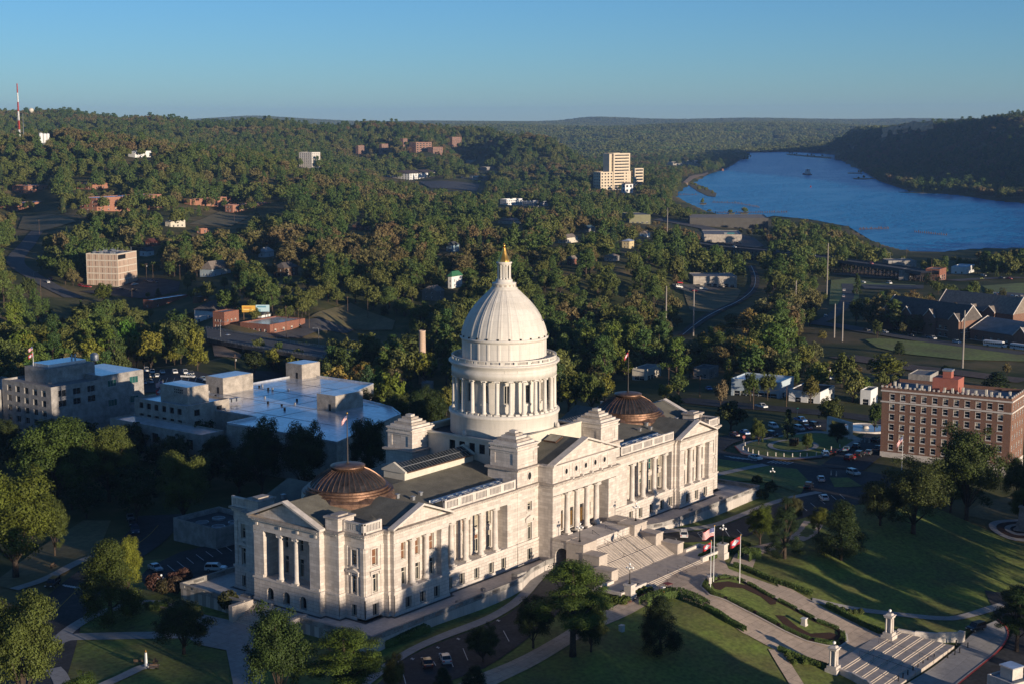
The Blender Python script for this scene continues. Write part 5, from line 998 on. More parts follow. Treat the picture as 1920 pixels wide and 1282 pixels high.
WP = [(s_, u, v) for s_, u, v in (('d', 1010, 880), ('d', 1400, 1000), ('d', 1660, 1180), ('e', 270, 745), ('e', 430, 832), ('e', 735, 945))]
NP = [('d', 1560, 720), ('d', 1920, 850), ('e', 430, 415), ('e', 640, 530), ('e', 740, 590), ('e', 900, 665), ('e', 1090, 755)]
drape('plaza', [(-21.2, -46.5)] + [G(*p)[:2] for p in WP] + [G(*p)[:2] for p in NP[::-1]] + [(21.2, -46.5)], plaza, .24, 2.5)
road('garden_walk', [G('d', 1000, 900), G('d', 680, 1070), G('h', 1620, 740), G('h', 1300, 880), G('h', 1100, 1000)], 4.5, plaza, .2)
road('garden_walk', [G('d', 1650, 700), G('e', 260, 240), G('e', 420, 205), G('e', 600, 150), G('e', 660, 60)], 5, plaza, .2)
road('garden_walk', [G('e', 430, 830), G('e', 490, 930), G('e', 560, 1040), G('e', 600, 1130)], 3.0, plaza, .24)
road('garden_walk', [G('e', 650, 530), G('e', 820, 570), G('e', 1100, 610), G('e', 1350, 635), G('e', 1560, 640), G('e', 1800, 560)], 2.2, walk, .24)
road('south_walk', [G('g', 420, 930), G('g', 520, 895), G('g', 1120, 895), G('g', 1500, 880)], 4, walk, .22); poly('south_walk', 'g', [(1180, 800), (1440, 735), (1640, 780), (1900, 850), (1960, 1000), (1850, 1300), (1690, 1300), (1630, 1000), (1430, 960)], walk, .26)
road('south_walk', [G('g', 400, 960), G('g', 470, 870), G('g', 620, 770), G('g', 760, 715), G('g', 1060, 640), G('g', 1250, 690)], 3, walk, .24)
road('south_walk', [G('g', 720, 1260), G('g', 900, 1180), G('g', 1040, 1110), G('g', 1130, 1120)], 2.4, walk, .26); road('south_walk', [G('g', 100, 560), G('g', 350, 480), G('g', 560, 360), G('g', 680, 320)], 3, walk, .26)
road('south_walk', [G('g', 380, 1130), G('g', 430, 1180), G('g', 470, 1290)], 3, walk, .26)
# street at the foot of the grounds
drape('east_street', [(-150, -112), (24, -111.4), (37, -109), (42, -103), (54, -96), (62, -104), (56, -120), (50, -132), (-150, -132)], asph, .22, 5)
drape('pavement', [(-150, -104.5), (16, -104.5), (29, -103.6), (38, -104.5), (35, -108.6), (24, -111), (12, -111.6), (-150, -111.6)], walk, .3, 4)
kb = MB(); strip(kb, [(-60, -111.7), (12, -111.7), (24, -111.2), (35, -108.8), (39, -104.5)], .35, .42, None, 2); kb.build('kerb', redp, kind='structure')
# streets round the north end
road('north_street', [G('p', *p) for p in ((60, 520), (330, 580), (560, 600), (880, 640), (1120, 690), (1500, 800))], 12, asph, .24)
road('north_street', [G('p', *p) for p in ((-80, 215), (350, 258), (650, 282), (1000, 318), (1300, 372))], 13, asph, .26)
road('north_street', [G('p', *p) for p in ((860, 620), (960, 540), (1060, 480), (1120, 420))], 13, asph, .28)
road('north_street', [G('p', *p) for p in ((720, 330), (740, 370), (560, 405), (330, 425), (160, 450), (60, 520))], 10, asph, .3)
poly('north_car_park', 'p', [(600, 640), (720, 640), (930, 750), (900, 800), (620, 890), (540, 880), (640, 740)], asph, .27)
poly('plaza_lawn', 'p', [(135, 560), (350, 590), (600, 620), (680, 700), (620, 760), (440, 700), (320, 690), (130, 690)], lawn, .32); poly('plaza_lawn', 'p', [(790, 670), (900, 670), (980, 720), (820, 725)], lawn, .32)
road('north_walk', [G('p', *p) for p in ((130, 655), (200, 640), (420, 596))], 3, walk, .4)
cp_ = GP('p', [(240, 490), (280, 535), (400, 560), (560, 570), (740, 555), (900, 505), (985, 450), (900, 410), (700, 400), (480, 430), (300, 465)]); drape('plaza_circle', cp_, walk, .42, 3)
c0 = np.mean([p[:2] for p in cp_], 0); drape('circle_lawn', [c0 + (np.array(p[:2]) - c0) * .86 for p in cp_], lawn, .5, 3)
b = MB(); ring = [G('p', 580 + 135 * math.cos(t), 488 + 33 * math.sin(t)) for t in np.linspace(0, 2 * math.pi, 24)]; strip(b, ring, 1.6, .58, None, 2); b.build('circle_path', walk, kind='structure')
b = MB(); strip(b, [p for p in cp_[:6]], .35, .56, None, 2); b.build('kerb', redp, kind='structure')
for pts in ([(150, 560), (200, 575)],): pass
# roads, lots and open ground further off
road('hill_road', [G('m', *p) for p in ((330, -30), (250, 45), (215, 110), (135, 190), (105, 250), (170, 310), (300, 385), (420, 455), (560, 520))], 13, asphl, .4)
poly('beige_block_car_park', 'm', [(600, 470), (890, 440), (1050, 365), (1200, 370), (1350, 400), (1340, 470), (1100, 525), (900, 505), (760, 500)], asph, .4)
poly('bar_car_park', 'n', [(360, 420), (600, 430), (760, 440), (820, 442), (1140, 408), (1220, 375), (900, 303), (790, 318), (830, 370), (600, 390)], asphl, .4)
poly('dry_slope', 'n', [(880, 300), (1060, 225), (1180, 190), (1500, 320), (1480, 385), (1230, 380)], dry, .5, 5)
poly('staff_car_park', 'f', [(640, 135), (1000, 158), (1350, 150), (1380, 195), (1000, 200), (980, 250), (660, 250)], asph, .3)
poly('school_lawn', 'o', [(860, 560), (960, 552), (1500, 592), (1930, 665), (1930, 705), (1500, 695), (1130, 655), (940, 612)], lit_lawn, .4, 5)
poly('school_lawn', 'o', [(635, 165), (780, 148), (930, 185), (1200, 195), (1180, 205), (820, 205), (820, 300), (720, 330), (620, 330)], lit_lawn, .4, 6); poly('school_lawn', 'o', [(1640, 205), (1930, 185), (1930, 255), (1700, 245)], lit_lawn, .5, 6)
road('school_road', [G('o', *p) for p in ((520, 450), (700, 470), (840, 500), (1000, 525), (1300, 572), (1600, 612), (1930, 655))], 11, asphl, .45)
road('school_road', [G('o', *p) for p in ((740, 190), (755, 260), (720, 340), (640, 410), (540, 450))], 8, asphl, .45)
poly('school_car_park', 'o', [(1690, 245), (1930, 255), (1930, 330), (1720, 310)], asphl, .5); poly('school_car_park', 'o', [(830, 195), (1250, 200), (1250, 225), (860, 225)], asphl, .55)
poly('dry_yard', 'k', [(600, 1030), (870, 1000), (930, 1040), (900, 1090), (760, 1160), (640, 1150)], dry, .4, 6); poly('depot_yard', 'k', [(540, 1000), (900, 985), (900, 1010), (700, 1050), (560, 1030)], asphl, .5)
gravel = mat('rail_gravel', (.13, .095, .075), .95, .2, .4)
road('rail_bed', [G('o', *p) for p in ((700, 670), (1000, 720), (1300, 765), (1930, 835))], 16, gravel, .45)
road('rail_bed', [G('k', *p) for p in ((985, 900), (1012, 960), (1005, 1030), (930, 1095), (800, 1150), (690, 1215), (600, 1290))], 6, mat('dark_ballast', (.05, .045, .042), .95, .2, .4), .6)
for off in (-.75, .75):
 b = MB(); P_ = smoothp([G('k', *p)[:2] for p in ((985, 900), (1012, 960), (1005, 1030), (930, 1095), (800, 1150), (690, 1215), (600, 1290))]); strip(b, [p + np.array([off, off * .5]) for p in P_], .25, .75); b.build('rail', galv, kind='structure')
poly('dirt_bank', 'n', [(180, 470), (300, 520), (400, 560), (380, 590), (200, 575)], mat('bare_earth', (.24, .17, .115), .95, .2, .3), .5, 5)
poly('works_yard', 'o', [(640, 125), (900, 100), (1240, 130), (1240, 165), (900, 150)], mat('bare_earth', (.24, .17, .115)), .6, 8)
road('crossing_street', [G('o', *p) for p in ((1440, 170), (1650, 155), (1930, 150))], 14, asphl, .6)
poly('valley_car_park', 'j', [(860, 425), (1060, 425), (1200, 440), (1180, 480), (920, 460)], asphl, .8, 15)
poly('hill_lot', 'i', [(1060, 845), (1300, 855), (1400, 800), (1240, 770)], dry, .6, 8); poly('hill_lot', 'i', [(100, 870), (240, 885), (430, 830), (300, 790), (130, 800)], dry, .6, 8)
poly('river_road', 'k', [(430, 640), (520, 655), (700, 690), (760, 760), (1000, 800), (1060, 790), (1000, 740), (700, 668), (480, 630)], asphl, .8, 8)
poly('river_beach', 'k', [(600, 430), (640, 395), (740, 372), (745, 380), (660, 410), (630, 440)], mat('river_sand', (.36, .25, .16), .95, .15, .2), .9, 10)
# bluff face: bare rock cut near its crest
cl = MB(); tops = [(1655, 246), (1675, 240), (1695, 237), (1712, 231), (1728, 235), (1748, 229)]
rkm = mat('orange_rock', (.72, .36, .17), .9, .2, .05, bump=.4)
rv_ = random.Random(3); vs = []
for i, (u, v) in enumerate(tops):
 for j in range(5): q = atd(u + rv_.uniform(-3, 3), v + j * 4.2 - 4, 5110 - (u - 1655) * 4.6 - j * 14 + rv_.uniform(-10, 10)); vs.append(q)
cl.add(vs, [(i * 5 + j, i * 5 + j + 1, i * 5 + j + 6, i * 5 + j + 5) for i in range(len(tops) - 1) for j in range(4)]); o = cl.build('rock_cliff', rkm, kind='structure'); FARCL.append(np.array(cl.v))
# road markings
mk = MB(); mw = mat('road_marking', (.62, .62, .60), .7, .15, 3)
def stripe(k, a, b, w_=.14, off=.36):
 strip(mk, [G(k, *a)[:2], G(k, *b)[:2]], w_, off, None, 1.5)
for a, b, c, e in ((1205, 388, 1255, 430), (1275, 362, 1325, 402), (1343, 335, 1395, 378), (1412, 312, 1468, 355), (1482, 290, 1535, 330), (1548, 265, 1600, 308), (1622, 252, 1670, 288), (1688, 228, 1718, 250)): stripe('g', (a, b), (c, e), .16)
for a, b, c, e in ((1090, 735, 1120, 808), (1178, 697, 1207, 768), (1420, 590, 1455, 655), (820, 855, 835, 910), (1000, 775, 1015, 800)): stripe('h', (a, b), (c, e), .16, .34)
for u, v in ((1390, 530), (1150, 640), (1028, 692), (875, 760)):
 stripe('h', (u - 12, v), (u + 12, v), .3, .34); stripe('h', (u - 4, v - 6), (u + 4, v + 6), .25, .34)
for i in range(7): stripe('g', (455 + i * 18, 530 + i * 3), (480 + i * 18, 543 + i * 3), .5, .34)
for a, b, c, e in ((0, 0, 0, 0),): pass
for i in range(6): stripe('p', (180 + i * 26, 545 + i * 3), (240 + i * 26, 560 + i * 3), .4, .4); stripe('p', (430 + i * 22, 585 + i * 2), (470 + i * 22, 573 + i * 2), .4, .4)
for u, v in ((630, 840), (680, 820), (735, 800), (800, 775), (850, 770)): stripe('p', (u, v), (u + 30, v + 26), .16, .4)
for i in range(9): stripe('f', (690 + i * 35, 205 - i), (700 + i * 35, 180 - i), .16, .45)
for a, b in (((1180, 505), (1200, 560)), ((1535, 445), (1565, 490)), ((1620, 440), (1660, 480))): stripe('d', a, b, .16, .38)
for i in range(5): stripe('d', (1335 + i * 10, 465 + i * 12), (1370 + i * 10, 455 + i * 12), .12, .38)
for a, b in (((1335, 465), (1380, 520)), ((1368, 455), (1412, 510))): stripe('d', a, b, .12, .39)
mk.build('road_marking', mw, kind='structure')
yl = MB(); 
for d_ in (-.2, .2): strip(yl, [np.array(G('g', *p)[:2]) + d_ for p in ((320, 800), (420, 700), (550, 570), (600, 520), (850, 330), (1060, 190), (1140, 100))], .12, .34, None, 3)
yl.build('yellow_line', mat('yellow_marking', (.42, .27, .06), .8, .15, 3), kind='structure')
# ------------------------------------------------------------------ road bridge over the railway valley
ZB = -9.0
nr_ = [onz(*fq_('n', *p), ZB)[:2] for p in ((150, 440), (250, 462), (400, 488), (550, 512), (760, 545), (980, 578), (1200, 610))]; fr_ = [onz(*fq_('n', *p), ZB)[:2] for p in ((140, 366), (300, 392), (450, 418), (600, 444), (800, 478), (1000, 507), (1240, 540))]
BR = thing('road_bridge', 'concrete road bridge over the wooded railway valley with steel side rails', 'bridge', (*nr_[3], ZB))
ox, oy = nr_[3]
def loc(p, z): return (p[0] - ox, p[1] - oy, z)
b = MB(); n = len(nr_); vs = [loc(p, .0) for p in nr_] + [loc(p, .0) for p in fr_] + [loc(p, -1.5) for p in nr_] + [loc(p, -1.5) for p in fr_]
b.add(vs, [(i, i + 1, n + i + 1, n + i) for i in range(n - 1)] + [(i + 1, i, 2 * n + i, 2 * n + i + 1) for i in range(n - 1)] + [(n + i, n + i + 1, 3 * n + i + 1, 3 * n + i) for i in range(n - 1)] + [(2 * n + i, 2 * n + i + 1, 3 * n + i + 1, 3 * n + i) for i in range(n - 1)]); b.build('deck', asphl, BR)
for E_, nm in ((nr_, 0), (fr_, 1)):
 b = MB(); Q_ = resample(E_, 2.5); 
 b.tube([loc(p, .95) for p in Q_], .09, 4); b.tube([loc(p, .55) for p in Q_], .07, 4)
 for p in Q_: b.tube([loc(p, 0), loc(p, 1.0)], .08, 4)
 b.build('guard_rail', galv, BR); b = MB()
 Q2 = resample(E_, 4)
 for p, q in zip(Q2, Q2[1:]): b.add([loc(p, -1.6), loc(q, -1.6), loc(q, .3), loc(p, .3), loc(p + .3, -1.6), loc(q + .3, -1.6), loc(q + .3, .3), loc(p + .3, .3)], [(0, 1, 2, 3), (4, 5, 6, 7), (3, 2, 6, 7)])
 b.build('kerb_wall', concw, BR)
for t in (2, 3, 4, 5):
 a, c = np.array(nr_[t]), np.array(fr_[t]); pr_ = MB()
 for f_ in (.12, .5, .88): p = a + (c - a) * f_; pr_.tube([loc(p, -24 - ZB - 2), loc(p, -1.4)], .55, 8)
 pr_.tube([loc(a + (c - a) * .04, -1.95), loc(a + (c - a) * .96, -1.95)], .5, 4); pr_.build('pier', conc, BR)
# long viaduct beside the river
ZV = -14.5; vp_ = smoothp([onz(*fq_('k', *p), ZV)[:2] for p in ((560, 745), (790, 786), (1060, 808), (1250, 830), (1480, 862), (1640, 884), (1800, 905), (1990, 935))]); vp_ = resample(vp_, 14)
VI = thing('viaduct', 'long road viaduct on many dark trestle legs between trees and river', 'bridge', (*vp_[len(vp_) // 2], ZV)); ox, oy = vp_[len(vp_) // 2]
b = MB(); n = len(vp_); nn = []
for i in range(n): d = vp_[min(i + 1, n - 1)] - vp_[max(i - 1, 0)]; d /= np.linalg.norm(d); nn.append(np.array([-d[1], d[0]]))
for z0, z1, h0, h1 in ((-1.6, 0, -8, 8), (0, .9, -8, -7.6), (0, .9, 7.6, 8)):
 vs = []
 for p, q in zip(vp_, nn): vs += [loc(p + q * h0, z0), loc(p + q * h1, z0), loc(p + q * h1, z1), loc(p + q * h0, z1)]
 b.add(vs, [(4 * i + j, 4 * i + (j + 1) % 4, 4 * i + 4 + (j + 1) % 4, 4 * i + 4 + j) for i in range(n - 1) for j in range(4)])
b.build('deck', asphl, VI)
for i in range(0, n, 1):
 g_ = T1(*vp_[i])
 if g_ > ZV - 3: continue
 b = MB(); 
 for h in (-6, -2, 2, 6): b.tube([loc(vp_[i] + nn[i] * h * 1.1, g_ - ZV - 1), loc(vp_[i] + nn[i] * h, -1.5)], .4, 5)
 b.tube([loc(vp_[i] + nn[i] * -6.6, g_ - ZV), loc(vp_[i] + nn[i] * 6, -2)], .25, 4); b.tube([loc(vp_[i] + nn[i] * 6.6, g_ - ZV), loc(vp_[i] + nn[i] * -6, -2)], .25, 4); b.build('trestle', mat('dark_timber', (.05, .04, .035), .9, .2, .5), VI)
# ------------------------------------------------------------------ trees
def leafmat(name, cols, tr=.14):
 m = bpy.data.materials.new(name); m.use_nodes = True; N = m.node_tree.nodes; L = m.node_tree.links; N.clear()
 oi = N.new('ShaderNodeObjectInfo'); cr = N.new('ShaderNodeValToRGB'); el = cr.color_ramp.elements
 for i, c in enumerate(cols):
  e = el[i] if i < 2 else el.new(.5)
  e.position = i / (len(cols) - 1); e.color = (*c, 1)
 # patches of the same tint across a hillside, plus a little of each tree's own
 no = N.new('ShaderNodeTexNoise'); no.inputs['Scale'].default_value = .0075; no.inputs['Detail'].default_value = 2; L.new(oi.outputs['Location'], no.inputs['Vector'])
 mr = N.new('ShaderNodeMapRange'); mr.inputs[1].default_value = .36; mr.inputs[2].default_value = .66; L.new(no.outputs['Fac'], mr.inputs[0])
 mx = N.new('ShaderNodeMix'); mx.inputs[0].default_value = .55; L.new(mr.outputs[0], mx.inputs[2]); L.new(oi.outputs['Random'], mx.inputs[3]); L.new(mx.outputs[0], cr.inputs[0])
 tc = N.new('ShaderNodeTexCoord'); n2 = N.new('ShaderNodeTexNoise'); n2.inputs['Scale'].default_value = .55; n2.inputs['Detail'].default_value = 3; L.new(tc.outputs['Object'], n2.inputs['Vector'])
 m2 = N.new('ShaderNodeMapRange'); m2.inputs[1].default_value = .3; m2.inputs[2].default_value = .7; m2.inputs[3].default_value = .6; m2.inputs[4].default_value = 1.35; L.new(n2.outputs['Fac'], m2.inputs[0])
 a = N.new('ShaderNodeMix'); a.data_type = 'RGBA'; a.blend_type = 'MULTIPLY'; a.inputs[0].default_value = 1; L.new(cr.outputs[0], a.inputs[6]); L.new(m2.outputs[0], a.inputs[7])
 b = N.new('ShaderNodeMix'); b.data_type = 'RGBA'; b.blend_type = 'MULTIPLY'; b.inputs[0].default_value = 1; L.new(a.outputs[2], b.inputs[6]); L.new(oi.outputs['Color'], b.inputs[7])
 d = N.new('ShaderNodeBsdfPrincipled'); d.inputs['Roughness'].default_value = .6; d.inputs['Specular IOR Level'].default_value = .18; L.new(b.outputs[2], d.inputs['Base Color'])
 t = N.new('ShaderNodeBsdfTranslucent'); L.new(b.outputs[2], t.inputs[0]); ms = N.new('ShaderNodeMixShader'); ms.inputs[0].default_value = tr; L.new(d.outputs[0], ms.inputs[1]); L.new(t.outputs[0], ms.inputs[2])
 o = N.new('ShaderNodeOutputMaterial'); L.new(ms.outputs[0], o.inputs[0]); return m
LM = {'oak': leafmat('oak_leaves', [(.052, .106, .021), (.136, .142, .038), (.086, .124, .027)]), 'pine': leafmat('pine_needles', [(.052, .104, .025), (.113, .15, .039)]),
   'magnolia': leafmat('magnolia_leaves', [(.055, .086, .024), (.085, .102, .032)], .1), 'cedar': leafmat('cedar_leaves', [(.046, .082, .030), (.080, .106, .038)], .1), 'autumn': leafmat('autumn_leaves', [(.17, .10, .052), (.145, .135, .048), (.18, .125, .06)])}
def leaves(rs, cen, nrm, size):
 n = len(cen); nrm = nrm + rs.normal(0, .55, (n, 3)); nrm /= np.linalg.norm(nrm, axis=1)[:, None] + 1e-9
 a = np.cross(nrm, rs.normal(0, 1, (n, 3))); a /= np.linalg.norm(a, axis=1)[:, None] + 1e-9; b = np.cross(nrm, a)
 sz = size * rs.uniform(.6, 1.35, n)[:, None]; e = nrm * sz * .22
 return np.stack([cen + a * sz, cen + b * sz * .62 + e, cen - a * sz, cen - b * sz * .62 + e], 1).reshape(-1, 3)
def crown_pts(kind, rs, H, Wd, n):
 """clump centres and radii of a crown, then leaf centres and outward directions"""
 if kind in ('oak', 'autumn'):
  K = 95; d = rs.normal(0, 1, (K, 3)); d[:, 2] = np.abs(d[:, 2]) * 1.1 - .55; d /= np.linalg.norm(d, axis=1)[:, None]; r = rs.uniform(.35, .95, K)[:, None] * rs.uniform(.8, 1.08, K)[:, None]
  C = d * r * np.array([Wd * .41, Wd * .41, H * .42]) + np.array([0, 0, H * .52]); cr = rs.uniform(.055, .135, K) * Wd; fl = .8
 elif kind == 'pine':
  K = 46; z = rs.uniform(.36, .97, K); rad = Wd * .45 * np.sqrt(np.clip(1.06 - z, 0, 1)) * 1.25 * rs.uniform(.2, 1, K); t = rs.uniform(0, 6.28, K)
  C = np.stack([rad * np.cos(t), rad * np.sin(t), z * H], 1); cr = rs.uniform(.08, .17, K) * Wd; fl = .62
 elif kind == 'magnolia':
  K = 80; z = rs.uniform(.1, .97, K); env = np.sin(np.clip((1 - z) * 1.25 + .12, 0, 1.45)) * np.clip(.6 + z * 1.6, 0, 1); rad = Wd * .44 * env * np.sqrt(rs.uniform(.3, 1, K)); t = rs.uniform(0, 6.28, K)
  C = np.stack([rad * np.cos(t), rad * np.sin(t), z * H], 1); cr = rs.uniform(.09, .14, K) * Wd; fl = .9
 else:
  K = 70; z = rs.uniform(.08, .98, K) ** 1.1; rad = Wd * .46 * (1.02 - z) ** .8 * np.sqrt(rs.uniform(.25, 1, K)); t = rs.uniform(0, 6.28, K)
  C = np.stack([rad * np.cos(t), rad * np.sin(t), z * H], 1); cr = rs.uniform(.08, .13, K) * Wd; fl = .8
 k = rs.choice(K, n, p=cr ** 2 / np.sum(cr ** 2)); d = rs.normal(0, 1, (n, 3)); d[:, 2] += .25; d /= np.linalg.norm(d, axis=1)[:, None]
 P = C[k] + d * cr[k][:, None] * rs.uniform(.35, 1.15, n)[:, None] * np.array([1, 1, fl]); out = d + (C[k] - np.array([0, 0, H * .5])) / (H * .5) * .6
 return P, out, C, cr
def quadmesh(name, V, m):
 n = len(V) // 4; me = bpy.data.meshes.new(name); me.vertices.add(4 * n); me.vertices.foreach_set('co', V.astype(np.float32).ravel()); me.loops.add(4 * n); me.loops.foreach_set('vertex_index', np.arange(4 * n, dtype=np.int32))
 me.polygons.add(n); me.polygons.foreach_set('loop_start', np.arange(0, 4 * n, 4, dtype=np.int32)); me.polygons.foreach_set('loop_total', np.full(n, 4, np.int32)); me.update(calc_edges=True); me.materials.append(m); return me
def tree_proto(kind, seed, n, leaf, H=14., Wd=12.):
 rs = np.random.RandomState(seed); P, out, C, cr = crown_pts(kind, rs, H, Wd, n); cm = quadmesh(kind + '_crown', leaves(rs, P, out, leaf), LM[kind])
 b = MB(); b.smooth = True; lean = rs.normal(0, .25, 2); top = H * {'oak': .55, 'autumn': .6, 'pine': .93, 'magnolia': .8, 'cedar': .9}[kind]; r0 = H * .022
 tp_ = [(lean[0] * t * t, lean[1] * t * t, top * t - (.6 if t == 0 else 0)) for t in (0, .15, .4, .7, 1)]; b.tube(tp_, r0 * 1.25, 8, r0 * .35)
 for i in rs.choice(len(C), 12 if kind != 'magnolia' else 5, replace=False):
  c = C[i]; s = min(max(.22, c[2] / H - .30), .9) * top; b.tube([(0, 0, s), (c[0] * .45, c[1] * .45, (s + c[2]) / 2 - .2), tuple(c)], r0 * .42, 5, r0 * .1)
 tm = bpy.data.meshes.new(kind + '_trunk'); tm.from_pydata(b.v, [], b.f); tm.materials.append(bark); tm.polygons.foreach_set('use_smooth', [True] * len(b.f)); tm.update(); return cm, tm, H, Wd
PRO = {}
for kind, dims in (('oak', (14, 13)), ('pine', (18, 11)), ('magnolia', (14, 12)), ('cedar', (13, 7)), ('autumn', (12, 11))):
 PRO[kind, 'near'] = [tree_proto(kind, 11 + 7 * i + len(kind), 34000, .13 * dims[1] / 12, *dims) for i in range(2)]
 PRO[kind, 'mid'] = [tree_proto(kind, 91 + 7 * i + len(kind), 2600, .42 * dims[1] / 12, *dims) for i in range(3 if kind in ('oak', 'pine') else 2)]
 PRO[kind, 'far'] = [tree_proto(kind, 191 + 7 * i + len(kind), 900, .68 * dims[1] / 12, *dims) for i in range(2)]
# ------------------------------------------------------------------ vehicles
def cpaint(c):
 k = 'car_paint_%02d%02d%02d' % tuple(int(q * 99) for q in c); return mat(k, c, .28, .02, .3, 0., .5, coat=.6)
CARS = {}
def car_parts(kind):
 """side profile (x forward), cabin, sizes"""
 return {'sedan': (4.7, 1.8, [(-2.3, .35), (-2.35, .72), (-2.25, .95), (-1.5, 1.0), (.85, .98), (2.0, .86), (2.3, .7), (2.32, .35)], (-1.75, 1.05, -1.05, .35, .96, 1.45)),
   'suv': (4.8, 1.9, [(-2.35, .4), (-2.4, .8), (-2.35, 1.08), (.9, 1.08), (2.05, 1.0), (2.35, .85), (2.36, .4)], (-2.3, 1.15, -2.1, .45, 1.06, 1.75)),
   'pickup': (5.6, 1.95, [(-2.75, .5), (-2.8, .95), (-2.75, 1.15), (1.3, 1.12), (2.5, 1.08), (2.75, .95), (2.78, .5)], (-.75, 1.55, -.5, .8, 1.1, 1.82)),
   'van': (5.2, 2.0, [(-2.55, .4), (-2.6, 1.0), (-2.55, 1.2), (1.6, 1.2), (2.3, 1.05), (2.55, .85), (2.56, .4)], (-2.52, 2.0, -2.48, 1.15, 1.18, 2.1))}[kind]
def make_car(kind):
 L_, W_, prof, (cx0, cx1, tx0, tx1, cz, tz) = car_parts(kind); h = W_ / 2; parts = {}
 b = MB(); n = len(prof)
 rows = [(-h, .06), (-h + .0, 0.0), (h, 0.0), (h, .06)]
 vs = []; ys = [-h + .02, -h * .93, h * .93, h - .02]; ins = [.05, 0, 0, .05]
 for y, i in zip(ys, ins): vs += [(x * (1 - i * .25), y, z - (i if z > .6 else -i * .3)) for x, z in prof]
 b.add(vs, [tuple(range(n)), tuple(range(4 * n - 1, 3 * n - 1, -1))] + [(r * n + (i + 1) % n, r * n + i, (r + 1) * n + i, (r + 1) * n + (i + 1) % n) for r in range(3) for i in range(n)])
 t = h * .8; b.box(tx0, tx1, -t, t, tz - .04, tz + .03)
 for x0, x1, zz in ((cx0, tx0, 1), (cx1, tx1, 1)):
  for s in (-1, 1): b.tube([(x0, s * h * .9, cz), (x1, s * t, tz)], .06, 4)
 for s in (-1, 1): b.tube([((cx0 + cx1) / 2, s * h * .91, cz), ((tx0 + tx1) / 2, s * t * 1.0, tz)], .05, 4)
 if kind == 'pickup':
  b.mi = 1; b.box(-2.65, -.8, -h * .85, h * .85, 1.13, 1.16); b.mi = 0
 parts['body'] = b
 g = MB(); q = h * .9; g.add([(cx0, -q, cz), (cx1, -q, cz), (cx1, q, cz), (cx0, q, cz), (tx0, -t, tz - .03), (tx1, -t, tz - .03), (tx1, t, tz - .03), (tx0, t, tz - .03)], [(0, 1, 5, 4), (1, 2, 6, 5), (2, 3, 7, 6), (3, 0, 4, 7)]); parts['window'] = g
 wl = []
 for x in (-L_ * .3, L_ * .3):
  for s in (-1, 1):
   w_ = MB(); w_.tube([(x, s * (h - .2), .34), (x, s * (h + .01), .34)], .35, 14); r_ = MB(); r_.tube([(x, s * (h - .02), .34), (x, s * (h + .03), .34)], .2, 10); wl.append((w_, r_))
 hl = []
 for s in (-1, 1):
  a = MB(); a.box(L_ / 2 - .16, L_ / 2 + .0, s * h * .68 - .2, s * h * .68 + .2, .66, .8); c = MB(); c.box(-L_ / 2 - .02, -L_ / 2 + .08, s * h * .72 - .16, s * h * .72 + .16, .74, .95); hl.append((a, c))
 return parts, wl, hl
def proto_car(kind):
 parts, wl, hl = make_car(kind); t = bpy.data.objects.new('parked_car', None)
 ms = {'body': parts['body'].build('body', [white, rubber], t), 'window': parts['window'].build('window', glass, t)}
 for w_, r_ in wl: o = w_.build('wheel', rubber, t); r_.build('rim', galv, o)
 for a, c in hl: a.build('headlight', lampg, t); c.build('tail_light', amber, t)
 return t
BODY = {}
def put_car(kind, p, p2, col, label, group=None, z=None, name='parked_car', big=1.0):
 if kind not in CARS: CARS[kind] = proto_car(kind); t = CARS[kind]; COL.objects.link(t)
 else: t = copy_tree(CARS[kind])
 zz = p[2] + .32 if z is None else z; t.location = (p[0], p[1], zz); t.rotation_euler = (0, 0, math.atan2(p2[1] - p[1], p2[0] - p[0])); t.scale = (big,) * 3; t.name = name
 sx, sy = .6, .6; d = np.array(p2[:2]) - np.array(p[:2]); d = d / (np.linalg.norm(d) + 1e-9)
 if z is None:
  za, zb = T1(*(np.array(p[:2]) + d * 1.5)), T1(*(np.array(p[:2]) - d * 1.5)); t.rotation_euler = (0, -math.atan2(za - zb, 3.0), t.rotation_euler[2])
 for c in t.children:
  if c.name.startswith('body'):
   k = (kind, col)
   if k not in BODY: BODY[k] = c.data.copy(); BODY[k].materials[0] = cpaint(col)
   c.data = BODY[k]
 return tag(t, label, {'sedan': 'car', 'suv': 'car', 'pickup': 'pickup', 'van': 'van'}[kind], group)
WHT, SIL_, BLK, GRY, RED_, BLU, NAV, TAN_ = (.62, .62, .60), (.34, .35, .36), (.012, .012, .014), (.10, .105, .11), (.35, .02, .02), (.05, .16, .38), (.02, .035, .08), (.30, .26, .2)
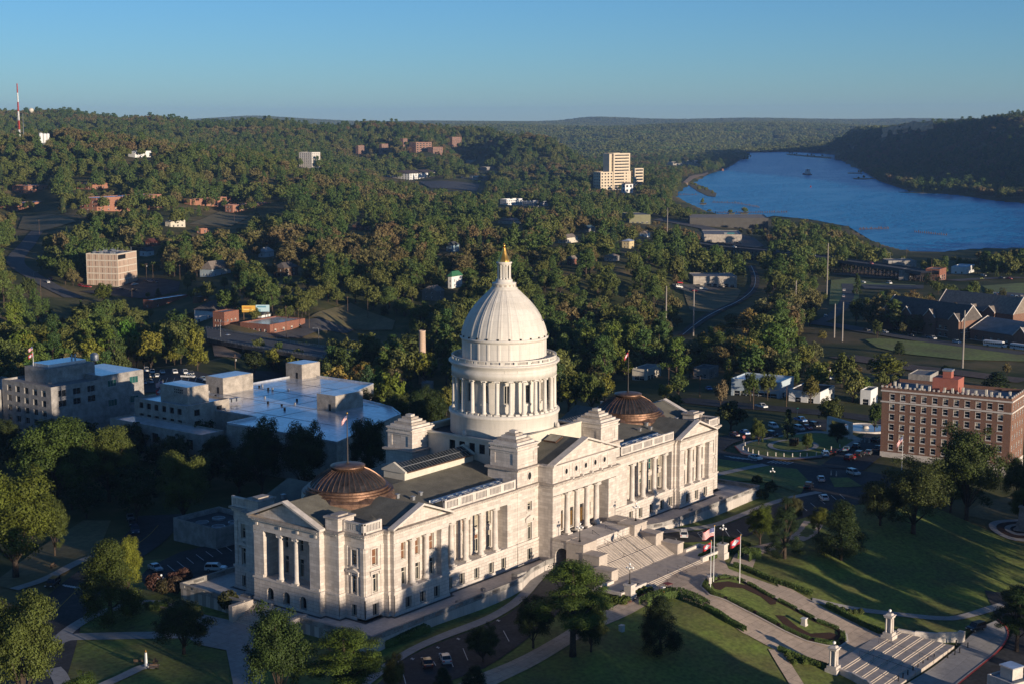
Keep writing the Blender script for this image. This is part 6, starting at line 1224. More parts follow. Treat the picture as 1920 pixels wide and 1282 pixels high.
CL = [('d', 'suv', 1235, 490, 1225, 440, WHT, 'white car with roof rack parked right of the entrance steps'), ('d', 'suv', 615, 755, 690, 790, SIL_, 'silver car half hidden by the large pine left of the steps'), ('h', 'sedan', 1072, 775, 1055, 740, SIL_, 'silver car with a blue windscreen parked alone on the lower drive'), ('h', 'sedan', 962, 800, 950, 770, (.10, .03, .02), 'dark brown car beside the silver one on the lower drive'),
   ('g', 'suv', 380, 540, 330, 575, BLK, 'black car by the kerb of the south road near the crossing'), ('g', 'sedan', 1120, 425, 1160, 445, SIL_, 'silver car with red tail lamps in the south car park'), ('g', 'suv', 1555, 430, 1620, 430, WHT, 'white car beside the south terrace wall'), ('g', 'sedan', 940, 60, 950, 90, GRY, 'first grey car in the dark row behind the south wing'), ('g', 'sedan', 955, 100, 965, 130, BLK, 'second black car in the dark row behind the south wing'), ('g', 'suv', 975, 155, 985, 185, NAV, 'third navy car in the dark row behind the south wing'),
   ('e', 'suv', 1630, 715, 1580, 730, BLK, 'black car stopped on the street by the corner bollards'),
   ('p', 'sedan', 740, 690, 725, 665, WHT, 'white car driving up the north road past the lawn'), ('p', 'sedan', 757, 800, 735, 778, WHT, 'white car parked beside the stripes of the north car park'), ('p', 'pickup', 668, 735, 685, 715, BLK, 'black car parked against the north lawn edge'), ('p', 'sedan', 360, 565, 395, 575, WHT, 'white car crossing the street in front of the plaza circle'),
   ('p', 'suv', 765, 545, 755, 530, (.45, .58, .64), 'pale blue car parked under the plaza circle'), ('p', 'sedan', 822, 528, 840, 515, BLK, 'black car right of the pale blue one'), ('p', 'sedan', 890, 515, 905, 500, (.20, .30, .36), 'blue grey car in the lane before the brick block'), ('p', 'sedan', 945, 498, 960, 485, BLK, 'black car farthest up the lane before the brick block'), ('p', 'suv', 908, 568, 930, 560, (.22, .02, .02), 'dark red car parked below the brick block lane'), ('p', 'suv', 965, 545, 985, 535, BLK, 'black car next to the dark red one'), ('p', 'sedan', 1020, 535, 1040, 525, GRY, 'grey car third from the dark red one'), ('p', 'pickup', 1070, 518, 1085, 510, GRY, 'grey pickup nearest the brick block doorway'), ('p', 'suv', 930, 655, 965, 665, (.45, .48, .46), 'pale car half under the trees on the north street'),
   ('p', 'pickup', 395, 265, 425, 272, WHT, 'white pickup on the street past the north wing'), ('p', 'suv', 465, 382, 485, 390, WHT, 'white car parked behind the dark upright plaza tree'), ('p', 'sedan', 300, 418, 320, 425, BLU, 'blue car parked beyond the north wing'), ('p', 'sedan', 238, 430, 255, 436, (.10, .015, .03), 'maroon car parked beyond the north wing'), ('p', 'suv', 460, 430, 480, 436, BLK, 'black car under the plaza trees'), ('p', 'suv', 615, 395, 630, 400, SIL_, 'silver car left of the red one at the plaza'), ('p', 'sedan', 660, 388, 672, 392, RED_, 'bright red car in the row behind the plaza'), ('p', 'suv', 705, 376, 718, 380, BLK, 'black car right of the bright red one'), ('p', 'pickup', 622, 345, 640, 350, BLU, 'blue pickup at the red kerb corner'), ('p', 'suv', 1060, 462, 1075, 455, BLK, 'black car in the lot behind the plaza lawn'), ('p', 'sedan', 90, 160, 100, 165, BLU, 'blue car far beyond the pinkish bare tree'),
   ('f', 'van', 702, 148, 715, 160, WHT, 'white van first in the staff car park row'), ('f', 'suv', 730, 155, 742, 165, WHT, 'white car next to the staff car park van'), ('f', 'sedan', 780, 156, 792, 166, WHT, 'white car alone third in the staff row'), ('f', 'suv', 840, 156, 852, 166, WHT, 'white car fourth in the staff row'), ('f', 'suv', 890, 157, 902, 167, WHT, 'white car fifth in the staff row beside a grey one'), ('f', 'sedan', 918, 160, 928, 168, GRY, 'grey car ending the staff row'), ('f', 'pickup', 902, 178, 930, 180, WHT, 'white pickup in the middle of the staff car park'), ('f', 'sedan', 727, 175, 735, 182, TAN_, 'tan car in the second staff row'), ('f', 'sedan', 754, 173, 762, 180, WHT, 'white car in the second staff row'), ('f', 'sedan', 690, 208, 700, 212, SIL_, 'silver car at the corner of the glass windowed office'), ('f', 'suv', 720, 204, 732, 208, SIL_, 'second silver car by the glass windowed office'), ('f', 'sedan', 975, 188, 985, 192, (.3, .38, .44), 'pale blue car behind the annex flagpole'),
   ('n', 'sedan', 300, 440, 330, 446, WHT, 'white car on the road bridge approach'), ('n', 'sedan', 437, 447, 467, 453, SIL_, 'silver car on the road bridge approach'), ('n', 'suv', 728, 503, 758, 508, NAV, 'dark blue car in the middle of the road bridge'), ('n', 'sedan', 160, 300, 175, 306, (.3, .38, .44), 'pale car beside the two storey brick shop'), ('n', 'sedan', 1495, 95, 1515, 100, WHT, 'white car on the lane below the green roofed house'),
   ('m', 'sedan', 1010, 423, 1030, 420, WHT, 'white car nearest the beige block'), ('m', 'sedan', 905, 460, 925, 457, BLK, 'black car below the beige block corner'), ('m', 'sedan', 1000, 470, 1020, 466, BLK, 'second black car in the beige block car park'), ('m', 'sedan', 1100, 397, 1115, 398, GRY, 'dark car at the back of the beige block car park'), ('m', 'suv', 1135, 402, 1150, 403, SIL_, 'silver car at the back of the beige block car park'), ('m', 'sedan', 1165, 405, 1180, 406, BLK, 'black car at the back of the beige block car park'), ('m', 'suv', 610, 435, 625, 438, RED_, 'red car left of the beige block'), ('m', 'pickup', 655, 442, 680, 445, RED_, 'red pickup left of the beige block'), ('m', 'pickup', 380, 385, 395, 395, RED_, 'red pickup on the hill road'), ('m', 'sedan', 360, 405, 372, 412, WHT, 'white car on the hill road'), ('m', 'sedan', 1000, 628, 1015, 632, RED_, 'red car deep in the wood below the brick front store'),
   ('o', 'sedan', 988, 517, 1003, 519, WHT, 'white car on the school road corner'), ('o', 'suv', 1120, 490, 1135, 492, (.4, .5, .5), 'pale car before the school range'), ('o', 'suv', 1312, 558, 1330, 562, SIL_, 'silver car on the school road by the oak'), ('o', 'suv', 1472, 585, 1495, 589, (.40, .5, .55), 'pale blue car driving past the school hall'), ('o', 'sedan', 597, 412, 605, 405, (.4, .5, .5), 'pale car on the bend of the school lane'), ('o', 'sedan', 845, 184, 855, 185, WHT, 'white car in the lot behind the school'), ('o', 'sedan', 720, 238, 722, 228, WHT, 'white car on the straight school lane'), ('o', 'sedan', 716, 280, 718, 270, SIL_, 'silver car on the straight school lane'), ('o', 'sedan', 1138, 155, 1150, 156, WHT, 'white car before the grey brick works'), ('o', 'van', 1020, 190, 1035, 192, WHT, 'white van behind the school roofs'), ('o', 'sedan', 868, 505, 880, 507, BLK, 'black car at the school lane junction'), ('o', 'sedan', 1170, 540, 1185, 543, BLK, 'black car in the shade of the school oak'), ('o', 'sedan', 1265, 552, 1280, 555, GRY, 'grey car in the shade of the school oak'), ('o', 'sedan', 612, 822, 625, 824, WHT, 'white car behind the bushy green tree'), ('o', 'sedan', 1820, 160, 1835, 161, RED_, 'red car at the far crossing'), ('o', 'suv', 1650, 140, 1665, 141, SIL_, 'silver car at the far crossing'), ('o', 'sedan', 1770, 155, 1785, 156, GRY, 'grey car at the far crossing'),
   ('k', 'pickup', 580, 1000, 600, 1002, RED_, 'red truck in the depot yard'), ('k', 'van', 578, 1022, 590, 1024, WHT, 'white van in the depot yard'), ('k', 'pickup', 715, 1033, 735, 1035, WHT, 'white pickup in the depot yard'), ('k', 'sedan', 668, 1045, 678, 1046, RED_, 'red car on the dry depot yard')]
for k, kd, u, v, u2, v2, c, lb in CL:
 p = G(k, u, v); p2 = G(k, u2, v2); put_car(kd, p, p2, c, lb, big=1.0 if p[1] < 150 else 1.05)
for i, (u, v) in enumerate([(1725, 262), (1750, 266), (1790, 272), (1810, 290), (1840, 280), (1870, 285), (1890, 300), (1830, 305), (1905, 275)]):
 p = G('o', u, v); put_car(('sedan', 'suv')[i % 2], p, p + np.array([1, .4, 0]), (WHT, GRY, BLK, SIL_, BLU)[i % 5], 'car parked in rows beside the school lawn', 'cars parked beside the school')
for i, (u, v) in enumerate([(1650, 836), (1850, 842), (1900, 1000), (1950, 800)] ): pass
for fx, lb, c in ((.25, 'white car on the far viaduct', WHT), (.5, 'dark car in the middle of the far viaduct', GRY), (.72, 'red car at the river end of the far viaduct', RED_)):
 i = int(fx * (len(vp_) - 1)); p, q = vp_[i], vp_[i + 1]; put_car('sedan', (p[0], p[1], ZV), q, c, lb, z=ZV + .02, name='driving_car')
# two white school buses
for i, (a, c, lb) in enumerate((((1655, 605), (1812, 622), 'white school bus standing left of the other before the school hall'), ((1835, 625), (1935, 638), 'white school bus at the right edge before the school hall'))):
 pa, pc = G('o', *a), G('o', *c); Lb = 11.5; d = (pc - pa)[:2]; d /= np.linalg.norm(d); m = pa[:2] + d * Lb / 2
 t = thing('school_bus', lb, 'bus', (m[0], m[1], T1(*m) + .5), math.atan2(d[1], d[0]), 'white school buses'); b = MB()
 b.box(-Lb / 2, Lb / 2 - 1.4, -1.22, 1.22, .5, 1.45); b.box(-Lb / 2, Lb / 2 - 1.4, -1.2, 1.2, 2.25, 2.9); b.frus(-Lb / 2, Lb / 2 - 1.5, -1.2, 1.2, 2.9, 3.1, .25); b.box(Lb / 2 - 1.4, Lb / 2, -1.0, 1.0, .5, 1.5)
 for j in range(11): x = -Lb / 2 + j * .98; b.box(x, x + .16, -1.21, 1.21, 1.45, 2.25)
 b.build('body', white, t); g = MB(); g.box(-Lb / 2 + .03, Lb / 2 - 1.42, -1.17, 1.17, 1.44, 2.26); g.build('window', glass, t); s_ = MB(); s_.box(-Lb / 2, Lb / 2 - 1.4, -1.24, -1.225, 1.0, 1.1); s_.build('stripe', iron, t)
 for x in (-3.4, 4.2):
  for s in (-1, 1): w_ = MB(); w_.tube([(x, s * .9, .5), (x, s * 1.24, .5)], .5, 14); o = w_.build('wheel', rubber, t); r_ = MB(); r_.tube([(x, s * 1.2, .5), (x, s * 1.26, .5)], .26, 10); r_.build('rim', galv, o)
# ------------------------------------------------------------------ people
skin = mat('skin', (.42, .24, .16), .6, .05, 4); jean = mat('dark_trousers', (.03, .035, .05), .85, .1, 4); hiv = mat('yellow_safety_vest', (.55, .62, .05), .7, .08, 3); shirt = mat('green_shirt', (.10, .16, .04), .8, .1, 3); hairm = mat('dark_hair', (.02, .014, .01), .7, .1, 5)
def person(label, p, rz, pose='stand', top=hiv, group=None):
 J = {'stand': [(0, 0, .95), (0, 0, 1.2), (0, 0, 1.45), (0, 0, 1.56), (.02, 0, 1.7), (0, .1, .92), (.02, .1, .5), (0, .11, .06), (.14, .11, .03), (0, -.1, .92), (-.02, -.1, .5), (-.04, -.11, .06), (.1, -.11, .03), (0, .2, 1.4), (.02, .27, 1.12), (.12, .26, .88), (0, -.2, 1.4), (.02, -.27, 1.12), (.12, -.26, .88)],
   'sit': [(0, 0, .1), (-.03, 0, .36), (-.06, 0, .6), (-.05, 0, .7), (-.02, 0, .84), (.05, .1, .1), (.45, .12, .14), (.5, .12, -.3), (.64, .12, -.34), (.05, -.1, .1), (.45, -.12, .14), (.5, -.12, -.3), (.64, -.12, -.34), (-.05, .2, .55), (.08, .26, .32), (.34, .2, .38), (-.05, -.2, .55), (.08, -.26, .32), (.34, -.2, .38)]}[pose]
 E_ = [(0, 1), (1, 2), (2, 3), (3, 4), (0, 5), (5, 6), (6, 7), (7, 8), (0, 9), (9, 10), (10, 11), (11, 12), (2, 13), (13, 14), (14, 15), (2, 16), (16, 17), (17, 18)]
 Rr = [.14, .13, .15, .06, .11, .09, .065, .045, .04, .09, .065, .045, .04, .07, .05, .035, .07, .05, .035]
 me = bpy.data.meshes.new('person'); me.from_pydata(J, E_, []); o = bpy.data.objects.new('person', me); COL.objects.link(o); mo = o.modifiers.new('s', 'SKIN')
 for i, r_ in enumerate(Rr): me.skin_vertices[0].data[i].radius = (r_, r_ * (1.15 if i < 3 else 1))
 me.skin_vertices[0].data[0].use_root = True; o.modifiers.new('b', 'SUBSURF').levels = 1
 ev = o.evaluated_get(bpy.context.evaluated_depsgraph_get()); m2 = bpy.data.meshes.new_from_object(ev); o.modifiers.clear(); o.data = m2; m2.materials.clear()
 for m in (skin, top, jean): m2.materials.append(m)
 zh = J[0][2]; mi = []
 for f in m2.polygons:
  c = f.center; mi.append(0 if c.z > J[3][2] - .04 or (abs(c.y) > .17 and c.z < J[14][2] - .02 and c.z > J[7][2] + .3) else (1 if c.z > zh + .02 and abs(c.y) < .33 else 2))
 m2.polygons.foreach_set('material_index', mi); m2.polygons.foreach_set('use_smooth', [True] * len(mi)); o.location = p; o.rotation_euler = (0, 0, rz); tag(o, label, 'person', group)
 h = MB(); h.smooth = True; hx, hy, hz = J[4]; h.lathe([(.125, hz - .02), (.13, hz + .05), (.10, hz + .12), (.02, hz + .15)], (hx - .015, hy), 10); h.build('hair', hairm, o); return o
q = G('d', 370, 645); person('person in a yellow safety vest standing under the drive arch', (q[0] + 3.2, -26, T1(q[0], -26) + .25), 2.5)
for i, (u, v) in enumerate(((1628, 168), (1640, 166), (1652, 169))): q = G('o', u, v); person('road worker in a yellow vest standing at the far crossing', (q[0], q[1], q[2] + .6), i, group='road workers at the far crossing')
# small orange utility cart with its driver
q = G('d', 1115, 895); q2 = G('d', 1165, 880); rz = math.atan2(q2[1] - q[1], q2[0] - q[0]); ct = thing('utility_cart', 'orange utility cart with a dark red canopy crossing the plaza', 'utility cart', (q[0], q[1], q[2] + .3), rz)
org = mat('orange_paint', (.55, .13, .02), .4, .05, 2)
b = MB(); b.box(-1.5, -.35, -.72, .72, .55, 1.0); b.box(-1.42, -.42, -.64, .64, 1.0, 1.02); b.build('cargo_bed', org, ct); b = MB(); b.box(-.35, 1.5, -.7, .7, .35, .6); b.frus(.75, 1.55, -.68, .68, .6, 1.05, .12); b.build('body', iron, ct)
b = MB(); b.box(-.2, .35, -.62, .62, .6, .85); b.box(-.3, -.18, -.62, .62, .85, 1.35); b.build('seat', rubber, ct); b = MB(); b.box(-.5, .95, -.75, .75, 1.95, 2.03); b.build('canopy', mat('dark_red_canopy', (.22, .03, .03), .6, .1, 2), ct)
b = MB()
for x in (-.42, .85):
 for s in (-1, 1): b.tube([(x + (.15 if x > 0 else 0), s * .68, .6), (x, s * .7, 1.96)], .035, 5)
b.tube([(.7, .3, .95), (.5, .3, 1.15)], .03, 5); b.build('roll_bar', iron, ct)
for x in (-1.05, 1.05):
 for s in (-1, 1): w_ = MB(); w_.tube([(x, s * .55, .33), (x, s * .82, .33)], .33, 12); o = w_.build('wheel', rubber, ct); r_ = MB(); r_.tube([(x, s * .78, .33), (x, s * .84, .33)], .16, 8); r_.build('rim', galv, o)
cxy = Matrix.Translation(ct.location) @ Matrix.Rotation(rz, 4, 'Z'); person('driver in a green shirt seated in the orange utility cart', cxy @ Vector((.02, .3, .78)), rz, 'sit', shirt)
b = MB(); b.box(-.35, .35, -.4, .4, 0, .5); b.build('cooler_box', white).matrix_world = cxy @ Matrix.Translation((-1.0, .1, 1.02)); tag(bpy.data.objects['cooler_box'], 'white cooler box in the bed of the orange utility cart', 'box')
# ------------------------------------------------------------------ flags and poles
fr_m, fw_m, fb_m = mat('flag_red', (.50, .035, .04), .7, .05, 2), mat('flag_white', (.72, .70, .68), .7, .03, 2), mat('flag_blue', (.03, .05, .20), .7, .05, 2)
def flag(label, kind, base, zt, L_, rz, group=None, droop=.25):
 nx, ny = 44, 26; H = L_ * .62; vs, fs, mi = [], [], []
 for i in range(nx + 1):
  for j in range(ny + 1):
   s, t = i / nx, j / ny; vs.append((s * L_ * (.94 - .1 * droop), .10 * L_ * s * math.sin(s * 9 + t * 1.2), -t * H - droop * L_ * s ** 1.3 * .6 + .03 * L_ * math.sin(s * 7)))
 for i in range(nx):
  for j in range(ny):
   s, t = (i + .5) / nx, (j + .5) / ny; a = i * (ny + 1) + j; fs.append((a, a + 1, a + ny + 2, a + ny + 1))
   if kind == 'us':
    m = 0 if int(t * 13) % 2 == 0 else 1
    if s < .4 and t < 7 / 13: m = 1 if (i % 3 == 1 and j % 3 == 1) else 2
   else:
    d = abs(s - .5) / .40 + abs(t - .5) / .46; m = 0
    if d < 1: m = 2 if d > .74 else 1
    if d < .62 and abs(t - .5) < .05 and int(s * 44) % 2: m = 2
    if .78 < d < .95 and (i + j) % 3 == 0: m = 1
   mi.append(m)
 b = MB(); b.v = vs; b.f = fs; b.m = mi; b.sm = [True] * len(fs); o = b.build('flag', [fr_m, fw_m, fb_m]); o.location = (base[0], base[1], zt); o.rotation_euler = (0, 0, rz); return tag(o, label, 'flag', group)
def pole(name, label, p, zt, r=.09, m=white, cat='flagpole', ball=True, group=None):
 t = thing(name, label, cat, p, 0, group); b = MB(); b.tube([(0, 0, -.5), (0, 0, zt - p[2])], r, 8, r * .6); b.build('shaft', m, t); b = MB(); b.lathe([(r * 2.5, -.3), (r * 2.5, .15), (r * 1.2, .3)], (0, 0), 10); b.build('base', m, t)
 if ball: b = MB(); b.smooth = True; b.ball((0, 0, zt - p[2] + .12), r * 1.6, 6); b.build('ball', gold, t)
 return t
FD = math.atan2(.79, -.61)          # the light wind: flags stream towards the picture's left
for (u, v), vt, kd, L_, l1, l2 in (((1428, 865), 512, 'ar', 2.0, 'shortest flagpole with a furled red flag on the flowerbed', 'small red flag with white diamond hanging on the shortest flowerbed pole'), ((1450, 820), 405, 'us', 3.0, 'tallest of the three flagpoles on the flowerbed', 'striped flag with starred blue canton on the tallest flowerbed pole'), ((1638, 832), 472, 'ar', 2.6, 'right flagpole standing apart on the flowerbed', 'red flag with white and blue diamond on the pole standing apart')):
 p = G('d', u, v); zt = HZ(p[0], p[1], fq_('d', u, vt)[1]); pole('flagpole', l1, p, zt, .1, white); flag(l2, kd, p, zt - .3, L_, FD + (.25 if kd == 'us' else 0), droop=.75 if kd != 'us' else .5)
for x, kd, vt, l1, l2 in ((-52.6, 'us', fq_('f', 1665, 345)[1], 'tall flagpole on the south copper saucer dome', 'drooping striped flag on the south saucer dome pole'), (52.6, 'ar', fq_('b', 1392, 110)[1], 'tall flagpole on the north copper saucer dome', 'red flag on the north saucer dome pole')):
 p = (x, 0, 26.35); zt = HZ(x, 0, vt); pole('flagpole', l1, p, zt, .14, mat('dark_pole', (.06, .05, .045), .6, .1, 2)); flag(l2, kd, p, zt - .3, 1.5, FD + .3, droop=1.5)
p = np.array([31.0, 158.0, T1(31, 158)]); b_ = onz(*fq_('f', 785, 285), 8); zt = HZ(b_[0], b_[1], fq_('f', 785, 185)[1]); pole('flagpole', 'flagpole in front of the concrete annex roof house', (b_[0], b_[1], -8.5), zt, .12); flag('striped flag on the annex flagpole', 'us', b_, zt - .2, 2.6, FD, droop=.5); flag('red flag below the striped one on the annex flagpole', 'ar', b_, zt - 2.4, 2.6, FD, droop=.5)
p = onz(*fq_('f', 160, 105), 17); pole('flagpole', 'flagpole behind the glass windowed office roof', (p[0], p[1], -9), 21, .12); flag('red and white flag behind the office roof', 'ar', p, 20.5, 1.9, FD, droop=.9); flag('striped flag above the red one behind the office roof', 'us', p, 22.6, 1.8, FD, droop=.9)
p = onz(*fq_('o', 1110, 1275), 6); pole('flagpole', 'flagpole against the brick apartment block front', (p[0], p[1], T1(p[0], p[1])), HZ(p[0], p[1], fq_('o', 1113, 1190)[1]), .09); flag('drooping striped flag before the brick apartment block', 'us', p, HZ(p[0], p[1], fq_('o', 1113, 1200)[1]), 2.2, FD, droop=1.6)
# ------------------------------------------------------------------ lamps, pedestals, gate piers
def globe_lamp(label, p, h, n=5, group='globe lamps of the forecourt'):
 t = thing('globe_lamp', label, 'street lamp', p, 0, group); b = MB(); b.smooth = True; b.lathe([(.3, 0), (.26, .25), (.13, .5), (.09, .9), (.075, h - .9), (.12, h - .8), (.05, h - .3)], (0, 0), 10); b.build('post', iron, t)
 b = MB(); gl = [(0, 0, h)]
 for k in range(n - 1): a = 2 * math.pi * k / (n - 1) + .4; e = (.62 * math.cos(a), .62 * math.sin(a), h - .75); b.tube([(0, 0, h - 1.1), (e[0] * .7, e[1] * .7, h - 1.15), (e[0], e[1], h - .98)], .04, 5); gl.append(e)
 b.build('bracket', iron, t)
 for e in gl: g = MB(); g.smooth = True; g.ball(e, .24, 8); g.build('globe', lampg, t)
 return t
def plinth(label, x, y, z, w_, h):
 t = thing('lamp_pedestal', label, 'pedestal', (x, y, z)); b = MB(); b.box(-w_ * .62, w_ * .62, -w_ * .62, w_ * .62, -.6, h * .3); b.build('base', trim, t); b = MB(); b.box(-w_ / 2, w_ / 2, -w_ / 2, w_ / 2, h * .3, h * .88); b.build('die', trim, t); b = MB(); b.box(-w_ * .6, w_ * .6, -w_ * .6, w_ * .6, h * .88, h); b.build('cap', trim, t)
globe_lamp('five globe lamp on the cheek wall left of the steps', (-11.2, -29.6, 5.43), 4.0); globe_lamp('five globe lamp on the cheek wall right of the steps', (11.2, -29.6, 5.43), 4.0)
plinth('stone lamp pedestal left of the forecourt', -19.2, -47.9, -1.6, 1.7, 3.0); plinth('stone lamp pedestal right of the forecourt', 19.2, -47.9, -1.6, 1.7, 3.0)
globe_lamp('five globe lamp on the pedestal left of the forecourt', (-19.2, -47.9, 1.4), 4.2); globe_lamp('five globe lamp on the pedestal right of the forecourt', (19.2, -47.9, 1.4), 4.2)
q = G('p', 458, 690); globe_lamp('three globe lamp on the north lawn', q, 3.8, 4); q = G('g', 1165, 590); globe_lamp('globe lamp among the pink bushes by the south terrace', q, 4.2, 4)
for (u, v), lb in (((776, 960), 'stone gate pier with a globe left of the lower steps'), ((1110, 758), 'stone gate pier with a globe right of the lower steps')):
 p = G('e', u, v); t = thing('gate_pier', lb, 'gate pier', p, 0, 'gate piers of the lower steps'); b = MB(); b.box(-1.25, 1.25, -1.25, 1.25, -1.5, .9); b.box(-1.0, 1.0, -1.0, 1.0, .9, 1.5); b.build('base', trim, t); b = MB(); b.box(-.42, .42, -.42, .42, 1.5, 4.6); b.build('core', trim, t)
 for a in (-.5, .5):
  for c in (-.5, .5): q = MB(); q.smooth = True; q.lathe([(.26, 1.5), (.26, 1.65), (.21, 1.75), (.18, 4.35), (.25, 4.5), (.25, 4.6)], (a, c), 10); q.build('column', trim, t)
 b = MB(); b.box(-.85, .85, -.85, .85, 4.6, 4.95); b.box(-1.0, 1.0, -1.0, 1.0, 4.95, 5.1); b.frus(-.7, .7, -.7, .7, 5.1, 5.45, .25); b.build('cap', trim, t); b = MB(); b.tube([(0, 0, 5.4), (0, 0, 5.75)], .1, 6); b.build('lamp_stem', iron, t); b = MB(); b.smooth = True; b.ball((0, 0, 6.0), .32, 8); b.build('globe', lampg, t)
# lower steps down to the street
gs = thing('lower_steps', 'broad stone steps in pairs dropping from the plaza to the street', 'steps', (0, 0, 0)); z0 = T1(0, -92.0) + .55; z1 = T1(0, -104.6) + .95; b = MB(); b.box(-14, 14, -93, -90.5, z0 - 3, z0); y = -93.0; nst = 10; z = z0
for i in range(nst):
 dpt = 1.75 if i % 2 else .42; z -= (z0 - z1) / nst; b.box(-14.0 - i * .25, 14.0 + i * .25, y - dpt, y, z - 3, z); y -= dpt
b.build('steps', gran, gs)
for s in (-1, 1):
 b = MB(); P_ = [(s * 14.2, -92.5), (s * 15.0, -96), (s * 17.0, -100), (s * 20.5, -103.5)]
 for (xa, ya), (xb, yb) in zip(P_, P_[1:]): b.add([(xa - .3, ya, z1 - 2), (xb - .3, yb, z1 - 2), (xb + .3, yb, z1 - 2), (xa + .3, ya, z1 - 2), (xa - .3, ya, z0 + .35), (xb - .3, yb, z0 + .2), (xb + .3, yb, z0 + .2), (xa + .3, ya, z0 + .35)], [(4, 5, 6, 7), (0, 1, 5, 4), (1, 2, 6, 5), (2, 3, 7, 6), (3, 0, 4, 7)])
 b.box(s * 20.5 - .6, s * 20.5 + .6, -104.2, -103.0, z1 - 2, z0 + .4); b.build('end_wall', trim, gs)
for x in (-4.5, 4.5):
 b = MB(); b.tube([(x, -92.6, z0 + .95), (x, -104.2, z1 + .95)], .035, 5)
 for t in range(5): f_ = t / 4; yy = -92.6 - 11.6 * f_; b.tube([(x, yy, z0 + (z1 - z0) * f_ - .3), (x, yy, z0 + (z1 - z0) * f_ + .95)], .03, 5)
 b.build('handrail', iron, gs)
def bollard(p, lb, m, h, r, gp): t = MB(); t.smooth = True; t.lathe([(r * 1.3, -.3), (r * 1.3, .12), (r, .2), (r * .9, h - .15), (r * 1.15, h - .1), (r * .8, h), (.02, h + .08)], (0, 0), 10); o = t.build('bollard', m); o.location = p; return tag(o, lb, 'bollard', gp)
for u, v in ((1193, 1003), (1222, 985), (1253, 962), (1283, 945), (1313, 925), (1342, 905), (1380, 888), (1462, 880), (1505, 862), (1533, 850), (1582, 818), (1512, 803), (1166, 1020)): q = G('e', u, v); bollard(q + np.array([0, 0, .3]), 'black bollard in the row beside the red kerb', iron, 1.05, .12, 'black bollards along the red kerb')
for u, v in ((288, 510), (300, 488), (318, 520), (345, 530), (378, 538), (430, 545), (478, 548), (525, 552), (575, 553), (620, 552), (660, 550), (714, 545), (760, 525), (800, 512), (850, 498), (970, 465), (995, 465), (1020, 468), (830, 660), (800, 655)): q = G('p', u, v); bollard(q + np.array([0, 0, .45]), 'short white bollard round the plaza circle', trim, 1.1, .16, 'white bollards round the plaza circle')
# ------------------------------------------------------------------ clipped planting
hl_r = np.random.RandomState(6)
HM = leafmat('hedge_leaves', [(.07, .125, .03), (.11, .155, .042)], .1)
def leafbox(name, label, cat, pts, hw, h, group=None, n=900, leaf=.11, m=None, z=None):
 """a clipped hedge following ground points"""
 P = np.array(resample([np.array(p[:2]) for p in pts], .5)); k = hl_r.randint(0, len(P), n); side = hl_r.randint(0, 3, n); t_ = np.gradient(P, axis=0) if len(P) > 1 else np.ones_like(P); t_ /= np.linalg.norm(t_, axis=1)[:, None] + 1e-9; q = np.stack([-t_[:, 1], t_[:, 0]], -1)
 s = np.where(side == 0, hl_r.uniform(-1, 1, n), np.where(side == 1, -1, 1)) * hw; zz = np.where(side == 0, h, hl_r.uniform(.05, 1, n) * h) + hl_r.normal(0, .05, n); xy = P[k] + q[k] * (s + hl_r.normal(0, .06, n))[:, None] + t_[k] * hl_r.uniform(-.3, .3, n)[:, None]
 c = P.mean(0); z0_ = T(xy[:, 0], xy[:, 1]); zb = T1(*c); nr = np.stack([q[k, 0] * np.where(side == 0, 0, np.sign(s)), q[k, 1] * np.where(side == 0, 0, np.sign(s)), np.where(side == 0, 1, .2)], -1)
 C = np.stack([xy[:, 0] - c[0], xy[:, 1] - c[1], z0_ - zb + zz], -1); o = bpy.data.objects.new(name, quadmesh(name, leaves(hl_r, C, nr, leaf), m or LM['magnolia'])); COL.objects.link(o); o.location = (c[0], c[1], zb + .2); return tag(o, label, cat, group)
def shrub_mesh(n=420, r=.55, leaf=.1, sq=.95, m='magnolia'):
 d = hl_r.normal(0, 1, (n, 3)); d[:, 2] = np.abs(d[:, 2]) * 1.2 - .3; d /= np.linalg.norm(d, axis=1)[:, None]; return quadmesh('shrub', leaves(hl_r, d * r * hl_r.uniform(.82, 1.05, n)[:, None] * np.array([1, 1, sq]) + np.array([0, 0, r * .55]), d, leaf), LM[m])
SHM = None
def shrub(p, s, label, group, tint=(1, 1, 1), me=None, name='round_shrub', cat='shrub'):
 global SHM
 if SHM is None: SHM = shrub_mesh()
 o = bpy.data.objects.new(name, me or SHM); COL.objects.link(o); o.location = (p[0], p[1], p[2] + .15); o.scale = (s, s, s); o.rotation_euler = (0, 0, hl_r.uniform(0, 6)); o.color = (*tint, 1); return tag(o, label, cat, group)
# island flowerbed
IS = [('d', 1350, 850), ('d', 1372, 815), ('d', 1440, 785), ('d', 1530, 775), ('d', 1640, 795), ('d', 1780, 862), ('e', 290, 440), ('e', 400, 505), ('e', 600, 605), ('e', 700, 660), ('e', 815, 705), ('e', 860, 740), ('e', 868, 785), ('e', 825, 815), ('e', 740, 812), ('e', 620, 785), ('e', 480, 722), ('e', 300, 625), ('e', 130, 538), ('d', 1420, 915)]
isl = [G(*p) for p in IS]; icn = np.mean([p[:2] for p in isl], 0)
def inset(P, w_):
 n = len(P); out = []
 for i in range(n):
  d = P[(i + 1) % n][:2] - P[i - 1][:2]; d /= np.linalg.norm(d); q = np.array([-d[1], d[0]]); q = q if np.dot(q, icn - P[i][:2]) > 0 else -q; out.append(P[i][:2] + q * w_)
 return out
drape('flowerbed_kerb', [p[:2] for p in isl], trim, .42, 2); drape('flowerbed_mulch', inset(isl, .4), mulch, .47, 2); drape('flowerbed_lawn', inset(isl, 2.1), lawn, .52, 2)
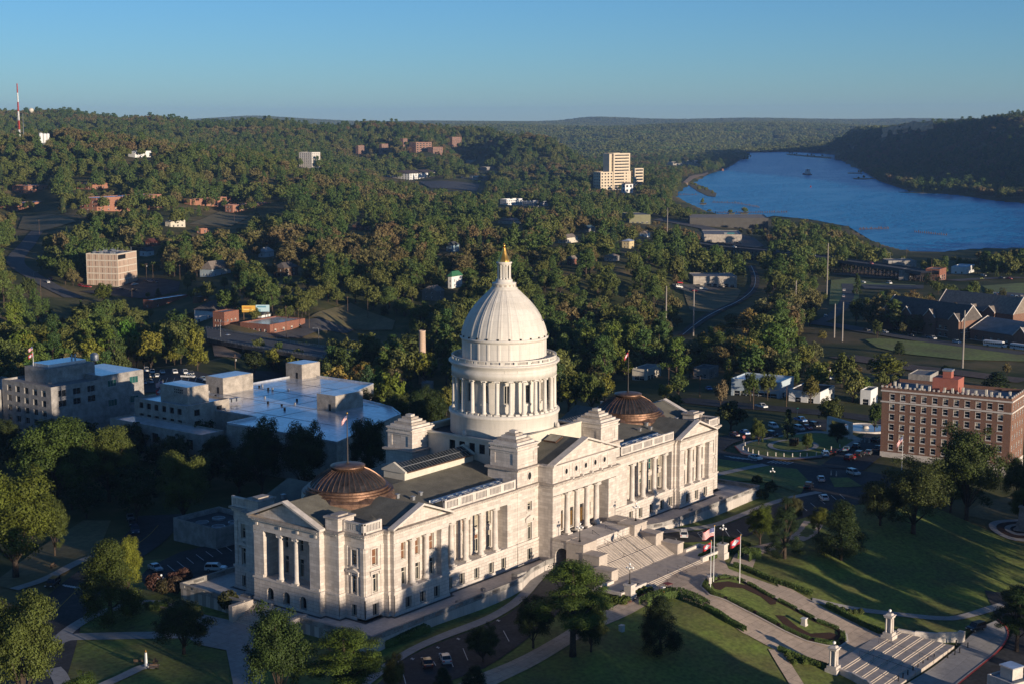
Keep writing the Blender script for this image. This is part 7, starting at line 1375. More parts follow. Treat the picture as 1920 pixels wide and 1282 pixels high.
drape('flowerbed_mulch', GP('d', [(1440, 835), (1560, 820), (1700, 850), (1820, 910), (1900, 960), (1900, 985), (1860, 990), (1790, 930), (1660, 870), (1540, 860), (1500, 885), (1460, 875)]), mulch, .57, 1.5)
drape('flowerbed_mulch', GP('e', [(425, 630), (480, 635), (560, 700), (640, 742), (760, 735), (815, 755), (800, 785), (700, 770), (600, 755), (480, 690)]), mulch, .57, 1.5)
ring_ = inset(isl, 1.05) ; ring_.append(ring_[0]); rp_ = resample(ring_, .5); kpos = 0; i = 0
while i < len(rp_) - 3:
 Ls_ = int(hl_r.choice((7, 9, 12))); leafbox('clipped_hedge', 'low clipped hedge block edging the island flowerbed', 'hedge', rp_[i:i + Ls_], .42, .75, 'hedge blocks of the island flowerbed', 1800, .10, HM); i += Ls_ + 2
p = G('e', 600, 690); t = thing('small_monument', 'small white stone pedestal on the island flowerbed lawn', 'monument', (p[0], p[1], p[2] + .45)); b = MB(); b.box(-.6, .6, -.6, .6, -.3, .25); b.build('base', trim, t); b = MB(); b.frus(-.5, .5, -.5, .5, .25, 1.4, .08); b.build('die', trim, t); b = MB(); b.box(-.55, .55, -.55, .55, 1.4, 1.6); b.build('cap', white, t)
for (k, pts), lb, hw, h in ((('d', [(950, 985), (1010, 950), (1100, 925), (1200, 915), (1300, 950), (1390, 1000)]), 'tall rounded hedge curving along the south side of the plaza', 1.0, 1.5), (('d', [(1395, 1010), (1480, 1050), (1560, 1105), (1670, 1165)]), 'low hedge running down the south side of the plaza', .5, .9), (('e', [(455, 835), (560, 880), (640, 910), (735, 940)]), 'low hedge beside the left gate pier', .45, .8), (('e', [(185, 330), (250, 350), (400, 415), (640, 500)]), 'low hedge along the north side of the plaza', .5, .9), (('e', [(240, 290), (270, 270), (330, 275)]), 'tall squared hedge at the top of the north lawn', 1.3, 1.8), (('e', [(745, 570), (850, 625), (960, 690), (1080, 730)]), 'low hedge beside the right gate pier', .45, .8), (('d', [(1390, 650), (1480, 600), (1610, 590)]), 'dark planting bed right of the forecourt wall', 1.5, .8), (('d', [(1480, 510), (1560, 520), (1680, 560)]), 'dark bed of low bushes behind the right lamp pedestal', 1.4, .7), (('h', [(700, 680), (780, 655), (860, 620), (950, 590)]), 'row of dark bushes below the south terrace wall', 1.3, 1.3), (('g', [(1070, 700), (1120, 690), (1170, 700)]), 'dark low hedge beside the south walk', 1.2, 1.0)):
 leafbox('hedge', lb, 'hedge', GP(k, pts), hw, h, None, int(6500 * max(1, hw)), .15, HM)
leafbox('flower_bed', 'red and yellow flowers along the forecourt hedge', 'flowers', GP('d', [(800, 975), (900, 930), (1010, 895)]), .5, .4, None, 500, .1, mat('red_flowers', (.25, .05, .02), .8, .4, 3))
for u, v in ((730, 945), (755, 955), (780, 960), (805, 968), (770, 925), (800, 935), (830, 945), (800, 905), (835, 915), (865, 922), (840, 885), (870, 895), (900, 905), (880, 870), (905, 880), (930, 890), (910, 855), (940, 865), (965, 880), (995, 875)): q = G('d', u, v + 8); shrub(q, 1.35, 'round clipped shrub in the rows left of the low steps', 'clipped shrubs left of the low steps', (1.3, 1.3, .9))
for u, v in ((500, 870), (515, 895), (540, 915), (605, 915), (560, 880), (590, 890), (630, 905), (660, 915), (690, 930)): q = G('e', u, v); shrub(q, 1.2, 'round clipped shrub beside the left gate pier hedge', 'clipped shrubs by the left gate pier', (1.3, 1.3, .9))
for u, v in ((790, 590), (830, 600), (870, 612), (905, 615), (940, 610)): q = G('e', u, v); shrub(q, 1.3, 'round clipped shrub by the north stepped walk', 'clipped shrubs by the north walk')
pk = LM['crape'] if 'crape' in LM else None
CM = leafmat('crape_myrtle', [(.10, .035, .045), (.05, .055, .02), (.13, .05, .05)]); cmesh = quadmesh('crape', leaves(hl_r, *(lambda d: (d * hl_r.uniform(.5, 1.05, (1500, 1)) * np.array([1, 1, .9]) + np.array([0, 0, 1.2]), d))((lambda d: d / np.linalg.norm(d, axis=1)[:, None])(hl_r.normal(0, 1, (1500, 3)))), .14), CM)
for u, v, s, lb in ((1120, 585, 2.0, 'reddish flowering bush leftmost below the south terrace'), (1185, 600, 1.7, 'reddish flowering bush in the middle below the south terrace'), (1265, 600, 1.9, 'reddish flowering bush rightmost below the south terrace'), (1330, 520, 1.7, 'round pinkish bush beside the south car park'), (1245, 540, 1.5, 'olive round bush left of the pinkish one'), (1645, 720, 2.1, 'dark red bush beside the south end steps')): q = G('g', u, v); shrub(q, s, lb, None, me=cmesh, name='crape_myrtle_bush', cat='bush')
for u, v, s, lb in ((370, 700, 2.6, 'dark round bush left below the north terrace'), (450, 745, 3.0, 'larger dark bush in the bed below the north terrace'), (400, 790, 3.0, 'lowest dark bush in the bed below the north terrace'), (350, 770, 2.4, 'dark bush against the north terrace wall')): q = G('p', u, v); shrub(q, s, lb, None, (.6, .6, .6), name='dark_bush', cat='bush')
# ------------------------------------------------------------------ street furniture and monuments
def bench(p, rz, lb):
 t = thing('park_bench', lb, 'bench', p, rz); b = MB(); [b.box(-.9, .9, -.25 + i * .13, -.15 + i * .13, .43, .47) for i in range(4)]; b.build('seat', wood, t); b = MB(); [b.box(-.9, .9, .27, .31, .55 + i * .14, .65 + i * .14) for i in range(3)]; b.build('backrest', wood, t)
 for x in (-.75, .75): b = MB(); b.box(x - .05, x + .05, -.25, .3, 0, .43); b.box(x - .05, x + .05, .24, .3, .43, .95); b.build('leg', iron, t)
for u, v, rz, lb in ((385, 400, .4, 'pale bench alone beside the path under the left trees'), (1000, 1095, 2.2, 'bench left of the slim memorial post'), (1108, 1135, -.8, 'bench in front of the slim memorial post'), (1122, 1095, .6, 'dark bench right of the slim memorial post')): q = G('g', u, v); bench((q[0], q[1], q[2] + .15), rz, lb)
q = G('g', 1053, 1122); t = thing('memorial_post', 'slim white memorial post ringed by benches on the south lawn', 'memorial', (q[0], q[1], q[2] + .1)); b = MB(); b.box(-.35, .35, -.35, .35, -.2, .25); b.build('base', trim, t); b = MB(); b.frus(-.2, .2, -.2, .2, .25, 2.9, .06); b.build('shaft', white, t); b = MB(); b.smooth = True; b.lathe([(.12, 2.9), (.2, 3.1), (.14, 3.35), (.02, 3.5)], (0, 0), 8); b.build('urn', bronze, t)
q = G('e', 1915, 110); t = thing('soldier_monument', 'grey stone monument pedestal with a dark figure at the right edge', 'monument', q); b = MB(); b.box(-1.9, 1.9, -1.9, 1.9, -.5, .8); b.box(-1.4, 1.4, -1.4, 1.4, .8, 2.2); b.build('base', conc, t); b = MB(); b.frus(-1.1, 1.1, -1.1, 1.1, 2.2, 6.2, .2); b.box(-1.15, 1.15, -1.15, 1.15, 6.2, 6.6); b.build('die', conc, t); b = MB(); b.smooth = True; b.lathe([(.45, 6.6), (.4, 7.5), (.5, 8.0), (.28, 8.3), (.2, 8.4), (.22, 8.7), (.03, 8.9)], (0, 0), 10); b.build('figure', iron, t)
for r_, m, o_ in ((8.5, walk, .3), (6.6, mulch, .36), (4.6, walk, .42), (3.2, mulch, .47)): drape('monument_ring', [(q[0] + r_ * math.cos(a), q[1] + r_ * math.sin(a)) for a in np.linspace(0, 2 * math.pi, 28)[:-1]], m, o_, 2)
q = G('p', 848, 432); t = thing('stone_gateway', 'white stone frame memorial behind the plaza trees', 'memorial', (q[0], q[1], q[2]), 1.1); b = MB(); b.box(-6, -5.1, -.6, .6, -.5, 5.2); b.build('pillar', trim, t); b = MB(); b.box(5.1, 6, -.6, .6, -.5, 5.2); b.build('pillar', trim, t); b = MB(); b.box(-6, 6, -.58, .58, 5.2, 6.0); b.build('lintel', trim, t); b = MB(); b.box(-6.5, 6.5, -3, 3, -.5, .5); b.build('plinth', gran, t)
q = G('p', 1000, 388); t = thing('fountain', 'round pale blue fountain basin beside the memorial frame', 'fountain', (q[0], q[1], q[2] + .2)); b = MB(); b.smooth = True; b.lathe([(8, -.5), (8, .7), (7.4, .7), (7.4, .3)], (0, 0), 36, cap=False); b.build('basin', trim, t); b = MB(); b.lathe([(7.4, .45), (.01, .46)], (0, 0), 36, cap=False); b.build('water', mat('fountain_water', (.30, .42, .48), .1, .05, .5), t); b = MB(); b.lathe([(1.2, .4), (.8, 1.2), (1.5, 1.4), (.1, 1.5)], (0, 0), 16); b.build('jet', trim, t)
brz = mat('dark_bronze', (.03, .026, .022), .5, .2, 2, .5)
for i in range(9):
 a = i * .62; q = G('p', 562 + (i % 5) * 11, 487 + (i // 5) * 8); b = MB(); b.smooth = True; b.lathe([(.24, 0), (.2, .8), (.22, 1.1), (.3, 1.45), (.1, 1.55), (.13, 1.72), (.02, 1.86)], (0, 0), 9); b.tube([(0, .27, 1.42), (.05, .33, 1.1), (.15, .3, .85)], .07, 5); b.tube([(0, -.27, 1.42), (.05, -.33, 1.1), (.15, -.3, .85)], .07, 5); o = b.build('bronze_statue', brz); o.location = (q[0], q[1], q[2] + .8); o.rotation_euler = (0, 0, a); o.scale = (1.25,) * 3; tag(o, 'dark bronze standing figure of the statue group in the plaza circle', 'statue', 'statue group in the plaza circle')
q = G('d', 790, 1165); b = MB(); b.box(-.5, .5, -.4, .4, -.3, 1.1); b.box(-.55, .55, -.45, .45, 1.1, 1.2); o = b.build('utility_box', mat('pale_grey_box', (.45, .5, .5), .6, .05, 1)); o.location = (q[0], q[1], q[2] + .15); tag(o, 'pale grey utility box on the dark south front lawn', 'utility box')
q = G('d', 1420, 825); b = MB(); b.box(-.9, .9, -.3, .3, -.2, 1.3); b.box(-1, 1, -.4, .4, 1.3, 1.42); o = b.build('sign_stone', trim); o.location = (q[0], q[1], q[2] + .4); o.rotation_euler = (0, 0, .8); tag(o, 'pale stone marker at the foot of the flagpoles', 'marker')
q = G('p', 293, 478); t = thing('stop_sign', 'red octagonal stop sign at the plaza circle corner', 'road sign', q); b = MB(); b.tube([(0, 0, 0), (0, 0, 2.9)], .05, 6); b.build('post', galv, t); b = MB(); b.lathe([(.01, -.02), (.5, -.02), (.5, .02), (.01, .02)], (0, 0), 8, math.pi / 8); [b.v.__setitem__(i, (x * .64 - z * .77, -x * .77 - z * .64, y + 2.7)) for i, (x, y, z) in enumerate(list(b.v))]; b.build('plate', redp, t)
cu = bpy.data.curves.new('lettering', 'FONT'); cu.body = 'STOP'; cu.size = .36; cu.align_x = 'CENTER'; cu.align_y = 'CENTER'; cu.extrude = .006; cu.materials.append(white); o = bpy.data.objects.new('lettering', cu); COL.objects.link(o); me_ = bpy.data.meshes.new_from_object(o.evaluated_get(bpy.context.evaluated_depsgraph_get())); bpy.data.objects.remove(o); o = bpy.data.objects.new('lettering', me_); COL.objects.link(o); o.parent = t; o.location = (-.03, -.025, 2.7); o.rotation_euler = (math.pi / 2, 0, -.876)
q = G('p', 602, 320); t = thing('street_sign', 'green street name blade on a tall post by the street', 'road sign', q); b = MB(); b.tube([(0, 0, 0), (0, 0, 3.6)], .06, 6); b.build('post', galv, t); b = MB(); b.box(-.7, .7, -.03, .03, 3.3, 3.65); b.build('plate', mat('sign_green', (.02, .30, .18), .5, .05, 2), t)
# maintenance basket on the dome
an_ = math.radians(-62); r_ = 8.9; t = thing('work_basket', 'small dark work basket hanging on the dome flank', 'work basket', (r_ * math.cos(an_) + .3, r_ * math.sin(an_), 50.6), an_); b = MB(); b.box(-.2, .6, -.5, .5, 0, .08); [b.tube([(x, y, 0), (x, y, 1.0)], .04, 4) for x in (-.2, .6) for y in (-.5, .5)]; b.box(.57, .63, -.5, .5, .3, 1.0); b.build('cage', iron, t); b = MB(); b.tube([(0, .4, 1.0), (-4.5, .25, 7.2)], .03, 4); b.tube([(0, -.4, 1.0), (-4.5, -.25, 7.2)], .03, 4); b.build('cable', iron, t)
# ------------------------------------------------------------------ poles, masts, boards
def upole(k, u, v, vt, lb, arm=1, m=None, r=.16, name='utility_pole', group=None, cat='utility pole'):
 p = G(k, u, v); zt = HZ(p[0], p[1], fq_(k, u, vt)[1]); t = thing(name, lb, cat, p, TR_.uniform(-.3, .6), group); b = MB(); b.tube([(0, 0, -.5), (0, 0, zt - p[2])], r, 7, r * .65); b.build('shaft', m or wood, t)
 if arm:
  b = MB(); b.box(-1.2, 1.2, -.08, .08, zt - p[2] - .9, zt - p[2] - .74); [b.tube([(x, 0, zt - p[2] - .74), (x, 0, zt - p[2] - .5)], .05, 4) for x in (-1.1, -.4, .4, 1.1)]; b.build('crossarm', wood, t)
 if arm == 2: b = MB(); b.lathe([(.3, zt - p[2] - 2.6), (.3, zt - p[2] - 1.6), (.05, zt - p[2] - 1.5)], (.45, 0), 8); b.build('transformer', galv, t)
 return np.array([p[0], p[1], zt])
TR_ = random.Random(12); TP = []
for k, u, v, vt, lb in (('k', 513, 752, 570, 'tall steel pole farthest off by the river warehouses'), ('k', 505, 1290, 1010, 'tall steel pole in the russet wood right of the dome'), ('k', 660, 1290, 1030, 'tall steel pole before the depot yard'), ('k', 1233, 1207, 980, 'tall steel pole in the scrub beyond the railway curve'), ('k', 1410, 1082, 770, 'tallest steel pole by the school lawn corner'), ('k', 1452, 1300, 1110, 'left one of the pair of tall steel poles'), ('k', 1497, 1320, 1100, 'right one of the pair of tall steel poles'), ('o', 1510, 745, 365, 'tall steel pole standing above the red roof house')): TP.append(upole(k, u, v, vt, lb, 0, mat('steel_pole', (.28, .25, .22), .7, .08, 1), .45, 'transmission_pole'))
def wire(a, b_, sag, r=.035): b = MB(); a, b_ = np.array(a), np.array(b_); pts = [a + (b_ - a) * t - np.array([0, 0, sag * 4 * t * (1 - t)]) for t in np.linspace(0, 1, 11)]; b.tube(pts, r, 4); return b
for a, c in ((1, 2), (2, 3), (3, 4), (3, 5), (6, 7), (0, 2)):
 for dz in (0, 1.6, 3.2): o = wire(TP[a] - np.array([0, 0, .5 + dz]), TP[c] - np.array([0, 0, .5 + dz]), 4, .04).build('power_line', iron); tag(o, 'thin power line slung between the tall steel poles', 'power line', 'power lines between the tall steel poles')
WPL = [('n', 718, 445, 205, 'thick wooden pole beside the long brick bar', 1), ('n', 805, 345, 218, 'wooden pole at the right end of the brick bar', 0), ('n', 883, 372, 255, 'wooden pole by the wooden deck of the bar', 0), ('n', 1160, 262, 138, 'wooden pole with crossarm at the top of the dry slope', 1), ('n', 1305, 300, 160, 'thin pole on the dry slope right of the crossarm pole', 0), ('n', 1503, 320, 245, 'short pole at the right of the dry slope', 0), ('n', 350, 650, 560, 'pole with transformer below the road bridge', 2), ('n', 1578, 710, 592, 'pole left of the brick chimney', 1),
    ('m', 1100, 388, 255, 'pole with transformer right of the beige block', 2), ('m', 1148, 365, 262, 'second pole right of the beige block', 1), ('m', 1240, 350, 238, 'third pole right of the beige block', 1), ('m', 1350, 378, 265, 'leaning pole right of the beige block row', 1), ('m', 1190, 445, 378, 'short pole in the beige block car park', 0), ('m', 990, 520, 448, 'thin pole below the beige block', 0), ('m', 308, 525, 375, 'pole beside the hill road bend', 0), ('m', 1120, 1180, 1025, 'pole at the corner of the staff car park', 0), ('m', 1005, 1040, 910, 'pole in the wood behind the staff car park', 0), ('m', 1765, 1045, 930, 'pole with crossarm behind the annex roof', 1),
    ('i', 222, 900, 815, 'pole on the dry bank by the hill road', 1), ('i', 1318, 830, 765, 'pole by the hill lot', 0), ('i', 1095, 500, 445, 'pole on the left hill crest', 1), ('i', 1120, 440, 375, 'thin white pole on the left hill crest', 0),
    ('p', 348, 270, 138, 'wooden lamp pole left of the long blue store', 0), ('p', 540, 255, 130, 'wooden pole before the long blue store', 0), ('p', 787, 110, 15, 'pole with transformer behind the white shop', 2), ('p', 990, 175, 80, 'pole left of the white garage', 1), ('b', 1610, 335, 195, 'wooden pole before the lime edged shop', 1), ('b', 1780, 360, 240, 'wooden pole by the low grey store', 0), ('b', 1745, 260, 160, 'pole with crossarm behind the low grey store', 1), ('b', 1557, 195, 20, 'tall thin pole in the wood behind the capitol', 0), ('b', 1652, 240, 175, 'pole between the lime edged shop and grey store', 0),
    ('l', 1598, 1165, 1045, 'pole with crossarm at the right river bank', 1), ('l', 1692, 1150, 1060, 'second crossarm pole at the right river bank', 1), ('l', 1745, 1165, 1060, 'third pole at the right river bank', 0), ('l', 1275, 1220, 1050, 'pale pole before the brick corner shop', 0), ('l', 990, 1190, 1110, 'pole below the viaduct end', 0), ('l', 1105, 1100, 985, 'pole with cross top beside the river at the viaduct', 1)]
ups = {}
for k, u, v, vt, lb, arm in WPL: ups[(k, u)] = upole(k, u, v, vt, lb, arm)
for a, c in ((('n', 718), ('n', 805)), (('n', 805), ('n', 883)), (('m', 1100), ('m', 1148)), (('m', 1148), ('m', 1240)), (('m', 1240), ('m', 1350)), (('m', 1120), ('m', 1765)), (('p', 348), ('p', 540)), (('p', 540), ('p', 990)), (('b', 1610), ('b', 1745)), (('l', 1598), ('l', 1692)), (('l', 1692), ('l', 1745))):
 for s in (-.9, 0, .9): o = wire(ups[a] + np.array([s * .5, s * .5, -.5]), ups[c] + np.array([s * .5, s * .5, -.5]), 1.2, .03).build('power_line', iron); tag(o, 'thin power line slung between wooden street poles', 'power line', 'power lines between wooden poles')
def slamp(k, u, v, vt, lb, side=1, ln=2.4):
 p = G(k, u, v); zt = HZ(p[0], p[1], fq_(k, u, vt)[1]); h = zt - p[2]; t = thing('street_lamp', lb, 'street lamp', p, math.atan2(_R[1], _R[0]) + (0 if side > 0 else math.pi)); b = MB(); b.tube([(0, 0, -.4), (0, 0, h - .5), (.3, 0, h - .1), (ln, 0, h)], .11, 6, .07); b.build('post', galv, t); b = MB(); b.box(ln - .1, ln + .7, -.16, .16, h - .12, h + .06); b.build('lamp_head', galv, t)
for k, u, v, vt, sd, lb in (('n', 245, 460, 322, 1, 'curved steel lamp at the near corner of the road bridge'), ('n', 952, 488, 366, -1, 'curved steel lamp on the far side of the road bridge'), ('n', 1168, 545, 450, 1, 'curved steel lamp at the chimney end of the road bridge'), ('c', 122, 770, 665, -1, 'curved steel lamp just left of the dome drum'), ('m', 254, 360, 320, 1, 'street lamp beside the hill road'), ('m', 280, 260, 188, -1, 'street lamp higher up the hill road'), ('l', 995, 1085, 1012, -1, 'street lamp on the viaduct nearest the river'), ('l', 655, 1045, 993, 1, 'street lamp in the middle of the viaduct'), ('l', 400, 1055, 920, -1, 'tall street lamp near the blue billboard'), ('l', 1502, 1160, 1095, 1, 'street lamp by the light blue roof'), ('l', 1067, 1115, 1050, 1, 'slim lamp at the viaduct end'), ('l', 275, 1000, 925, 1, 'slim lamp left of the blue billboard'), ('k', 75, 585, 515, 1, 'floodlight mast left of the river trees'), ('k', 38, 580, 525, 1, 'second floodlight mast left of the river trees')): slamp(k, u, v, vt, lb, sd)
def board(k, u0, u1, v0, v1, vb, cols, lb, back=0):
 p = G(k, (u0 + u1) / 2, vb); d = (p - CAMP) @ _F; w_ = (u1 - u0) / FR[k][2] * d / FPX; zt = HZ(p[0], p[1], fq_(k, u0, v0)[1]); zb = HZ(p[0], p[1], fq_(k, u0, v1)[1]); t = thing('billboard', lb, 'billboard', p, math.atan2(_R[1], _R[0])); a, c = zb - p[2], zt - p[2]
 b = MB(); b.box(-w_ / 2, w_ / 2, 0, .3, a, c); b.build('frame', galv, t)
 for i, (x0, x1, y0, y1, cl) in enumerate(cols): b = MB(); b.box(-w_ / 2 + w_ * x0, -w_ / 2 + w_ * x1, -.03 - .012 * i, -.002, a + (c - a) * y0, a + (c - a) * y1); b.build('panel', mat('board_%d_%d_%d' % tuple(int(q * 99) for q in cl), cl, .5, .04, .5), t)
 for x in (-w_ * .38, w_ * .38): b = MB(); b.tube([(x, .2, -1), (x, .2, a)], .25, 6); b.build('post', wood, t)
board('n', 400, 497, 205, 253, 320, [(0, 1, 0, 1, (.62, .36, .06)), (.12, .9, .3, .45, (.7, .55, .2)), (.12, .7, .55, .75, (.5, .22, .05))], 'yellow orange billboard beside a pale blue one')
board('n', 500, 598, 200, 250, 318, [(0, 1, 0, 1, (.42, .58, .62)), (.08, .75, .62, .85, (.12, .28, .36)), (0, .35, 0, .4, (.16, .34, .42))], 'pale blue billboard beside the yellow orange one')
board('k', 832, 890, 712, 745, 765, [(0, 1, 0, 1, (.6, .62, .6)), (.3, 1, .1, 1, (.02, .38, .36)), (.45, .8, .4, .6, (.6, .65, .62))], 'teal and white billboard by the grey warehouse')
board('k', 1230, 1277, 797, 832, 850, [(0, 1, 0, 1, (.55, .62, .66)), (.1, .5, .3, .8, (.2, .45, .62)), (0, 1, -.08, .0, (.5, .12, .05))], 'pale blue billboard over the viaduct')
# masts, water tower, tanks on the left ridge
p = atd(37, 268, 2300); b0 = T1(p[0], p[1]); zt = HZ(p[0], p[1], 157); t = thing('radio_mast', 'tall red and white lattice radio mast on the left ridge', 'radio mast', (p[0], p[1], b0)); H = zt - b0
for i in range(7):
 b = MB(); z0, z1 = H * i / 7, H * (i + 1) / 7; w0, w1 = 1.5 - 1.1 * i / 7, 1.5 - 1.1 * (i + 1) / 7
 for a in range(3): c0, c1 = [(w * math.cos(a * 2.094), w * math.sin(a * 2.094)) for w in (w0, w1)]; e1 = (w1 * math.cos(a * 2.094 + 2.094), w1 * math.sin(a * 2.094 + 2.094)); b.tube([(*c0, z0), (*c1, z1)], .42, 4); b.tube([(*c0, z0), (*e1, z1)], .25, 4)
 b.build('section', redp if i % 2 == 0 else white, t)
p = atd(45, 268, 2350); b0 = T1(p[0], p[1]); t = thing('slim_mast', 'thin grey mast right of the red and white radio mast', 'radio mast', (p[0], p[1], b0)); b = MB(); b.tube([(0, 0, 0), (0, 0, HZ(p[0], p[1], 213) - b0)], .5, 5, .2); b.build('shaft', galv, t); b = MB(); b.box(-1, 1, -1, 1, 12, 14); b.build('dish', galv, t)
p = atd(59, 218, 4300); b0 = T1(p[0], p[1]); zt = HZ(p[0], p[1], 203); t = thing('water_tower', 'pale round water tower on the far left skyline', 'water tower', (p[0], p[1], b0)); h = zt - b0; b = MB(); b.smooth = True; b.lathe([(.1, h - 12), (3, h - 11.5), (6.2, h - 8), (6.8, h - 5), (5.5, h - 2), (2.5, h - .3), (.1, h)], (0, 0), 20); b.build('tank', cream, t); b = MB(); b.tube([(0, 0, -2), (0, 0, h - 11)], 2.2, 10); b.build('stem', cream, t)
for i, (u, vt, w_, lb) in enumerate(((77, 249, 7, 'leftmost white storage tank on the left ridge'), (84, 250, 7, 'middle white storage tank on the left ridge'), (90, 250, 6, 'rightmost white storage tank on the left ridge'))):
 p = atd(u, 264, 2280 + i * 12); b0 = T1(p[0], p[1]); zt = HZ(p[0], p[1], vt); r_ = w_ * .5 * 2280 / FPX; b = MB(); b.lathe([(r_, 0), (r_, zt - b0 - 1.2), (.1, zt - b0)], (0, 0), 18); o = b.build('storage_tank', white); o.location = (p[0], p[1], b0); tag(o, lb, 'storage tank')
# ------------------------------------------------------------------ on the river
def on_river(k, u, v): a, b, s = FR[k]; return onz(a + u / s, b + v / s, -35)
q = on_river('k', 1300, 385); q2 = on_river('k', 1245, 378); rz = math.atan2(q2[1] - q[1], q2[0] - q[0]); t = thing('towboat', 'white towboat with stacked decks out on the blue river', 'boat', (q[0], q[1], -35), rz)
b = MB(); b.prism([(-22, -6), (20, -6), (26, -4), (26, 4), (20, 6), (-22, 6)], -1, 2.2); b.build('hull', mat('dark_hull', (.05, .04, .04), .7, .1, .5), t)
for x0, x1, w_, z0, z1, nm in ((-16, 8, 4.8, 2.2, 5.2, 'deckhouse'), (-13, 6, 4.2, 5.2, 8.2, 'deckhouse'), (-8, 4, 3.6, 8.2, 11, 'deckhouse'), (-4, 3, 3.0, 11, 14, 'wheelhouse')): b = MB(); b.box(x0, x1, -w_, w_, z0, z1 - .4); b.box(x0 - .6, x1 + .8, -w_ - .5, w_ + .5, z1 - .4, z1); b.build(nm, white, t); g = MB(); g.box(x0 - .05, x1 + .05, -w_ - .04, w_ + .04, z0 + 1.1, z0 + 1.9); g.build('window', glass, t)
b = MB(); [b.tube([(-10, y, 8), (-10, y, 14.5)], .7, 8) for y in (-2.2, 2.2)]; b.build('funnel', iron, t); b = MB(); b.box(20, 26, -5, 5, 2.2, 3.2); b.build('bow_knee', redp, t)
q = on_river('k', 820, 362); b = MB(); b.prism([(-9, -3), (9, -3), (11, 0), (9, 3), (-9, 3)], -.6, 2.5); b.box(-7, 7, -2.4, 2.4, 2.5, 5.5); o = b.build('moored_barge', mat('rusty_barge', (.24, .13, .09), .85, .2, .4)); o.location = (q[0], q[1], -35); o.rotation_euler = (0, 0, .9); tag(o, 'rusty barge moored off the far left beach', 'barge')
q = on_river('k', 1320, 455); b = MB(); b.lathe([(1.2, -.5), (1.2, 1.2), (.3, 3.4)], (0, 0), 10); o = b.build('buoy', redp); o.location = (q[0], q[1], -35); tag(o, 'red buoy floating below the towboat', 'buoy')
for (k, a, c, n_), gp in ((('k', (768, 541), (900, 545), 20), 'upper left row'), (('k', (900, 545), (1030, 570), 18), 'slanting row'), (('k', (785, 600), (1185, 597), 42), 'long lower row'), (('l', (780, 853), (980, 848), 22), 'row right of the bank trees'), (('l', (1165, 870), (1385, 893), 18), 'scattered row nearest the right bank'), (('k', (555, 498), (680, 498), 16), 'row by the strip islet')):
 for i in range(n_):
  f_ = i / (n_ - 1); q = on_river(k, a[0] + (c[0] - a[0]) * f_, a[1] + (c[1] - a[1]) * f_); b = MB(); hh = TR_.uniform(1.2, 3.2); b.tube([(0, 0, -1), (TR_.uniform(-.3, .3), TR_.uniform(-.3, .3), hh)], .55, 6, .45); o = b.build('mooring_pile', wood); o.location = (q[0], q[1], -35); tag(o, 'dark timber pile standing in the river in the ' + gp, 'pile', 'river piles of the ' + gp)
ISL = [('k', [(630, 440), (660, 428), (720, 455), (790, 490), (785, 510), (740, 505), (680, 475)], 9, 'strip islet off the left bank'), ('k', [(695, 545), (735, 545), (730, 552), (700, 552)], 2, 'lone bush islet'), ('k', [(855, 600), (895, 600), (890, 606), (860, 606)], 2, 'left islet by the piles'), ('k', [(920, 598), (970, 598), (965, 606), (925, 606)], 2, 'right islet by the piles'), ('l', [(275, 328), (420, 340), (590, 352), (585, 362), (420, 350), (275, 335)], 12, 'long low islet before the far shore'), ('l', [(735, 498), (830, 498), (900, 500), (830, 506), (740, 504)], 3, 'islet below the bluff'), ('l', [(700, 460), (800, 460), (800, 466), (700, 465)], 2, 'smaller islet below the bluff'), ('l', [(1050, 595), (1250, 590), (1480, 605), (1200, 602)], 5, 'spit at the flood plain'), ('k', [(740, 596), (770, 596), (765, 602), (745, 602)], 1, 'tiny islet by the long piles')]
ISLT = []
for k, P, n_, lb in ISL:
 Pw = [on_river(k, *p) for p in P]; b = MB(); b.prism([p[:2] for p in Pw], -36, -34.4); o = b.build('islet', dry, kind='structure'); c = np.mean([p[:2] for p in Pw], 0)
 for i in range(n_): a, f_ = TR_.choice(Pw), TR_.uniform(.1, .85); q = c + (a[:2] - c) * f_; ISLT.append((q, lb))
print('P5 done')
# ------------------------------------------------------------------ placing the trees
KN = {'oak': 'broadleaf_tree', 'pine': 'pine_tree', 'magnolia': 'magnolia_tree', 'cedar': 'cedar_tree', 'autumn': 'autumn_tree'}
TR = random.Random(77)
def put_tree(kind, lod, x, y, z, H, Wd, label, group=None, tint=(1, 1, 1), cat='tree', name=None, rz=None):
 cm, tm, h0, w0 = TR.choice(PRO[kind, lod]); t = thing(name or KN[kind], label, cat, (x, y, z), TR.uniform(0, 6.28) if rz is None else rz, group); t.scale = (Wd / w0, Wd / w0, H / h0)
 for nm, me_ in (('crown', cm), ('trunk', tm)):
  o = bpy.data.objects.new(nm, me_); COL.objects.link(o); o.parent = t
  if nm == 'crown': o.color = (*tint, 1)
 return t
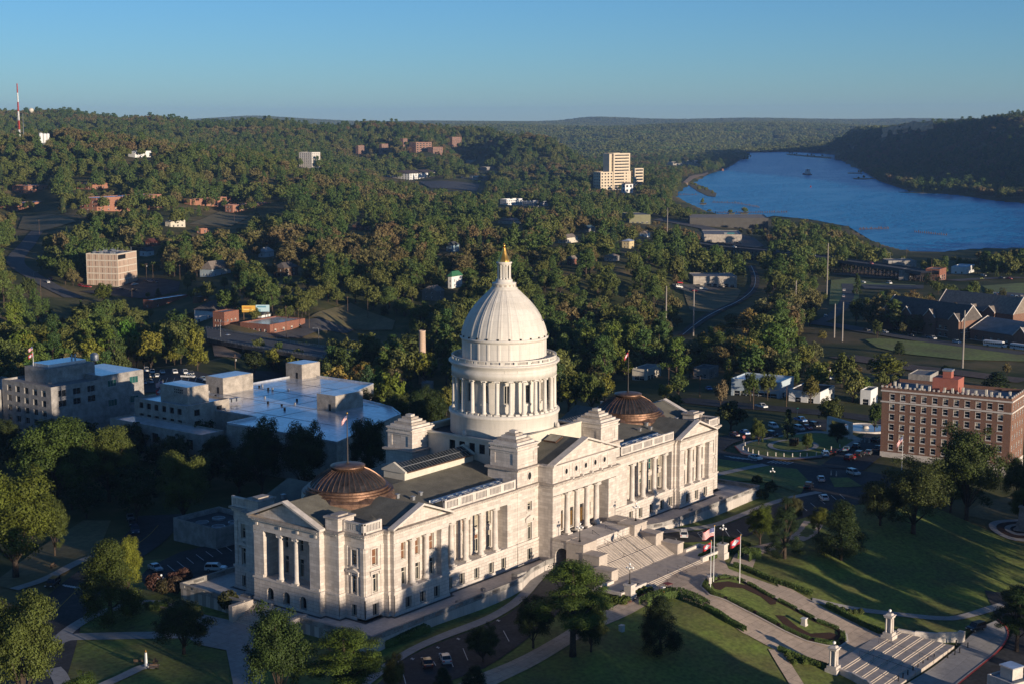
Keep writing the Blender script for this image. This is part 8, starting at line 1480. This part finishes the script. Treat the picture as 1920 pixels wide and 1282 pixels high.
# --- trees one can tell apart, each placed at the ground point under it (frame, u, v of its foot, v of its top, half width)
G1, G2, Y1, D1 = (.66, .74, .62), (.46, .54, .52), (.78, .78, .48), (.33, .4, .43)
HERO = [
 ('z', 45, 1335, 1092, 88, 'oak', G1, 'big olive green tree at the very bottom left corner'), ('z', 150, 1345, 1256, 50, 'oak', G1, 'low bushy treetop beside the bottom left corner tree'),
 ('z', 208, 1168, 1016, 74, 'magnolia', Y1, 'broad glossy magnolia with a bare snag beside the south road'), ('z', 240, 1120, 998, 36, 'oak', (1.3, 1.3, .6), 'bright yellow green tree peeping behind the glossy magnolia'),
 ('z', 345, 1226, 1114, 66, 'oak', D1, 'dark wide spreading oak above the pale south walk'), ('z', 525, 1330, 1118, 76, 'oak', G2, 'tall oak in front of the south portico arches'),
 ('z', 648, 1330, 1180, 82, 'pine', Y1, 'bushy yellow green pine before the terrace corner'), ('z', 738, 1318, 1212, 26, 'autumn', Y1, 'slim yellowing tree beside the bushy pine'),
 ('z', 1074, 1230, 1052, 80, 'pine', (.95, .95, .7), 'large pine left of the entrance steps'), ('z', 1000, 1215, 1108, 44, 'oak', D1, 'dark oak under the left side of the large pine'), ('z', 1108, 1222, 1132, 40, 'oak', D1, 'dark oak under the right side of the large pine'),
 ('z', 1238, 1226, 1120, 50, 'magnolia', D1, 'round dark tree alone on the south front lawn'), ('z', 906, 1242, 1164, 40, 'oak', D1, 'small dark tree beside the lower drive'), ('z', 830, 1300, 1252, 26, 'magnolia', D1, 'low dark bush tree left of the parked grey car'), ('z', 890, 1300, 1250, 32, 'magnolia', D1, 'low dark bush tree right of the parked grey car'),
 ('z', 1425, 1020, 940, 32, 'oak', Y1, 'pale green tree behind the dark cedar by the north drive'), ('z', 1471, 1047, 930, 38, 'cedar', G2, 'dense dark cedar with pale trunk near the flagpoles'), ('z', 1490, 990, 922, 18, 'autumn', G2, 'thin reddish bare tree behind the dark cedar'),
 ('z', 1577, 1050, 945, 57, 'magnolia', G2, 'round magnolia right of the dark cedar'), ('z', 1535, 1000, 948, 25, 'oak', Y1, 'yellow green small tree left of the round magnolia'),
 ('z', 1712, 1000, 850, 88, 'oak', G2, 'broad dark oak in front of the brick apartment block'), ('z', 1812, 975, 784, 80, 'oak', G2, 'tallest oak covering the middle of the brick apartment block'), ('z', 1650, 985, 895, 48, 'oak', D1, 'dark oak left under the broad apartment oak'), ('z', 1782, 960, 870, 48, 'oak', D1, 'dark oak low between the two apartment oaks'),
 ('z', 1906, 1222, 1098, 50, 'pine', D1, 'dark pine at the right edge above the kiosk'), ('z', 1905, 950, 845, 34, 'oak', G2, 'oak at the right edge below the apartment block'), ('z', 1915, 985, 905, 30, 'oak', Y1, 'yellowish tree at the right edge by the monument'),
 ('z', 30, 1082, 862, 112, 'oak', Y1, 'huge light green tree at the left edge'), ('z', 103, 1042, 922, 36, 'oak', G1, 'pointed green tree with a visible trunk beside the left edge tree'),
 ('z', 105, 960, 765, 95, 'oak', G1, 'tall light crowned tree behind the left edge tree'), ('z', 205, 940, 782, 62, 'oak', G1, 'rounded light crowned tree next to the tall left one'), ('z', 345, 985, 830, 58, 'oak', G1, 'sunlit topped oak before the dark windowed office'),
 ('z', 492, 930, 772, 52, 'oak', D1, 'dark oak in front of the annex low wing'), ('z', 572, 930, 778, 56, 'oak', D1, 'dark oak right beside the one before the annex wing'), ('z', 690, 915, 768, 42, 'oak', D1, 'tall dark oak just right of the south saucer flagpole'),
 ('z', 640, 740, 642, 42, 'oak', G2, 'round oak at the far edge of the white roof by the bridge'), ('w', (87, 111), 20, 17, 'oak', G2, 'wide dark oak between the white roof and the dome'), ('w', (89, 125), 20, 15, 'oak', D1, 'dark oak right of the wide one between white roof and dome'), ('w', (104, 112), 19, 16, 'oak', D1, 'third dark oak nearest the chimney behind the capitol'), ('w', (80, 97), 19, 13, 'magnolia', G2, 'small dark tree left of the wide oak by the white roof'), ('w', (118, 126), 13, 12, 'oak', D1, 'dark tree squeezed between chimney and dome drum'),
 ('z', 1066, 772, 700, 32, 'oak', Y1, 'golden green tree just right of the dome drum'), ('z', 1110, 775, 690, 30, 'oak', G1, 'bright green young tree right of the golden one behind the capitol'), ('z', 1262, 780, 735, 22, 'oak', G1, 'small light tree behind the north saucer dome'),
 ('p', 378, 480, 312, 56, 'oak', G1, 'round young tree on the plaza circle edge nearest the capitol'), ('p', 546, 448, 268, 54, 'cedar', G2, 'dark upright tree among parked cars at the plaza'), ('p', 662, 512, 398, 42, 'oak', G1, 'small thin tree in the middle of the plaza circle'),
 ('p', 798, 390, 180, 88, 'oak', G2, 'broad dark tree behind the plaza by the memorial frame'), ('p', 836, 470, 330, 70, 'oak', D1, 'dark tree in front of the white memorial frame'), ('p', 218, 392, 198, 112, 'oak', D1, 'wide dark tree just beyond the north wing'), ('p', 1052, 400, 208, 52, 'oak', G2, 'tree at the left end of the brick apartment block'),
 ('p', 158, 260, 85, 50, 'autumn', (1.3, 1.1, 1.6), 'leafless pinkish brown tree beyond the north wing'), ('p', 330, 220, 40, 60, 'oak', G1, 'pale tree in front of the long blue store'), ('p', 430, 215, 30, 62, 'oak', G1, 'second pale tree in front of the long blue store'), ('p', 680, 235, 60, 62, 'autumn', Y1, 'yellow brown tree left of the white shop'),
 ('o', 720, 880, 620, 95, 'oak', G1, 'bushy green tree behind the white shop'), ('o', 1000, 850, 640, 150, 'oak', Y1, 'broad golden tree left of the brick block roof'), ('o', 1395, 850, 730, 70, 'magnolia', D1, 'dark round bush tree behind the brick block roof'), ('o', 1735, 880, 775, 110, 'magnolia', D1, 'wide dark bush tree behind the red roof house'),
 ('o', 1088, 655, 575, 50, 'magnolia', G2, 'round dark bush on the school lawn'), ('o', 1322, 530, 378, 62, 'oak', G2, 'oak in front of the long school range'), ('o', 940, 555, 420, 42, 'oak', G2, 'narrow oak at the school road corner'), ('o', 920, 470, 320, 50, 'oak', G2, 'oak at the left end of the school'), ('o', 800, 460, 270, 66, 'oak', G2, 'larger oak left of the school range'), ('o', 806, 260, 112, 34, 'cedar', Y1, 'tall narrow rusty cypress beside the school lane'), ('o', 1270, 190, 112, 34, 'cedar', D1, 'dark cone shaped tree before the brick corner shop'), ('o', 1350, 195, 135, 26, 'cedar', D1, 'smaller dark cone tree before the corner shop doorway'),
 ('o', 1775, 325, 205, 36, 'autumn', G2, 'brown tree in the school car park'), ('o', 1680, 330, 205, 42, 'oak', G2, 'green tree beside the stepped school gable'), ('o', 1570, 320, 230, 36, 'autumn', G2, 'russet tree against the rear school range'), ('o', 490, 470, 335, 50, 'oak', G2, 'round tree at the bend of the school lane'), ('o', 280, 620, 440, 62, 'oak', G1, 'tall light green tree in the scrub left of the tall poles'), ('o', 370, 660, 480, 70, 'oak', G1, 'second light green tree nearer the tall poles'),
 ('m', 490, 415, 195, 94, 'oak', G1, 'full green oak left of the beige block'), ('m', 215, 515, 345, 82, 'oak', G2, 'round oak beside the hill road'), ('m', 1255, 240, 92, 74, 'oak', Y1, 'yellow green oak behind the beige block'), ('m', 1186, 510, 440, 28, 'cedar', G1, 'small pointed cedar at the beige block car park'), ('m', 1110, 520, 470, 24, 'oak', Y1, 'small yellow bush tree by the pointed cedar'), ('m', 780, 560, 390, 84, 'oak', Y1, 'pale feathery tree right below the beige block'),
 ('m', 350, 1000, 715, 130, 'oak', Y1, 'large golden sycamore behind the glass windowed office'), ('m', 700, 1010, 880, 100, 'oak', (2.6, 2.0, .6), 'brightest lime yellow tree behind the office roof'), ('m', 960, 980, 650, 120, 'oak', (.9, 1.5, .9), 'vine draped vivid green tree beside the staff car park'), ('m', 80, 1140, 895, 110, 'oak', Y1, 'wide yellow green tree at the left edge behind the office'), ('m', 1400, 940, 640, 170, 'oak', G1, 'big broad tree at the near end of the road bridge'),
 ('n', 490, 690, 520, 96, 'oak', D1, 'dark tree under the road bridge'), ('n', 1690, 420, 300, 66, 'oak', G1, 'leafy tree directly behind the brick chimney'), ('n', 1425, 275, 205, 40, 'magnolia', G2, 'lone round bush on the dry slope'),
]
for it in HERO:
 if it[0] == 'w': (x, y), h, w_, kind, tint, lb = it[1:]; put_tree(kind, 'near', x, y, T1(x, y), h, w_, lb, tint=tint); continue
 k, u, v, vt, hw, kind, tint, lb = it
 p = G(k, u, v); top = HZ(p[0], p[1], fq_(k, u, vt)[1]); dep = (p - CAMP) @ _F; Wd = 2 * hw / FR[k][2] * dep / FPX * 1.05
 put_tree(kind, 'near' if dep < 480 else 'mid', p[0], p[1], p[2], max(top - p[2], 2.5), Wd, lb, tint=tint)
HPOS = []
# --- unseen rows of overtall trees added east of the grounds to shade them, and grove trees of the west lawn
for i, (x, y, h, w_) in enumerate([(-160, -196, 33, 19), (-146, -192, 32, 19), (-132, -188, 33, 19), (-118, -184, 34, 19), (-104, -179, 34, 18), (-91, -174, 34, 18), (-79, -170, 33, 17), (-68, -166, 31, 15), (-58, -162, 29, 14), (-49, -158, 27, 12), (-41, -155, 22, 10), (12, -146, 23, 11), (22, -141, 22, 10), (34, -137, 26, 13), (46, -133, 22, 11), (60, -127, 25, 14), (74, -122, 24, 12), (90, -115, 26, 15), (106, -110, 24, 13), (122, -104, 22, 12), (-174, -202, 32, 20), (-190, -212, 30, 20),
         (-140, -212, 39, 21), (-125, -207, 40, 21), (-111, -202, 41, 21), (-97, -197, 41, 21), (-84, -192, 40, 20), (-72, -188, 37, 18), (-61, -184, 33, 16), (-51, -180, 28, 13), (20, -165, 25, 12), (34, -160, 27, 13), (48, -156, 26, 12), (64, -150, 28, 14), (80, -143, 27, 13), (96, -137, 28, 14), (112, -131, 26, 13), (-155, -217, 39, 21), (-118, -226, 44, 22), (-100, -220, 44, 22), (-83, -214, 43, 21), (-69, -170, 39, 9)]):
 put_tree('oak', 'near', x, y, T1(x, y), h + (2.5 if x < -40 else 1), w_, 'unseen tall tree added east of the grounds to shade them', 'unseen shade trees east of the grounds', name='shade_caster_tree')
for q, lb in ISLT: put_tree('oak', 'far', q[0], q[1], -34.6, TR.uniform(5, 11), TR.uniform(6, 11), 'small tree on the ' + lb, 'trees of the ' + lb, tint=(1.3, 1.2, .9))
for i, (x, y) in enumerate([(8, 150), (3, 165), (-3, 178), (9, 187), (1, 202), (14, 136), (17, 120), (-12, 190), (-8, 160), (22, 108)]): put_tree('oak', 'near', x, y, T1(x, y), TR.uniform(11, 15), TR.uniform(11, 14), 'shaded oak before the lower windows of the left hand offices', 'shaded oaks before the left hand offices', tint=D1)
GROVE = GP('f', [(120, 520), (600, 560), (1000, 560), (1180, 640), (1150, 730), (900, 760), (600, 900), (350, 860), (120, 700), (-40, 560)])
gv = np.array([p[:2] for p in GROVE]); gr_ = np.random.RandomState(2); lo, hi = gv.min(0), gv.max(0); got = []
for _ in range(3000):
 q = gr_.uniform(lo, hi)
 if inpoly(q[0:1], q[1:2], gv)[0] and all(np.hypot(*(q - g_)) > 8.5 for g_ in got): got.append(q)
for q in got[:34]: put_tree('oak', 'near' if q[1] < 90 else 'mid', q[0], q[1], T1(*q), gr_.uniform(10, 14), gr_.uniform(10, 13), 'dark oak in the shaded grove behind the south wing', 'dark oaks of the grove behind the south wing', tint=D1)  # leaf tint darkened: the deep shade of the grove put into colour
# --- woods: sample the ground, keep clear of buildings, roads, lawns and what the picture shows between the trees
CLR = np.zeros((330, 490)); 
def clr_pts(u, v, d):
 i = np.round(np.asarray(v) / 4).astype(int); j = np.round(np.asarray(u) / 4).astype(int); k = (i >= 0) & (i < 330) & (j >= 0) & (j < 490)
 np.maximum.at(CLR, (i[k], j[k]), np.asarray(d)[k])
def dist2(x, y): return np.hypot(np.asarray(x) - CAMP[0], np.asarray(y) - CAMP[1])
for q in FARCL:
 d = dist2(q[:, 0], q[:, 1])
 if d.mean() > 440: 
  u, v = px(*q.T); clr_pts(u, v, d); clr_pts(u + 3, v, d)
for cs, z0, z1 in BL:
 c = np.array(cs); d = dist2(*c.T); 
 if d.mean() < 400: continue
 f_ = .35 if d.mean() < 2300 else .25
 u, v = px(np.tile(c[:, 0], 2), np.tile(c[:, 1], 2), np.array([z0 + (z1 - z0) * f_] * len(c) + [z1 + .5] * len(c)))
 uu, vv = np.meshgrid(np.arange(u.min() - 1, u.max() + 2, 3), np.arange(v.min() - 1, v.max() + 2, 3)); clr_pts(uu.ravel(), vv.ravel(), np.full(uu.size, d.min()))
uu, vv = np.meshgrid(np.arange(1180, 1960, 3), np.arange(280, 490, 3)); k = inpoly(uu, vv, np.array(RIVER_PX, float)); uu, vv = uu[k], vv[k]
dd = 130.9 / np.maximum(1e-3, np.tan(np.arctan((vv - 641) / FPX) + PIT)); clr_pts(uu, vv, dd)
for u, v, d in [(u, v, 1500) for u in range(1400, 1800, 4) for v in (0,)]: pass
rs = np.random.RandomState(9)
def woods(d0, d1, sp):
 A = .5 * (d1 * d1 - d0 * d0) * .92; n = int(A / (sp * sp)); d = np.sqrt(rs.uniform(d0 * d0, d1 * d1, n)); a = rs.uniform(-.46, .46, n) + YAW
 return np.stack([CAMP[0] + d * np.sin(a), CAMP[1] + d * np.cos(a)], -1), d
def keep(P, d, H, W_):
 z = T(P[:, 0], P[:, 1]); ok = ~inpoly(P[:, 0], P[:, 1], RIV) & (z > -34.9)
 for e in EXC:
  lo, hi = e.min(0) - 1, e.max(0) + 1; j = np.nonzero(ok & (P[:, 0] > lo[0]) & (P[:, 0] < hi[0]) & (P[:, 1] > lo[1]) & (P[:, 1] < hi[1]))[0]
  if len(j): ok[j[inpoly(P[j, 0], P[j, 1], e)]] = False
 for cs, _, _ in BL:
  c = np.array(cs); m = c.mean(0); c = m + (c - m) * 1.0 + np.sign(c - m) * 2.5; lo, hi = c.min(0), c.max(0); j = np.nonzero(ok & (P[:, 0] > lo[0]) & (P[:, 0] < hi[0]) & (P[:, 1] > lo[1]) & (P[:, 1] < hi[1]))[0]
  if len(j): ok[j[inpoly(P[j, 0], P[j, 1], c)]] = False
 u0, v0 = px(P[:, 0], P[:, 1], z); u1, v1 = px(P[:, 0], P[:, 1], z + H * .94); w_ = W_ * .38 * FPX / d
 i0 = np.clip((v1 / 4).round().astype(int), 0, 329); i1 = np.clip((v0 / 4).round().astype(int), 0, 329); j0 = np.clip(((u0 - w_) / 4).round().astype(int), 0, 489); j1 = np.clip(((u0 + w_) / 4).round().astype(int), 0, 489)
 for t in np.nonzero(ok & (u0 > -20) & (u0 < 1950))[0]:
  if CLR[i0[t]:i1[t] + 1, j0[t]:j1[t] + 1].max(initial=0) > d[t] + 4: ok[t] = False
 return ok, z, u0, v0, v1
# open ground by the capitol has only its own trees
OPEN = np.array([(-200, -230), (330, -230), (260, -60), (236, 60), (170, 120), (112, 182), (60, 200), (60, 232), (-20, 250), (-120, 60), (-200, 40)], float)
pool = []
for d0, d1, sp, sc in ((380, 900, 9.6, 1.12), (900, 1500, 10.8, 1.15), (1500, 2600, 12, 1.2), (2600, 5200, 15, 1.3)):
 P, d = woods(d0, d1, sp); kz = rs.uniform(0, 1, len(P)); H = (5 + 13 * rs.uniform(0, 1, len(P)) ** 1.4) * sc; W_ = H * rs.uniform(.7, 1.15, len(P)) * (1.12 if d0 > 2000 else 1)
 nn_ = np.sin(P[:, 0] * .011 + 2) + np.sin(P[:, 1] * .013) + np.sin((P[:, 0] + P[:, 1]) * .021) + rs.normal(0, .7, len(P)); kind = np.where(nn_ > 1.15, 4, np.where(kz < .22, 1, np.where(kz < .30, 3, 0)))
 H = np.where(kind == 1, H * 1.22, H); W_ = np.where(kind == 1, W_ * .8, np.where(kind == 3, W_ * .55, W_))
 ok, z, u0, v0, v1 = keep(P, d, H, W_); ok &= ~inpoly(P[:, 0], P[:, 1], OPEN) & ~((np.arctan2(P[:, 0] - CAMP[0], P[:, 1] - CAMP[1]) > 1.245) & (d < 1250)) & ((np.sin(P[:, 0] * .031 + 1.3 * np.sin(P[:, 1] * .017)) + np.sin(P[:, 1] * .027 + 1.7 * np.sin(P[:, 0] * .013)) < 1.45) | (d > 2400) | (kz < .2))
 pool.append(np.stack([P[:, 0], P[:, 1], z, H, W_, kind, d, u0, v0, v1], -1)[ok])
pool = np.concatenate(pool); pool = pool[np.argsort(pool[:, 6])]
# the nearest ones in view are single trees
SIL = np.array([(700, 1000), (715, 770), (840, 780), (842, 660), (865, 600), (900, 540), (945, 455), (990, 540), (1025, 600), (1050, 665), (1050, 760), (1160, 735), (1260, 760), (1345, 780), (1345, 1000)], float)
ZONE = [((40, 620), 'on the wooded bank above the left office'), ((250, 640), 'in the wood between office and beige block'), ((420, 660), 'by the near end of the road bridge'), ((60, 470), 'beside the hill road at left'), ((330, 500), 'around the blue grey house'), ((560, 560), 'behind the billboards'), ((720, 640), 'in the scrub below the dry slope'), ((790, 540), 'around the green roofed house'), ((640, 470), 'on the middle slope left of the dome'), ((900, 480), 'behind the gold finial'), ((1100, 560), 'in the russet wood right of the dome'), ((1120, 660), 'in the dark wood behind the north saucer dome'), ((1300, 640), 'along the railway curve'), ((1250, 700), 'behind the low shops'), ((1480, 600), 'between railway curve and tall poles'), ((1450, 500), 'below the riverside viaduct'), ((1620, 480), 'on the river bank by the viaduct'), ((1850, 480), 'on the river bank at the right edge'), ((1560, 660), 'in the scrub before the school'), ((1800, 690), 'in the rail side scrub behind the brick block'), ((1780, 560), 'about the school roofs'), ((1350, 740), 'along the street behind the shops')]
KW = {0: ('oak', 'leafy broadleaf tree '), 1: ('pine', 'tall pine '), 3: ('cedar', 'narrow dark cedar '), 4: ('autumn', 'russet autumn tree ')}
cnt = {0: 0, 1: 0, 3: 0, 4: 0}; single = np.zeros(len(pool), bool)
inv = (pool[:, 7] > -10) & (pool[:, 7] < 1930) & (pool[:, 9] < 1282) & ~(inpoly(pool[:, 7], (pool[:, 8] + pool[:, 9]) / 2, SIL))
for t in np.nonzero(inv)[0]:
 k = int(pool[t, 5]); 
 if cnt[k] >= (215 if k == 0 else 110): continue
 x, y, z, H, W_, _, d, u, v, v1 = pool[t]
 zn = min(ZONE, key=lambda a: (a[0][0] - u) ** 2 + ((a[0][1] - v) * 1.6) ** 2)[1]; kd, wd = KW[k]; lb = wd + zn
 put_tree(kd, 'mid', x, y, z, H, W_, lb, kd + 's ' + zn, tint=TR.choice(((1, 1, 1), (1.2, 1.15, .9), (.8, .95, 1), (1.45, 1.3, .8), (.7, .75, .8)))); cnt[k] += 1; single[t] = True
rest = pool[~single]
# --- everything further off as one wood
P, d = woods(5200, 15500, 42); H = rs.uniform(12, 20, len(P)); z = T(P[:, 0], P[:, 1]); ok = ~inpoly(P[:, 0], P[:, 1], RIV)
fc = np.stack([P[:, 0], P[:, 1], z, H, H * 3.6, np.full(len(P), 9), d], -1)[ok]
B2, d2 = woods(2300, 5600, 12); bz_ = T(B2[:, 0], B2[:, 1]); 
allp = np.concatenate([rest[:, :7], fc]); n = len(allp)
kid = np.where(allp[:, 5] == 9, 20, allp[:, 5] * 4 + (allp[:, 6] > 1100) * 2 + rs.randint(0, 2, n)).astype(int)
def hidden_obj(name, me_list):
 bm = bmesh.new(); mats = []
 me_ = bpy.data.meshes.new(name)
 vs, fs, mi, off = [], [], [], 0
 for m in me_list:
  nv = len(m.vertices); c = np.empty(nv * 3, np.float32); m.vertices.foreach_get('co', c); vs.append(c.reshape(-1, 3)); fs += [[v + off for v in p.vertices] for p in m.polygons]; mi += [len(mats)] * len(m.polygons); mats.append(m.materials[0]); off += nv
 bm.free(); me_.from_pydata(np.concatenate(vs).tolist(), [], fs); [me_.materials.append(q) for q in mats]; me_.polygons.foreach_set('material_index', mi); me_.update(); return bpy.data.objects.new(name, me_)
SRC = {}
for k, kd in ((0, 'oak'), (1, 'pine'), (3, 'cedar'), (4, 'autumn')):
 for l, lod in enumerate(('mid', 'far')):
  for j in range(2):
   cm, tm, h0, w0 = PRO[kd, lod][j]; SRC[k * 4 + l * 2 + j] = (hidden_obj('wood_source', [cm, tm] if l == 0 else [cm]), h0, w0)
rc_ = np.random.RandomState(31); cl_c = rc_.uniform(-1, 1, (26, 2)); cl_c = cl_c[np.hypot(*cl_c.T) < 1] * 22; pts_, out_ = [], []
for c in cl_c:
 m = 26; dd_ = rc_.normal(0, 1, (m, 3)); dd_[:, 2] = np.abs(dd_[:, 2]); dd_ /= np.linalg.norm(dd_, axis=1)[:, None]; pts_.append(np.array([c[0], c[1], 3]) + dd_ * np.array([7, 7, 8]) * rc_.uniform(.75, 1.1)); out_.append(dd_)
SRC[20] = (bpy.data.objects.new('wood_source', quadmesh('clump', leaves(rc_, np.concatenate(pts_), np.concatenate(out_), 2.6), LM['oak'])), 12.0, 50.0)
me_ = bpy.data.meshes.new('distant_wood'); me_.vertices.add(n); me_.vertices.foreach_set('co', allp[:, :3].astype(np.float32).ravel())
for nm, dt in (('kid', 'INT'), ('rot', 'FLOAT_VECTOR'), ('scl', 'FLOAT_VECTOR')): me_.attributes.new(nm, dt, 'POINT')
me_.attributes['kid'].data.foreach_set('value', kid.astype(np.int32))
ro = np.zeros((n, 3), np.float32); ro[:, 2] = rs.uniform(0, 6.28, n); me_.attributes['rot'].data.foreach_set('vector', ro.ravel())
h0 = np.array([SRC[k][1] for k in kid]); w0 = np.array([SRC[k][2] for k in kid]); sc_ = np.stack([allp[:, 4] / w0, allp[:, 4] / w0, allp[:, 3] / h0], -1).astype(np.float32); me_.attributes['scl'].data.foreach_set('vector', sc_.ravel())
wo_ = bpy.data.objects.new('distant_wood', me_); COL.objects.link(wo_); wo_['kind'] = 'stuff'; tag(wo_, 'mixed green and russet wood covering the far slopes and river banks', 'wood')
ng = bpy.data.node_groups.new('wood_scatter', 'GeometryNodeTree'); ng.interface.new_socket('Geometry', in_out='INPUT', socket_type='NodeSocketGeometry'); ng.interface.new_socket('Geometry', in_out='OUTPUT', socket_type='NodeSocketGeometry')
gi = ng.nodes.new('NodeGroupInput'); gout = ng.nodes.new('NodeGroupOutput'); jn = ng.nodes.new('GeometryNodeJoinGeometry')
def attr(nm, dt): a = ng.nodes.new('GeometryNodeInputNamedAttribute'); a.data_type = dt; a.inputs[0].default_value = nm; return [s for s in a.outputs if s.enabled and s.name == 'Attribute'][0]
ak, ar_, as_ = attr('kid', 'INT'), attr('rot', 'FLOAT_VECTOR'), attr('scl', 'FLOAT_VECTOR'); e2r = ng.nodes.new('FunctionNodeEulerToRotation'); ng.links.new(ar_, e2r.inputs[0])
for k, (so, _, _) in SRC.items():
 ip = ng.nodes.new('GeometryNodeInstanceOnPoints'); oi = ng.nodes.new('GeometryNodeObjectInfo'); oi.inputs[0].default_value = so; oi.inputs['As Instance'].default_value = True
 cmp_ = ng.nodes.new('FunctionNodeCompare'); cmp_.data_type = 'INT'; cmp_.operation = 'EQUAL'; ci = [s for s in cmp_.inputs if s.enabled]; ng.links.new(ak, ci[0]); ci[1].default_value = k
 ng.links.new(gi.outputs[0], ip.inputs['Points']); ng.links.new(cmp_.outputs[0], ip.inputs['Selection']); ng.links.new(oi.outputs['Geometry'], ip.inputs['Instance']); ng.links.new(e2r.outputs[0], ip.inputs['Rotation']); ng.links.new(as_, ip.inputs['Scale']); ng.links.new(ip.outputs[0], jn.inputs[0])
ng.links.new(jn.outputs[0], gout.inputs[0]); md = wo_.modifiers.new('scatter', 'NODES'); md.node_group = ng
print('TREES', cnt, n, len(fc), 'zones')
# ------------------------------------------------------------------ air
hz = MB(); hz.box(-16000, 18000, -1200, 18000, -60, 300); ho = hz.build('haze', None or white, kind='stuff')
hm = bpy.data.materials.new('haze'); hm.use_nodes = True; N = hm.node_tree.nodes; L = hm.node_tree.links; N.clear(); v_ = N.new('ShaderNodeVolumePrincipled'); v_.inputs['Color'].default_value = (.30, .53, .97, 1); v_.inputs['Density'].default_value = 3.2e-5; v_.inputs['Anisotropy'].default_value = 0.0
o_ = N.new('ShaderNodeOutputMaterial'); L.new(v_.outputs[0], o_.inputs['Volume']); ho.data.materials.clear(); ho.data.materials.append(hm)
ho['label'] = 'faint blue morning haze over the far hills'
